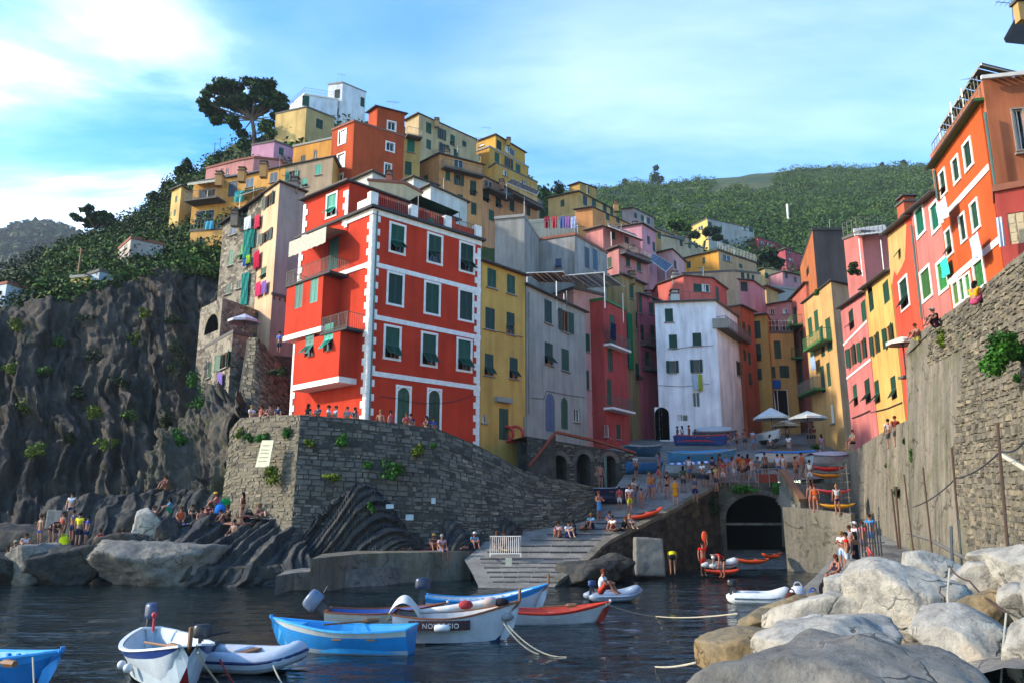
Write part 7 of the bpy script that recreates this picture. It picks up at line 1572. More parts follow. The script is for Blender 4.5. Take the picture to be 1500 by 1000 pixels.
# on land
def sl(u, v): return on_street(u, v)
def ground(u, v, dz=0): p = sl(u, v); p.z += dz; return p
boat('rowing_boat', 'light blue hull lying upside on the square, lower of the pair', ground(1028, 684, .45), R(3), 4.6, 1.7, '#3f87b0', '#3f87b0', '#4a90b8', '#37759a', .55, .3, rail='#9aa7ac', roll=R(8), cover=(cloth('#4d8fb4'), (.04, .9), .12), group='boats drawn up on the square')
boat('rowing_boat', 'dark blue boat with red rim stacked above the light blue one', ground(1030, 664, .9) , R(4), 4.4, 1.6, '#274a8a', '#a8323a', '#2f5a9a', '#a8323a', .45, .25, rail='#b0525a', group='boats drawn up on the square')
boat('rowing_boat', 'boat under a blue and white striped cover on the square', ground(1012, 700, .3), R(-6), 3.4, 1.5, '#8f9aa2', '#6c7f8c', '#5a6a74', '#888', .5, .25, rail='#7f8a90', cover=(striped('#c8ced2', '#2a5aa0', 2.2, 0), (.05, .95), .22), group='boats drawn up on the square') if False else boat('rowing_boat', 'boat under a blue and white striped cover on the square', ground(1012, 700, .3), R(-6), 3.4, 1.5, '#8f9aa2', '#6c7f8c', '#5a6a74', '#888888', .5, .25, rail='#7f8a90', cover=(striped('#c8ced2', '#2a5aa0', 2.2, 0), (.05, .95), .22), group='boats drawn up on the square')
boat('rowing_boat', 'white boat under a flat blue tarpaulin near the bridge', ground(1156, 684, .3), R(8), 4.4, 1.7, '#c6c8c4', '#c6c8c4', '#8a8f90', '#aaaaaa', .6, .25, rail='#2b6ca8', cover=(cloth('#2f78b4'), (.03, .97), .18), group='boats drawn up on the square')
boat('rowing_boat', 'pale grey upturned boat by the kayaks', ground(1216, 688, .4), R(10), 3.0, 1.4, '#a8b0b4', '#6a7a88', '#8f979a', '#9aa0a4', .5, .2, rail='#6a7a88', cover=(cloth('#a4acb0'), (.03, .97), .35), group='boats drawn up on the square')
boat('rowing_boat', 'navy boat with white rim by the arcade', ground(890, 738, .3), R(3), 3.4, 1.4, '#15203c', '#15203c', '#1b2848', '#2a3550', .62, .18, rail='#8f98a8', group='boats drawn up on the square')
boat('rowing_boat', 'teal boat stored under the arches, upper one', ground(942, 678, .75), R(15), 2.6, 1.3, '#1d4a66', '#9aa8ac', '#1d4a66', '#2a5570', .45, .2, rail='#9aa8ac', group='boats drawn up on the square')
boat('rowing_boat', 'blue boat stored below the teal one', ground(942, 693, .25), R(15), 2.6, 1.3, '#2d6fa8', '#2d6fa8', '#2a6090', '#2a5570', .42, .2, rail='#3a80b8', group='boats drawn up on the square')
boat('rowing_boat', 'small white skiff parked below the parasols', ground(1130, 657, .7), R(-84), 3.0, 1.9, '#c9ccca', '#c9ccca', '#3a3a3a', '#aab0b0', .55, .2, rail='#a8acac', group='boats drawn up on the square')
boat('rowing_boat', 'white canopied boat beside the white house door', ground(1046, 652, .5), R(2), 3.4, 1.5, '#4a4e54', '#6a6e72', '#4a4e54', '#555a60', .6, .2, rail='#8a8d8f', cover=(cloth('#b4bcbb'), (.03, .97), .5), group='boats drawn up on the square')
kayak('long orange kayak lying on the slipway edge', ground(946, 759, .05), R(24), '#d0400f', 2.6, .8, tilt=-R(13), h=.36)
kayak('orange kayak on shingle, left of the tunnel pair', PZ(1103, 826, .55), R(14), '#d04a12', 2.0, .75)
kayak('smaller orange kayak end behind the left one at tunnel', PZ(1131, 818, .7), R(30), '#d04a12', 1.5, .6)
kayak('orange raft float in the shallow water under the dinghy', PZ(1058, 842, .05), R(12), '#d03f14', 2.0, .8, cockpit=False)
dinghy('grey dinghy being lifted at the water edge by the tunnel', PZ(1058, 833, .5), R(18), 1.9, 1.1, '#a9afb0', '#8a5a4a', r=.17)
for i, (u, v, Y, c, lb, hd_) in enumerate(((1215, 690, 51, '#c01c14', 'red kayak on the rack under the grey boat', 4), (1213, 700, 50.6, '#cc7a14', 'amber kayak on rack below the red one', 8), (1222, 724, 47.5, '#b83a40', 'rose red kayak above the yellow one', 6), (1226, 745, 46.6, '#cf8f12', 'yellow kayak lowest by the wall', -4))):
    kayak(lb, P(u, v, Y), R(hd_), c, 2.1, .75)
k_ = kayak('red kayak stood on end behind the fence', P(1284, 838, 31.5), 0, '#a8322c', 1.9, .6, tilt=-R(86))
# kayak rack
rk = empty('kayak_rack', P(1215, 752, 47.5), 'metal kayak rack against the smooth wall', 'rack'); o_ = rk.location
for u in (1186, 1246):
    m = MB(); a = P(u, 752, 48.5) - o_; m.tube([a, a + Vector((0, 0, 3.0))], .04, 5); m.tube([a + Vector((0, 1.0, 0)), a + Vector((0, 1, 3.0))], .04, 5)
    for z in (.05, .95, 1.9, 2.4): m.tube([a + Vector((0, -.3, z)), a + Vector((0, 1.0, z))], .03, 5)
    m.build('upright', M['rail'], rk)
# mooring ropes and fishing line
def rope(label, pts, r=.014, sag=.0, mat=None, name='mooring_rope'):
    q = []
    for a, b in zip(pts, pts[1:]):
        for i in range(9): t = i / 8; q.append(a.lerp(b, t) - Vector((0, 0, sag * 4 * t * (1 - t))))
    m = MB(); m.tube([p - pts[0] for p in q], r, 5); o = m.build(name, mat or M['rope'], None, pts[0]); return tag(o, label, 'rope')
rope('pale rope from the rental boat bow into the water', [P(738, 912, 20), wl(790, 958)], .02, .12)
rope('second rope curving from the rental boat bow', [P(744, 915, 20), wl(830, 962)], .016, .2)
rope('rope from the red rimmed boat to the far quay', [P(888, 884, 22.8), wl(960, 902), P(1080, 898, 17)], .014, .06)
rope('white rope hanging from the white boat bow to the water', [P(290, 955, 14.6), wl(330, 1010)], .016, .05)
rope('red rope hanging over the grey dinghy side', [P(322, 965, 16), wl(345, 1004)], .018, .03, paint('#8f2a2a', .8))
rope('pale rope from the grey dinghy tube down to water', [P(400, 974, 16.8), wl(414, 1002)], .018, .02)
rope('pair of pale lines running to the striped boulder', [wl(960, 976), P(1046, 962, 11.3)], .016, .05)
rope('line tied at the blue boat bow', [P(48, 962, 14.8), P(50, 1006, 14.6)], .016, 0)
rope('white line draped over the largest white boulder', [P(1391, 832, 11.6), P(1388, 870, 11.0), P(1390, 940, 10.6)], .012, 0)
rope('white line over the right hand boulders', [P(1474, 898, 8.9), P(1470, 940, 8.5), P(1466, 1000, 8.0)], .010, 0)
# ================================================================ PEOPLE IN THE PLACE
F_, B_, Lf, Rt = 0, math.pi, R(-70), R(70)         # facing the viewer, away, to the left, to the right
def pp(u, v, Y, pose, yaw, sk, hair, top, bottom, label, h=1.72, group=None): return person(P(u, v, Y), pose, yaw, sk, hair, top, bottom, label, h, group)
sh = ('short', 'b'); sn = ('short', 'n'); lg = ('long', 'b'); ln_ = ('long', 'n'); bn = ('bun', 'n')
# left rocks
pp(56, 803, 41.0, 'stand', R(150), 't', sn, None, ('trunks', '#1c3f9c'), 'bare backed man in blue swim trunks on the left rock')
pp(74, 800, 41.3, 'bend', R(60), 't', bn, ('top', '#5a2a2a'), ('trunks', '#4a2230'), 'woman bending over towels beside the bare backed man')
pp(101, 768, 43.2, 'hip', R(10), 'p', ('bun', 'b'), ('tank', '#d8dadf'), ('trunks', '#1d2c5a'), 'woman in white top and blue shorts with hands on hip')
pp(104, 792, 42.2, 'stand', R(-20), 's', sh, ('tank', '#2c4a6a'), ('shorts', '#2c3c58'), 'person in dark blue just below the woman in white', 1.6)
pp(113, 800, 41.0, 'stand', R(170), 't', sh, ('tee', '#d8d02a'), ('shorts', '#1c2238'), 'man in yellow T-shirt and navy shorts on the left rock')
pp(125, 797, 41.6, 'stand', R(-40), 't', sh, ('tee', '#1f3f9a'), ('shorts', '#1c2f5c'), 'boy in blue shirt half behind the yellow shirted man', 1.45)
pp(20, 818, 40.0, 'sit', R(60), 't', ('cap', '#8a8578'), None, ('trunks', '#2a9ac4'), 'man in cap and cyan trunks sitting at far left')
pp(9, 826, 40.0, 'knees', R(40), 'd', lg, ('top', '#3a2a2a'), ('trunks', '#2a2026'), 'bather crouching at the far left edge of the rocks')
pp(150, 800, 41.0, 'legs', R(70), 't', bn, ('tank', '#b02a24'), ('skirt', '#a02a24'), 'woman in red sitting on the rock with yellow hair clip')
pp(177, 800, 40.6, 'knees', R(180), 's', sn, None, ('trunks', '#5a4a3a'), 'bather with bare back low beside the pale slab')
pp(243, 717, 46.5, 'knees', R(-20), 's', ln_, ('top', '#8a4a4a'), None, 'bather sitting alone on the rear rock shelf')
pp(250, 752, 43.5, 'knees', R(-60), 't', lg, ('tee', '#4a8fae'), ('shorts', '#1f8a6a'), 'woman in pale blue top and green shorts sitting')
pp(264, 766, 42.4, 'sit', R(25), 's', ln_, ('top', '#c04a1c'), ('trunks', '#c04a1c'), 'woman in orange bikini sitting on a striped towel')
pp(294, 768, 42.4, 'sit', R(25), 's', sh, None, ('trunks', '#d0561c'), 'man in orange trunks sitting beside the orange bikini woman')
pp(318, 744, 43.6, 'knees', R(-60), 's', ('hat', '#c9a94a'), ('tank', '#b0525a'), ('trunks', '#3a5a3a'), 'bather in yellow straw hat and pink top')
pp(335, 764, 42.8, 'knees', R(-50), 't', bn, ('top', '#3a2a24'), ('trunks', '#3a2a24'), 'dark haired bather sitting behind the foreground man')
pp(353, 768, 42.7, 'stand', R(-100), 'p', lg, ('top', '#6a3a34'), ('trunks', '#6a3a34'), 'woman in brown bikini standing by the sea wall')
pp(342, 786, 41.6, 'sit', R(-25), 't', sh, None, ('trunks', '#3a2430'), 'bare chested man sitting on the front of the banded rock')
pp(398, 756, 42.7, 'legs', R(-80), 't', bn, ('top', '#1a1a1e'), ('trunks', '#1a1a1e'), 'woman in black bikini leaning back near the wall')
pp(384, 757, 42.8, 'lie', R(20), 'p', sn, None, ('trunks', '#7a7a86'), 'sunbather lying down left of the woman in black')
# terrace by the red house (behind the parapet)
tz_ = tz
def tp_(u, v, Y, *a, **k): p = P(u, v, Y); p.z = interp(u, [(352, P(352, 612, 45.8).z), (440, C_T.z), (530, P(530, 613, 42.9).z), (640, P(640, 627, 44).z)]) - .9; return person(p, *a, **k)
for u, Y, pose, yaw, skk, hr, tpp, bt, lb in (
    (369, 45.6, 'hold', R(60), 'p', ('short', 'l'), ('tee', '#d4d8dc'), ('shorts', '#3a4a6a'), 'person in white T-shirt at the left end of the parapet'), (383, 45.2, 'hip', R(-40), 's', ln_, ('tank', '#9a3a2c'), ('shorts', '#33405c'), 'person in rust top next to the white T-shirt'),
    (396, 44.6, 'hold', R(20), 's', sh, None, ('trunks', '#7a2a24'), 'bare chested person between rust top and navy shirt'), (408, 44.2, 'stand', R(150), 't', sh, ('tee', '#22324c'), ('shorts', '#2a2a2e'), 'person in navy shirt near the sea wall corner'),
    (452, 43.4, 'stand', R(140), 't', lg, ('tee', '#15161a'), ('shorts', '#23242a'), 'person in black top with long hair by the red wall'), (466, 43.6, 'hold', R(-30), 't', sh, ('tee', '#3a4a6a'), ('shorts', '#2c3a5c'), 'person in slate blue top left of the white shirt on terrace'),
    (482, 43.7, 'hip', R(90), 't', sh, ('tee', '#dcdfe2'), ('shorts', '#2c3a6c'), 'man in bright white shirt on the terrace'), (492, 43.8, 'hold', R(-60), 'p', sn, ('tee', '#c9ccd0'), ('shorts', '#8a2a4a'), 'person in pale top facing the bright white shirt'),
    (509, 44.0, 'hold', R(30), 'p', ln_, ('tank', '#8f9094'), ('shorts', '#555a66'), 'woman in grey tank top by the white corner blocks'), (520, 44.2, 'stand', R(-30), 'p', lg, ('tank', '#33364a'), ('shorts', '#3a3038'), 'dark haired woman next to the white corner'),
    (558, 44.4, 'stand', R(170), 's', ('short', 'l'), None, ('trunks', '#6a5a4a'), 'bare backed man at the parapet under the drainpipe'), (573, 44.4, 'hip', R(70), 's', ('bun', 'b'), ('tank', '#c0486a'), ('skirt', '#c0486a'), 'woman in pink beside the bare backed man on terrace'),
    (596, 44.7, 'hold', R(20), 's', ('short', 'r'), ('tank', '#c02a3a'), ('shorts', '#3a2a3a'), 'person in scarlet top in front of the arched door'), (602, 44.9, 'stand', R(-20), 'p', sh, ('tee', '#1f2c5a'), ('shorts', '#23284a'), 'person in dark blue close behind the scarlet top'),
    (625, 45.2, 'hold', R(-50), 's', lg, ('tank', '#1d1f30'), ('shorts', '#23242c'), 'woman in black vest leaning on the parapet'), (635, 45.3, 'stand', R(30), 't', sh, ('tee', '#2a4a96'), ('shorts', '#2c3a5a'), 'man in mid blue shirt before the right arched door')):
    tp_(u, 600, Y, pose, yaw, skk, hr, tpp, bt, lb)
# quay ledge
pp(578, 806, 41.9, 'legs', R(75), 's', ('long', 'r'), ('top', '#1c1c20'), ('trunks', '#1c1c20'), 'long haired woman in black bikini sitting on the ledge')
pp(634, 806, 42.0, 'knees', R(20), 's', ('cap', '#c9a25a'), ('top', '#7a4a4a'), ('trunks', '#8a3a4a'), 'bather with straw cap crouching on the ledge')
pp(647, 808, 41.2, 'sit', R(30), 's', ('short', 'g'), ('tee', '#c29aa2'), ('shorts', '#5a6a8c'), 'man in pale pink shirt with legs over the ledge')
pp(678, 804, 42.4, 'lie', R(180), 's', sh, None, ('trunks', '#3a3a3a'), 'sunbather lying on the ledge right of the pink shirt')
pp(727, 803, 42.6, 'sit', R(10), 's', ('cap', '#8a5a3a'), ('top', '#2c3a6a'), ('trunks', '#2c2c5a'), 'bather in blue sitting behind the white barrier')
pp(738, 803, 42.6, 'sit', R(-30), 's', ('short', 'r'), None, ('trunks', '#c08a1c'), 'sunburnt bather with yellow towel behind the barrier')
# slipway (standing on the ramp)
def st(u, v, pose, yaw, skk, hr, tpp, bt, lb, h=1.72): return person(on_street(u, v), pose, yaw, skk, hr, tpp, bt, lb, h)
st(819, 787, 'knees', R(-20), 's', bn, ('tank', '#cdaab0'), ('trunks', '#6a4a4a'), 'woman in pale pink crouching on the slipway, leftmost of the trio')
st(832, 787, 'knees', R(20), 'p', lg, ('tee', '#d8d8d8'), ('shorts', '#2a4a9c'), 'middle of the crouching trio in white and blue')
st(841, 785, 'knees', R(-50), 't', lg, ('tee', '#26262c'), ('shorts', '#26305a'), 'darker dressed right member of the crouching trio')
st(854, 776, 'lie', R(190), 's', sh, None, ('trunks', '#2c4a8a'), 'sunbather stretched out behind the crouching trio')
st(867, 774, 'knees', R(-30), 's', ('short', 'l'), ('tee', '#6ab0c4'), ('shorts', '#22304a'), 'person in light cyan sitting by the red bag')
st(878, 762, 'hold', R(30), 's', ('bun', 'r'), ('dress', '#4a8ac0'), None, 'woman wrapped in a blue and yellow towel', 1.65)
st(899, 778, 'knees', R(-40), 's', sn, ('tee', '#d4d4d2'), ('shorts', '#8a3a34'), 'person in white sitting left of the orange kayak')
st(912, 779, 'legs', R(-60), 't', ('long', 'r'), ('tank', '#1a1a1c'), ('shorts', '#1a1a1c'), 'woman in black stretched out by the orange kayak')
st(921, 775, 'knees', R(30), 'p', ('short', 'l'), ('tank', '#b8a8a0'), ('shorts', '#7a6a64'), 'person in beige right beside the orange kayak tip')
st(908, 747, 'stand', R(160), 's', sh, ('tee', '#b8404a'), ('shorts', '#c4c4c8'), 'person in raspberry shirt and white shorts on the ramp', 1.4)
st(923, 752, 'hip', R(20), 's', sn, ('tee', '#d6d8de'), ('shorts', '#b8b02c'), 'man in white shirt and yellow shorts on the ramp')
st(940, 744, 'stand', R(-20), 's', sh, None, ('trunks', '#a84a1c'), 'bare chested child in the middle of the ramp', 1.2)
st(952, 733, 'walk', R(40), 's', ('bun', 'l'), ('top', '#c07a2a'), ('trunks', '#3a6aa8'), 'woman in bikini walking, left of a pair')
st(956, 732, 'walk', R(10), 's', sn, None, ('trunks', '#2c6ac0'), 'man in blue trunks walking, right of a pair')
st(978, 731, 'hip', R(-30), 's', ('short', 'r'), ('tank', '#18181c'), ('trunks', '#18181c'), 'woman in black swimsuit talking on the ramp')
st(990, 741, 'stand', R(170), 'p', ('bun', 'r'), ('top', '#c8861c'), ('skirt', '#c8861c'), 'woman in mustard skirt seen from behind')
st(1019, 737, 'stand', R(160), 't', sh, ('tank', '#4a5068'), ('shorts', '#1d2450'), 'man in navy shorts on the ramp below the crowd')
st(1030, 714, 'hold', R(-60), 't', sh, ('tee', '#d8dade'), ('shorts', '#33384c'), 'man in plain white T-shirt left of the crowd')
st(1037, 716, 'bend', R(40), 't', ln_, ('tee', 'S:#c8c8cc,#20202a'), ('shorts', '#22242c'), 'person in black and white stripes bending')
st(880, 717, 'stand', R(20), 's', sn, None, ('trunks', '#2a3a5a'), 'bare chested person in the navy boat by the arcade')
st(932, 702, 'stand', R(40), 't', sh, ('tee', '#b8bcc4'), ('shorts', '#3c3c44'), 'person in grey shirt standing at the arcade end')
crowd = [(1045, 706, '#23304a', '#20242c', 't', sh, 'navy shirt'), (1056, 702, '#6a2028', '#3a2a2c', 't', lg, 'maroon top'), (1066, 704, '#4a78b8', '#5a6a86', 's', ('short', 'l'), 'mid blue shirt'), (1075, 706, '#c0848c', '#b8b0a8', 'p', ln_, 'soft pink top'), (1084, 702, '#b4481c', '#3a3a44', 's', sh, 'orange shirt'),
         (1090, 706, '#a86a2c', '#5a3a2c', 's', bn, 'tan top'), (1097, 702, '#8a2c1c', '#2c2c34', 's', lg, 'brick red top'), (1103, 708, '#c49aa4', '#9a8a90', 'p', ('short', 'l'), 'pale rose top'), (1060, 712, '#8a2a2a', '#c4a49c', 's', sn, 'dark red shirt')]
for i, (u, v, t_, b_, skk, hr, d) in enumerate(crowd): st(u, v, ('stand', 'hip', 'hold', 'walk')[i % 4], R((160, 40, -30, 100, 200, 20)[i % 6]), skk, hr, ('tee' if i % 3 else 'tank', t_), ('shorts', b_), f'bystander in {d} in the group by the bridge rail')
for i, (u, v, t_, b_, skk, hr, d) in enumerate([(1122, 700, '#4a4a52', '#3a3a40', 't', sh, 'person in grey behind the red panel of the bridge'), (1141, 702, '#a8b4cc', '#3a4a7a', 'p', sh, 'person in pale blue checks at the right end of the bridge'), (1148, 702, '#b8bcc8', '#8a8a90', 'p', ln_, 'person in off white near the right end of the bridge'),
        (1167, 706, None, '#6a5a4a', 's', sn, 'bare chested man by the top of the steps'), (1188, 712, '#d8d8d8', '#c9c9c9', 't', sh, 'person in white vest near the kayak rack')]): st(u, v, ('stand', 'hold')[i % 2], R((20, 170, -40)[i % 3]), skk, hr, ('tank', t_) if t_ else None, ('shorts', b_), d)
for i, (u, v, t_, b_, d) in enumerate([(1092, 658, '#8a4a3a', '#3a3a44', 'passer-by in rust red near the restaurant'), (1104, 659, '#a8bcd8', '#6a86b8', 'passer-by in pale blue near the white house corner'), (1080, 660, '#7a2c2c', '#4a2c2c', 'passer-by in dark red by the white house wall'), (1155, 652, '#b8bcd4', '#4a4a5a', 'person in lavender by the parasols'), (1157, 668, '#d8d8d8', '#8a8a8a', 'person in white below the parasols'),
        (1186, 652, '#3a2c2c', '#2c2c2c', 'diner in black at the restaurant rail'), (1193, 652, '#7a3a2c', '#2c2c34', 'diner in brown under right parasol'), (1000, 652, '#c4c8cc', '#4a4a52', 'person in light grey at the white house steps'), (1010, 651, '#a83a3a', '#3a3a44', 'person in red at the white house steps'), (993, 653, '#4a5a7a', '#33384a', 'person in blue grey by the dark archway')]):
    st(u, v, ('stand', 'hip', 'hold', 'walk')[i % 4], R(30 * i), 't', (sh, ln_, sn)[i % 3], ('tee', t_), ('shorts', b_), d)
# platform, steps and quay ramp
pp(1190, 750, 47.0, 'stand', R(180), 's', sn, None, ('trunks', '#c0401c'), 'man in orange red trunks at the top of the steps')
pp(1196, 752, 46.6, 'stand', R(160), 's', ('short', 'r'), ('top', '#b84a1c'), ('trunks', '#b84a1c'), 'bather in orange right beside the man at the steps')
pp(1228, 754, 45.4, 'stand', R(175), 's', ('bun', 'l'), ('tank', '#c4c4c4'), ('trunks', '#1c2450'), 'woman in navy shorts by the yellow kayak')
pr_ = [(1236, 832, 'hold', R(-60), 's', ('short', 'l'), ('tee', '#d4d4d4'), ('shorts', '#9ab0cc'), 'person in white facing the water on the quay ramp', 1.62), (1243, 840, 'stand', R(-110), 't', sh, ('tee', '#c4201c'), ('shorts', '#b4c4d4'), 'man in red T-shirt on the quay ramp', 1.76), (1256, 838, 'stand', R(-150), 't', lg, ('dress', '#1a1c34'), None, 'woman in navy spotted dress on quay ramp', 1.72),
       (1248, 826, 'hip', R(-60), 's', sn, ('tank', '#8a8a94'), ('shorts', '#4a4a54'), 'person half hidden behind the red T-shirt', 1.72), (1256, 822, 'stand', R(-80), 't', ('cap', '#d0d0d0'), ('tee', '#b8b8bc'), ('shorts', '#3a3a42'), 'person with a white cap on the quay ramp', 1.78), (1267, 818, 'stand', R(-70), 's', sn, ('tee', '#b8485a'), ('shorts', '#5a4a5a'), 'person in pinkish red behind the slatted fence', 1.7), (1278, 808, 'stand', R(-60), 't', sn, ('tee', '#2c78b8'), ('shorts', '#3a5a8a'), 'man in bright blue shirt behind the fence', 1.8)]
for u, v, po, yw, skk, hr, tpp, bt, lb, hh in pr_: person(P(u, v, interp(v, [(800, 39.5), (808, 38.5), (826, 36.2), (840, 34.8)])), po, yw, skk, hr, tpp, bt, lb, hh)
pp(1226, 846, 31.5, 'sit', R(-70), 's', ('long', 'r'), ('top', '#2c2430'), ('trunks', '#2c2430'), 'sunburnt bather sitting on the edge of the quay ramp')
# more bathers and strollers
for u, v, Y, po, yw, skk, hr, tpp, bt, lb in ((228, 764, 43.2, 'knees', -40, 's', sn, None, ('trunks', '#2a3a6a'), 'bather crouching left of the pale blue top'), (280, 762, 43.2, 'knees', 40, 't', lg, ('top', '#2c5a4a'), ('trunks', '#2c5a4a'), 'bather in dark green between the striped towels'), (306, 760, 43.2, 'knees', 10, 's', ln_, ('top', '#7a2a4a'), ('trunks', '#7a2a4a'), 'bather in plum bikini behind the orange trunks'), (326, 770, 42.6, 'legs', 60, 's', sh, None, ('trunks', '#3a5a8a'), 'bather with legs out, blue trunks, below the round blue bag'),
        (372, 760, 43, 'legs', -60, 's', ('short', 'l'), None, ('trunks', '#8a8a3a'), 'bather in olive trunks next to the crimson towel'), (36, 806, 41, 'knees', 30, 's', sn, ('tank', '#c4c4c8'), ('shorts', '#444a5a'), 'person in white vest crouching left of the bare backed man'), (88, 798, 41.8, 'stand', -30, 't', ln_, ('top', '#b8503a'), ('trunks', '#33302c'), 'person in coral top between the bending woman and yellow bag'),
        (592, 806, 42.2, 'knees', -30, 's', sn, ('tank', '#8a3a4a'), ('shorts', '#443a4a'), 'person in claret crouching between ledge towels'), (664, 805, 42.4, 'legs', 40, 't', bn, ('top', '#2c2c30'), ('trunks', '#2c2c30'), 'dark haired bather sitting right of the pink shirt'), (694, 803, 42.6, 'knees', 20, 's', ('cap', '#d0d0cc'), ('tee', '#5a8aa8'), ('shorts', '#33405a'), 'person with white cap and teal tee on the ledge')):
    pp(u, v, Y, po, R(yw), skk, hr, tpp, bt, lb)
for i, (u, v, po, c, d) in enumerate(((893, 771, 'knees', '#3a6a8a', 'steel blue crouching behind the white shirt'), (930, 742, 'stand', '#c4b4a0', 'sand colour near the bare chested child'), (966, 722, 'walk', '#a83a4a', 'cherry red walking up the ramp'), (1002, 722, 'stand', '#3a4a3a', 'dark green behind the mustard skirt'), (1010, 706, 'hip', '#c8ccd0', 'chalk white by the striped boat cover'), (966, 700, 'stand', '#6a4a7a', 'purple by the stored blue boats'), (1050, 720, 'stand', '#b4a44a', 'straw yellow at the ramp edge below the crowd'), (1112, 706, 'hold', '#2c5a6a', 'petrol blue leaning at the bridge rail'), (1176, 700, 'hip', '#b86a4a', 'terracotta by the blue tarpaulin boat'), (1130, 668, 'walk', '#c4c8cc', 'light grey strolling below the parasols'), (1068, 664, 'stand', '#3a4a6a', 'dusk blue by the white house corner'), (1205, 668, 'stand', '#a88a9a', 'mauve near the restaurant planter'))):
    st(u, v, po, R(50 * i), 'st'[i % 2], (sh, ln_, sn, lg)[i % 4], ('tee' if i % 2 else 'tank', c), ('shorts', ('#3a3a44', '#5a6a8a', '#8a8478')[i % 3]), 'person in ' + d)
# in the water
pp(986, 842, 41.5, 'bend', R(170), 't', sh, ('tee', '#c9c41c'), ('trunks', '#15181c'), 'man in yellow top bending in the shallow water')
pp(1031, 843, 42.0, 'raise', R(10), 's', sh, ('tee', '#c8281c'), ('shorts', '#b82a24'), 'person in red holding up an orange paddle in the water')
pp(1059, 846, 41.0, 'bend', R(-60), 's', ('cap', '#d0d0d0'), ('tank', '#c0241c'), ('trunks', '#26262c'), 'person in red vest bending over the dinghy')
pp(880, 870, 28.6, 'knees', R(70), 's', ('short', 'r'), ('tee', '#d4d8dc'), ('shorts', '#a83a2c'), 'man in white steering the grey dinghy')
pp(490, 1012, 14.5, 'stand', R(20), 'p', ('short', 'l'), None, ('trunks', '#333333'), 'swimmer with just the top of the head above water') .location.z = -1.58
# up on the right wall and street
pp(1372, 480, 33.0, 'knees', R(-75), 't', ('cap', '#8a8a84'), ('tee', '#121418'), ('shorts', '#3a2030'), 'man in black sitting on top of the tall wall')
pp(1345, 500, 36.5, 'knees', R(-70), 's', sn, None, ('trunks', '#c0b45a'), 'bare chested person perched at the wall corner')
pp(1428, 446, 26.6, 'knees', R(110), 's', lg, ('tank', '#d8961c'), ('shorts', '#b04a6a'), 'woman in bright yellow on the wall by the orange house')
pp(1250, 650, 49, 'sit', R(-70), 's', sh, ('tank', '#3a6a6a'), ('shorts', '#2a3040'), 'person in teal sitting on the end of the lower wall')
pp(1302, 634, 43.5, 'stand', R(180), 't', sh, ('tee', '#c4b8b0'), ('shorts', '#444444'), 'walker behind the wall wing, left head of two') .location.z -= .9
pp(1312, 630, 42.4, 'stand', R(180), 't', ('short', 'r'), ('tee', '#8a3a2c'), ('shorts', '#444444'), 'walker behind the wall wing, right head of two') .location.z -= .9
for i, (u, c, d) in enumerate(((1131, '#5a2c34', 'dark plum'), (1138, '#8a3a34', 'rust'), (1148, '#5a6a8a', 'denim blue'), (1155, '#2c2c34', 'black'))): pp(u, 491, 82, ('stand', 'hold')[i % 2], R(20 * i - 30), 't', (lg, sh)[i % 2], ('tee', c), ('shorts', '#3a3a44'), f'person in {d} on the pink terrace above the lane')
pp(408, 520, 54.0, 'stand', R(160), 't', sh, ('tee', '#5a78c0'), ('shorts', '#33405a'), 'person in blue shirt on the path beside the stone house')

# ================================================================ THINGS ABOUT THE PLACE
def sheet_cloth(name, label, pts, mat, cat, folds=5, amp=.05, group=None, n=14):
    """a hanging or lying cloth between four points (top left, top right, bottom right, bottom left)"""
    a, b, c, d = pts; m = MB(); nn = (b - a).cross(d - a).normalized(); w = (b - a).length
    m.grid(lambda s, t: (a.lerp(b, s).lerp(d.lerp(c, s), t) - a + nn * amp * math.sin(s * folds * 6.28 + t * 2) * (.3 + t)), n, 6)
    return tag(ob(name, m.mesh(name, mat, True), None, a), label, cat, group)
def hung(H, fi, u, v, w, h, col, label, off=.25, stripes=None):
    f = H['faces'][fi]; x, z, wd, ht = f.rect(u, v, w, h, off); q = [f.pt(x - wd / 2, z + ht / 2, off), f.pt(x + wd / 2, z + ht / 2, off), f.pt(x + wd / 2, z - ht / 2, off), f.pt(x - wd / 2, z - ht / 2, off)]
    return sheet_cloth('laundry', label, q, cloth(col), 'laundry', 2, .05, 'washing hung out to dry')
hung(bei, 0, 375, 381, 8, 24, '#a81c3a', 'crimson towel hanging below the cream tower window'); hung(bei, 0, 376, 325, 7, 18, '#b8304a', 'raspberry cloth under the top windows of the tower'); hung(stn, 0, 362, 327, 10, 18, '#c4ccd0', 'white sheet beside the raspberry cloth')
hung(bei, 0, 377, 424, 8, 20, '#c0305a', 'pink towel low on the cream tower'); hung(bei, 0, 386, 421, 7, 18, '#7a5a9c', 'violet towel right of the pink one'); hung(stn, 0, 358, 385, 6, 10, '#2c5aa0', 'small blue cloth on the stone front'); hung(stn, 0, 363, 380, 6, 12, '#8ab02c', 'lime cloth on the stone front')
hung(st3, 0, 321, 556, 7, 20, '#7a64a8', 'purple and yellow towel below lower stone window'); hung(org, 0, 1379, 310, 16, 34, '#b9cbdc', 'white washing in front of the orange and salmon houses', .6); hung(org, 0, 1428, 362, 14, 38, '#aab4cc', 'pale washing between the orange windows', .5); hung(pk2, 0, 1383, 393, 11, 28, '#3ac0a8', 'turquoise towel over the salmon window', .3)
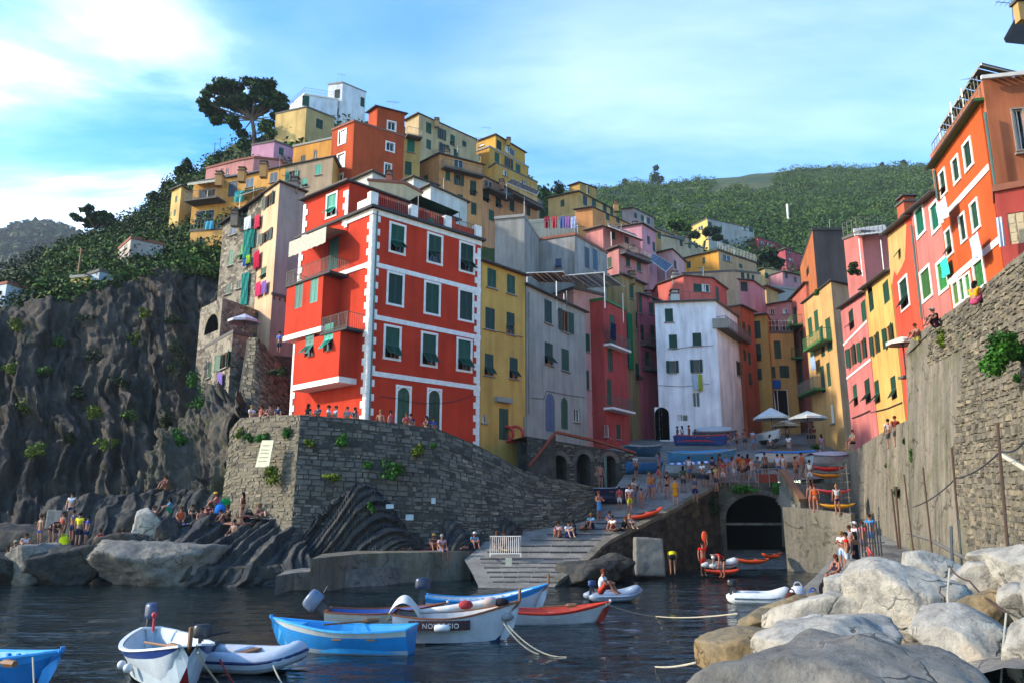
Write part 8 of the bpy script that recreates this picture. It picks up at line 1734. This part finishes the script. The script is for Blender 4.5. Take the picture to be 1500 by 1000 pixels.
hung(low, 0, 1466, 340, 10, 44, '#b4bccc', 'white and blue shirts drying at the right edge', .5); hung(wht, 0, 1019, 559, 8, 22, '#b4c0cc', 'pale shirt under the white house window'); hung(wht, 0, 1026, 560, 6, 24, '#9aa82c', 'lime towel under the white house window'); hung(rd2, 0, 899, 486, 8, 24, '#15183a', 'navy and white washing at the slim red house', .8)
hung(mag, 0, 964, 532, 7, 14, '#b8485a', 'red and white cloth on the magenta balcony', .9); hung(y2, 0, 1138, 562, 12, 12, '#1f5a9c', 'blue cloth hanging below the amber windows'); hung(crm, 0, 1190, 532, 7, 20, '#9ab4cc', 'pale blue garment on the cream house', .5); hung(lng, 0, 350, 288, 14, 16, '#3fa0a0', 'turquoise sheet on the yellow house terrace', .6); hung(yfr, 0, 306, 330, 12, 12, '#4a9ab4', 'aqua sheet on the yellow balcony rail', .3); hung(ln2, 0, 1160, 552, 5, 14, '#a8a42c', 'olive towel by the lane balcony', .8)
for u, c, d in ((804, '#7a1c30', 'maroon'), (815, '#a82c3a', 'red'), (826, '#4a5a8c', 'slate blue'), (834, '#8a5a9c', 'mauve'), (843, '#a8b4dc', 'pale blue')): hung(conc, 0, u - 3, 326, 8, 17, c, f'{d} cloth on the line of the concrete terrace', -.2)
rope('washing line over the concrete terrace', [conc['faces'][0].pt(.2, conc['faces'][0].hit(800, 318)[1], -.2), conc['faces'][0].pt(conc['faces'][0].L - .1, conc['faces'][0].hit(800, 318)[1], -.2)], .012, .1, None, 'washing_line')
def parasol(label, u, v, Y, wpx, col, foot, hpx=9, folded=False):
    c = P(u, v, Y); o = empty('parasol', Vector((c.x, c.y, foot)), label, 'parasol', 'open parasols'); r = pxm(Y, wpx) / 2; H_ = c.z - foot; hh = pxm(Y, hpx) ; m = MB(); n = 8
    ring = [(r * math.cos(2 * math.pi * (i + .5) / n), r * math.sin(2 * math.pi * (i + .5) / n), H_) for i in range(n)]
    for i in range(n):
        a, b = ring[i], ring[(i + 1) % n]; mid = ((a[0] + b[0]) / 4, (a[1] + b[1]) / 4, H_ + hh * .42)
        m.add([a, b, (0, 0, H_ + hh)], [(0, 1, 2)]); m.quad(a, b, (b[0], b[1], H_ - .18), (a[0], a[1], H_ - .18))
    m.build('canopy', cloth(col), o); p = MB(); p.tube([(0, 0, 0), (0, 0, H_ + hh + .05)], .04, 6)
    p.build('pole', M['dkgrey'], o); q = MB()
    for a in ring: q.tube([(0, 0, H_ - .1), (a[0] * .97, a[1] * .97, H_)], .015, 4)
    q.build('rib', M['wood'], o); b = MB(); b.box((0, 0, .06), (.6, .6, .12)); b.build('foot', M['slate'], o); return o
parasol('large cream parasol in front of the lane', 1130, 611, 66, 52, '#c8cfcc', street_z(66), 15); parasol('cream parasol right of the large one', 1183, 611, 63, 54, '#c4c8bf', street_z(63), 10); parasol('lower cream parasol between the two big ones', 1150, 622, 67.5, 40, '#b9b6a4', street_z(67.5), 8); parasol('pale parasol on the stone terrace at left', 358, 470, 56, 48, '#b8b8c4', P(358, 500, 56).z, 11); parasol('white parasol tilted at the wall top', 1322, 500, 39.5, 46, '#c9c2b4', P(1322, 520, 39.5).z - 1.2, 8)
def lifebuoy(label, u, v, Y):
    c = P(u, v, Y); m = MB(); r = .52; m.tube([(r * math.cos(a), 0, r * math.sin(a)) for a in [2 * math.pi * i / 20 for i in range(21)]], .10, 8, 0, False)
    o = tag(ob('lifebuoy', m.mesh('lifebuoy', paint('#b01c1c', .5), True), None, c), label, 'lifebuoy', 'red lifebuoys'); return o
lifebuoy('red lifebuoy left of the pair by the yellow door', 741, 635, 54.4); lifebuoy('red lifebuoy right of the pair by the yellow door', 755, 635, 54.6)
# notice board: faint unreadable print stays a plain board with ruled panels
nb = tag(ob('notice_board', None, None, P(394, 665, 42.3)), 'cream notice board fixed to the sea wall', 'sign'); f_ = Vector((-.80, -.62, 0)); w_ = Vector((.62, -.80, 0)) * -1
bq = [P(382, 684, 42.55), P(402, 684, 42.0), P(409, 645, 42.15), P(392, 645, 42.6)]; bq = [p + Vector((-.2, -.32, 0)) for p in bq]; m = MB(); o_ = nb.location; nn = (bq[1] - bq[0]).cross(bq[3] - bq[0]).normalized() * .04
m.add([p - o_ for p in bq] + [p - o_ - nn for p in bq], [(0, 1, 2, 3), (0, 1, 5, 4), (1, 2, 6, 5), (2, 3, 7, 6), (3, 0, 4, 7)]); m.build('board', paint('#b9b99a', .7), nb)
m = MB()
for t in (.2, .34, .5, .62, .78): a, b = bq[0].lerp(bq[3], t).lerp(bq[1].lerp(bq[2], t), .15), bq[0].lerp(bq[3], t).lerp(bq[1].lerp(bq[2], t), .8); up = Vector((0, 0, .05)); m.quad(*[p - o_ + nn * .1 for p in (a, b, b + up, a + up)])
m.build('ruled_line', paint('#8a8a72', .8), nb)
for u, v, Y, w, h, lb in ((571, 741, 41.9, 11, 6, 'small grey plate on rock below the sea wall'), (600, 757, 42.4, 11, 8, 'pale blue plate low on the sea wall'), (635, 733, 43.1, 6, 8, 'little white plate on the middle of the sea wall')):
    m = MB(); m.box((0, 0, 0), (pxm(Y, w), .04, pxm(Y, h))); tag(m.build('sign_plate', paint('#a4b4b8', .6), None, P(u, v, Y - .35)), lb, 'sign')
# crowd barrier on the slipway corner
br_ = empty('crowd_barrier', P(742, 815, 40.8), 'white metal crowd barrier at the slipway corner', 'barrier'); a, b = P(718, 815, 40.9) - br_.location, P(763, 815, 40.6) - br_.location; m = MB(); up = Vector((0, 0, 1.0))
m.tube([a + up * .15, a + up, b + up, b + up * .15, a + up * .15], .025, 5); m.build('frame', M['white'], br_); m = MB()
for i in range(1, 15): p = a.lerp(b, i / 15); m.tube([p + up * .15, p + up], .013, 4)
m.build('bar', M['white'], br_); m = MB()
for p in (a, b): m.box(p + Vector((0, 0, .03)), (.06, .5, .05)); m.tube([p, p + up * .2], .02, 4)
m.build('foot', M['white'], br_)
m = MB(); m.box((0, 0, 0), (.32, .04, .5)); tag(m.build('sign_plate', paint('#c4bfa4', .7), None, P(745, 824, 40.2)), 'cream plate hung below the crowd barrier', 'sign')
# bridge rail, stair wall, bollard lamp
rl = empty('bridge_railing', P(1085, 704, 51.9), 'rusty handrail on posts along the bridge edge', 'railing'); o_ = rl.location; pts = [P(1052, 702, 51.7), P(1082, 695, 51.9), P(1110, 687, 52.0), P(1142, 686, 52.0)]; m = MB()
m.tube([p - o_ for p in pts], .05, 6); m.build('handrail', M['rail'], rl); m = MB()
for u in (1055, 1068, 1082, 1096, 1110, 1126, 1141): p = P(u, interp(u, [(1052, 702), (1082, 695), (1110, 687), (1142, 686)]), 51.9) - o_; m.tube([p, Vector((p.x, p.y, street_z(51.9) - o_.z))], .035, 5)
m.build('post', M['rail'], rl)
m = MB(); a, b = P(1112, 704, 52.05), P(1139, 704, 52.05); m.box((0, 0, 0), ((b - a).length, .06, .8)); tag(m.build('rail_panel', paint('#7a2a1c', .7), None, (a + b) / 2 + Vector((0, 0, .05))), 'rust red panel on the bridge railing', 'panel')
sw = empty('stair_wall', P(1150, 740, 50), 'brown topped stair wall running down beside the tunnel', 'wall'); o_ = sw.location; q = [P(1143, 690, 51.8), P(1172, 734, 47.4), P(1176, 800, 47.2), P(1146, 800, 51.6)]; t_ = Vector((.35, .1, 0)); m = MB()
m.add([p - o_ for p in q] + [p - o_ + t_ for p in q], [(0, 1, 2, 3), (4, 5, 1, 0), (5, 6, 2, 1), (7, 4, 0, 3), (7, 6, 5, 4)]); m.build('masonry', m_concp, sw)
m = MB(); c = Matrix.Identity(3); up = Vector((0, 0, .16)); m.add([q[0] - o_ - t_ * .2, q[1] - o_ - t_ * .2, q[1] - o_ + t_ * 1.2, q[0] - o_ + t_ * 1.2] + [p + up for p in (q[0] - o_ - t_ * .2, q[1] - o_ - t_ * .2, q[1] - o_ + t_ * 1.2, q[0] - o_ + t_ * 1.2)], [(4, 5, 6, 7), (0, 1, 5, 4), (1, 2, 6, 5), (2, 3, 7, 6), (3, 0, 4, 7)]); m.build('coping', M['wood'], sw)
for i in range(9):                                              # steps behind it
    t = (i + .5) / 9; a = P(1152, 705, 52.2).lerp(P(1186, 745, 47.6), t); m = MB(); m.box((0, 0, -.6), (1.5, .62, 1.2)); struct(m.build('step', m_conc, None, a))
# slatted fence and poles by the right hand wall
fn = empty('slatted_fence', P(1278, 835, 32.5), 'thin grey upright slats of a fence behind the bathers', 'fence'); o_ = fn.location
for i in range(9):
    u = 1262 + 4 * i; p = P(u, 838 - i * .4, 33 - .12 * i) - o_; m = MB(); m.box(p + Vector((0, 0, .95)), (.05, .03, 1.9)); m.build('slat', M['metal'], fn)
m = MB(); m.tube([P(1260, 795, 33) - o_, P(1296, 794, 32) - o_], .025, 4); m.tube([P(1260, 830, 33) - o_, P(1296, 828, 32) - o_], .025, 4); m.build('rail', M['metal'], fn)
for i, (u0, v0, u1, v1, Y, r, lb) in enumerate(((1324, 694, 1344, 848, 26, .035, 'thin rusty pole leftmost in front of the tall wall'), (1352, 684, 1368, 826, 23, .035, 'second rusty pole left of the stone rubble'), (1394, 655, 1410, 832, 20, .04, 'tall rusty pole before the rubble stones'), (1461, 620, 1482, 866, 14, .04, 'nearest tall rusty pole at the right boulders'),
        (1393, 770, 1395, 820, 18, .05, 'short grey post by the twin frame'), (1405, 760, 1408, 832, 18.5, .03, 'thin grey post next to the short one'), (1318, 824, 1321, 852, 20, .03, 'low grey stake in the boulders'), (1306, 715, 1316, 795, 34, .06, 'weathered timber post against the smooth wall'), (1312, 712, 1319, 795, 33.5, .06, 'second timber post touching the first'))):
    a, b = P(u0, v0, Y), P(u1, v1 + 8, Y); m = MB(); m.tube([a - b, Vector((0, 0, 0))], r * .65, 6); tag(m.build('pole', M['wood_dk'] if i in (0, 1, 2, 3, 7, 8) else M['metal'], None, b), lb, 'pole')
rope('steel cable slung from pole to pole up to the right', [P(1338, 742, 24.5), P(1400, 700, 20), P(1466, 660, 14), P(1505, 640, 12)], .018, .1, M['dkgrey'], 'steel_cable'); rope('dark rope slanting over the white boulders', [P(1388, 828, 13), P(1420, 850, 12.4), P(1476, 898, 9)], .014, .05, M['wood_dk']); rope('handrail pipe sloping down to the boulders', [P(1464, 664, 16), P(1508, 690, 13)], .05, 0, M['rope'], 'sloping_pipe'); rope('slanting grey rail above the boulders', [P(1330, 780, 27), P(1362, 790, 24), P(1424, 822, 17)], .05, 0, M['rail'], 'sloping_pipe')
# towels and bags
def lay(label, u, v, Y, w, d, mat, name='towel', cat='towel'):
    c = P(u, v, Y); m = MB(); m.grid(lambda a, b: (w * (a - .5), d * (b - .5), .04 + .03 * math.sin(9 * a + 5 * b)), 8, 8); return tag(ob(name, m.mesh(name, mat, True), None, c, random.uniform(-.4, .4)), label, cat)
lay('pale lilac towel on the left rock', 66, 803, 41, 1.6, 1.0, cloth('#a8a4c4')); lay('white towel heap on the left rock', 80, 802, 40.8, 1.1, .9, cloth('#c4c8d8')); lay('blue and white striped towel under the orange bikini woman', 263, 768, 42.3, 1.5, 1.1, striped('#2c4aa0', '#c8d0dc', 4, 0)); lay('blue and white striped towel under the man in orange trunks', 294, 769, 42.3, 1.6, 1.1, striped('#2c4aa0', '#c8d0dc', 4, 0)); lay('crimson towel by the sea wall', 362, 768, 42.5, 1.0, .7, cloth('#a81c3a')); lay('pale towel under the reclining woman', 394, 760, 42.6, 1.8, .9, cloth('#9a9cb8'))
lay('rose towel spread on the quay ledge', 616, 805, 42.0, 1.6, .8, cloth('#a83a4a')); lay('violet towel under the long haired woman', 576, 808, 41.7, 1.4, .8, cloth('#4a3a7a')); lay('mint towel on the quay ledge', 598, 804, 42.2, 1.0, .7, cloth('#8ab8a4')); p_ = lay('yellow towel hanging by the barrier', 738, 806, 41.9, .5, .9, cloth('#c8961c'))
def bag(label, u, v, Y, s, col, name='bag', cat='bag'):
    c = P(u, v, Y); o = empty(name, c, label, cat); m = MB(); n = 10
    rings = [[(s * .5 * k * math.cos(a), s * .32 * k * math.sin(a), s * z) for a in [2 * math.pi * i / n for i in range(n)]] for z, k in ((0, .85), (.15, 1), (.5, 1.02), (.75, .8), (.85, .45))]
    m.add([p for r in rings for p in r], [(j * n + i, j * n + (i + 1) % n, (j + 1) * n + (i + 1) % n, (j + 1) * n + i) for j in range(4) for i in range(n)] + [tuple(range(4 * n, 5 * n))]); ob('body', m.mesh('body', cloth(col), True), o)
    h = MB(); h.tube([(s * .25 * math.cos(a), 0, s * (.8 + .28 * math.sin(a))) for a in [math.pi * i / 8 for i in range(9)]], .02, 5); h.build('handle', cloth(col), o); return o
bag('bright yellow bag on the left rock', 93, 797, 41.2, .5, '#c4cc1c'); bag('round blue bag among the bathers', 322, 752, 43.1, .58, '#1f6ac0'); bag('green bag behind the round blue one', 330, 742, 43.8, .55, '#1f8a4a'); bag('black bag near the sea wall', 364, 764, 43, .6, '#1c1c22'); bag('red bag lying on the slipway', 874, 772, 47.2, .6, '#b81c2c'); bag('white and navy bag at the foot of the quay ramp', 1170, 879, 24, .48, '#b8bcc8'); bag('brown bag at the foot of the quay ramp', 1160, 884, 23.6, .38, '#4a2a22'); bag('black bag under the seated bather', 1212, 872, 26, .5, '#14151a'); bag('blue bag beside the black bag on ramp', 1192, 880, 23.5, .34, '#2c4a8a')
for lb, p0, p1 in (('oar laid along the sky blue boat', wl(470, 953) + Vector((0, .1, .6)), wl(548, 950) + Vector((0, .5, .62))), ('oar laid inside the white boat with red floor', P(212, 940, 17.6), P(262, 948, 15.6)), ('oar across the red rimmed boat', wl(790, 913) + Vector((0, .2, .46)), wl(845, 912) + Vector((0, .1, .52))), ('oar in the cut off blue boat at left', P(-40, 965, 15.6), P(22, 972, 15.0))):
    m = MB(); d = p1 - p0; m.tube([(0, 0, 0), d * .72], .025, 6); m.tube([d * .7, d * .78, d], [.03, .075, .06], 6); tag(m.build('oar', M['wood'], None, p0), lb, 'oar')
# small buoys
for i, (u, v) in enumerate(((218, 853), (287, 851), (363, 848), (421, 846))):
    m = MB(); m.sphere((0, 0, .05), .11, 8, 6); tag(ob('float', m.mesh('float', paint(('#c8c4c0', '#b8505a')[i % 2 if i in (1, 2) else 0], .5), True), None, wl(u, v)), ('small white float furthest left on the bathing line', 'reddish float left of middle on the bathing line', 'reddish float right of middle on the bathing line', 'small white float furthest right, below the banded rock')[i], 'float', 'row of floats')
# paddle, flowers, lamp, sheds on the hill
m = MB(); m.tube([(0, 0, 0), (0, 0, .5)], .03, 6); m.sphere((0, 0, .72), (.16, .05, .28), 8, 6); tag(m.build('paddle', paint('#d8480f', .5), None, P(1033, 806, 42)), 'orange paddle blade held up over the water', 'paddle')
def hut(label, chain, Y, h, col, roof, wins=()): return house('hut', label, col, chain, Y, 1 if len(chain) > 2 else 0, h, 3, roof='flat', rcol=roof, wins=wins)
hut('white hut with an orange roof at the far left edge', [(-30, 424), (10, 416), (40, 425)], 68, 4, '#b8c4cc', 'tileroof', [(22, 428, 5, 8, 'p', {})]); hut('little yellow hut on the left slope', [(104, 408), (128, 406)], 69, 2.2, '#b8a44a', 'sill', [(118, 412, 4, 5, 'p', {})]); hut('pale blue boarded hut above the cliff', [(128, 404), (146, 398)], 69.5, 2.6, '#9aaab8', 'slate'); hut('narrow pale house end on the left hill', [(174, 366), (192, 350)], 76, 4, '#b0a49a', 'tileroof', [(184, 362, 4, 6, 'p', {})])
m = MB(); m.tube([(0, 0, -1), (0, 0, pxm(70, 48))], .09, 6); m.box((0, 0, pxm(70, 44)), (.9, .1, .1)); tag(m.build('utility_pole', M['wood'], None, P(114, 408, 70)), 'wooden utility pole on the left hillside', 'pole')
m = MB(); m.tube([(0, 0, 0), (0, 0, pxm(230, 30))], .35, 6); tag(m.build('mast', M['white'], None, P(1155, 326, 230)), 'white mast on the wooded slope', 'mast')
for i, (u, v, Y) in enumerate(((322, 208, 113), (314, 215, 113))): 
    m = MB(); m.tube([(0, 0, 0), (0, 0, 1.6)], .05, 5); m.tube([(-.5, 0, 1.3), (.6, 0, 1.4)], .03, 4); tag(m.build('railing_post', M['rail'], None, P(u, v + 8, Y)), ('taller thin post on the belvedere next to the pine', 'lower thin post on the belvedere further from pine')[i], 'post', 'posts on the belvedere')

for H_, u, v, hp in ((vil, 500, 120, 12), (ort, 505, 182, 12), (ort2, 575, 160, 12), (cub, 430, 160, 12), (ye1, 712, 202, 16), (ya, 860, 284, 12), (ocb, 670, 228, 14), (pch, 760, 284, 14), (an1, 650, 278, 16), (conc, 846, 344, 14), (pa, 910, 340, 12), (pb, 945, 328, 10), (sal, 1030, 405, 14), (gld, 1075, 372, 10), (bei, 425, 270, 14), (lng, 410, 244, 12), (drk, 1215, 336, 14), (wht, 1010, 440, 14), (gry, 830, 440, 14)): antenna(H_, u, v, hp)
for H_, u, v, w_, h_, c_ in ((ocb, 655, 224, .6, 1, '#9a8a6a'), (crt, 640, 178, .6, .9, '#a08a5a'), (ye1, 745, 206, .6, .9, '#a8862c'), (pch, 735, 268, .6, 1, '#9a7450'), (pb, 930, 330, .6, .9, '#a87880'), (cr3, 1005, 350, .6, .9, '#9a8c6c'), (bei, 432, 268, .6, 1, '#8a7a70'), (stn, 345, 316, .6, 1, '#857a68'), (mag, 950, 432, .6, .9, '#9a4a54'), (och, 925, 404, .6, .9, '#857648'), (pa2, 925, 366, .6, .9, '#9a6660')): chimney(H_, u, v, w_, h_, c_)
antenna(gab, 768, 318, 22); antenna(crt, 700, 215, 14); antenna(end, 1482, 20, 20); chimney(lng, 387, 243, .7, 1.4); chimney(lng, 355, 252, .7, 1.2); chimney(lng, 322, 258, .7, 1.2); chimney(ya, 902, 300, .7, 1.1); chimney(an2, 570, 258, .5, .9, '#9a5a44'); chimney(sal, 988, 404, .6, 1.0, '#a8a29a'); chimney(rdo, 1329, 300, .8, 1.2, '#a8522c'); chimney(wht, 988, 432, .8, 1.0, '#b4b0a8'); chimney(pnk, 850, 412, .6, 1.2, '#9c9a94')
# canopies over roof terraces
pergola(pnk, [((826, 430, 62), 2.2), ((885, 400, 62), 3.0), ((912, 430, 66), 2.6)], [(824, 404, 62), (886, 399, 62), (915, 419, 68), (850, 422, 70)], mat=paint('#8d939a', .4)); pergola(gry, [((772, 400, 60), 2.6), ((815, 412, 60), 2.4)], [(772, 400, 60), (826, 398, 61), (842, 414, 66), (790, 414, 66)], mat=cloth('#8a5a34')); pergola(pch, [((742, 270, 93), 2.0), ((768, 288, 94), 2.2)], [(742, 268, 91), (786, 286, 92), (790, 280, 96), (750, 262, 96)], mat=cloth('#5a4a44')); pergola(pa, [((895, 340, 80), 1.6)], [(893, 332, 81), (935, 348, 81), (930, 343, 86), (890, 328, 86)], mat=M['tileroof']); pergola(pb2, [((950, 378, 90), 2), ((975, 395, 90), 2)], [(948, 378, 88), (975, 398, 88), (985, 388, 93), (958, 372, 93)], mat=paint('#3a4a5c', .6)); pergola(ter, [((1258, 350, 57), 3), ((1290, 352, 57), 3)], [(1252, 345, 57), (1300, 340, 57), (1296, 330, 62), (1250, 336, 62)], mat=paint('#a49d90', .6)); pergola(lng, [((352, 285, 80), 2.4), ((372, 272, 80), 3)], [(348, 288, 80), (384, 276, 79), (395, 270, 84), (366, 270, 84)], mat=M['canvas_g'])

# ================================================================ AIR: one even, thin haze over the whole place
def haze():
    m = bpy.data.materials.new('haze'); m.use_nodes = True; t = m.node_tree; t.nodes.clear()
    v = N(t, 'ShaderNodeVolumePrincipled', i_Density=.00016); v.inputs['Color'].default_value = (.80, .90, 1.0, 1); v.inputs['Anisotropy'].default_value = .1
    o = N(t, 'ShaderNodeOutputMaterial'); t.links.new(v.outputs[0], o.inputs['Volume'])
    b = MB(); b.box((0, 600, 154), (2030, 2040, 322)); h = b.build('haze', m); h['kind'] = 'stuff'
haze()
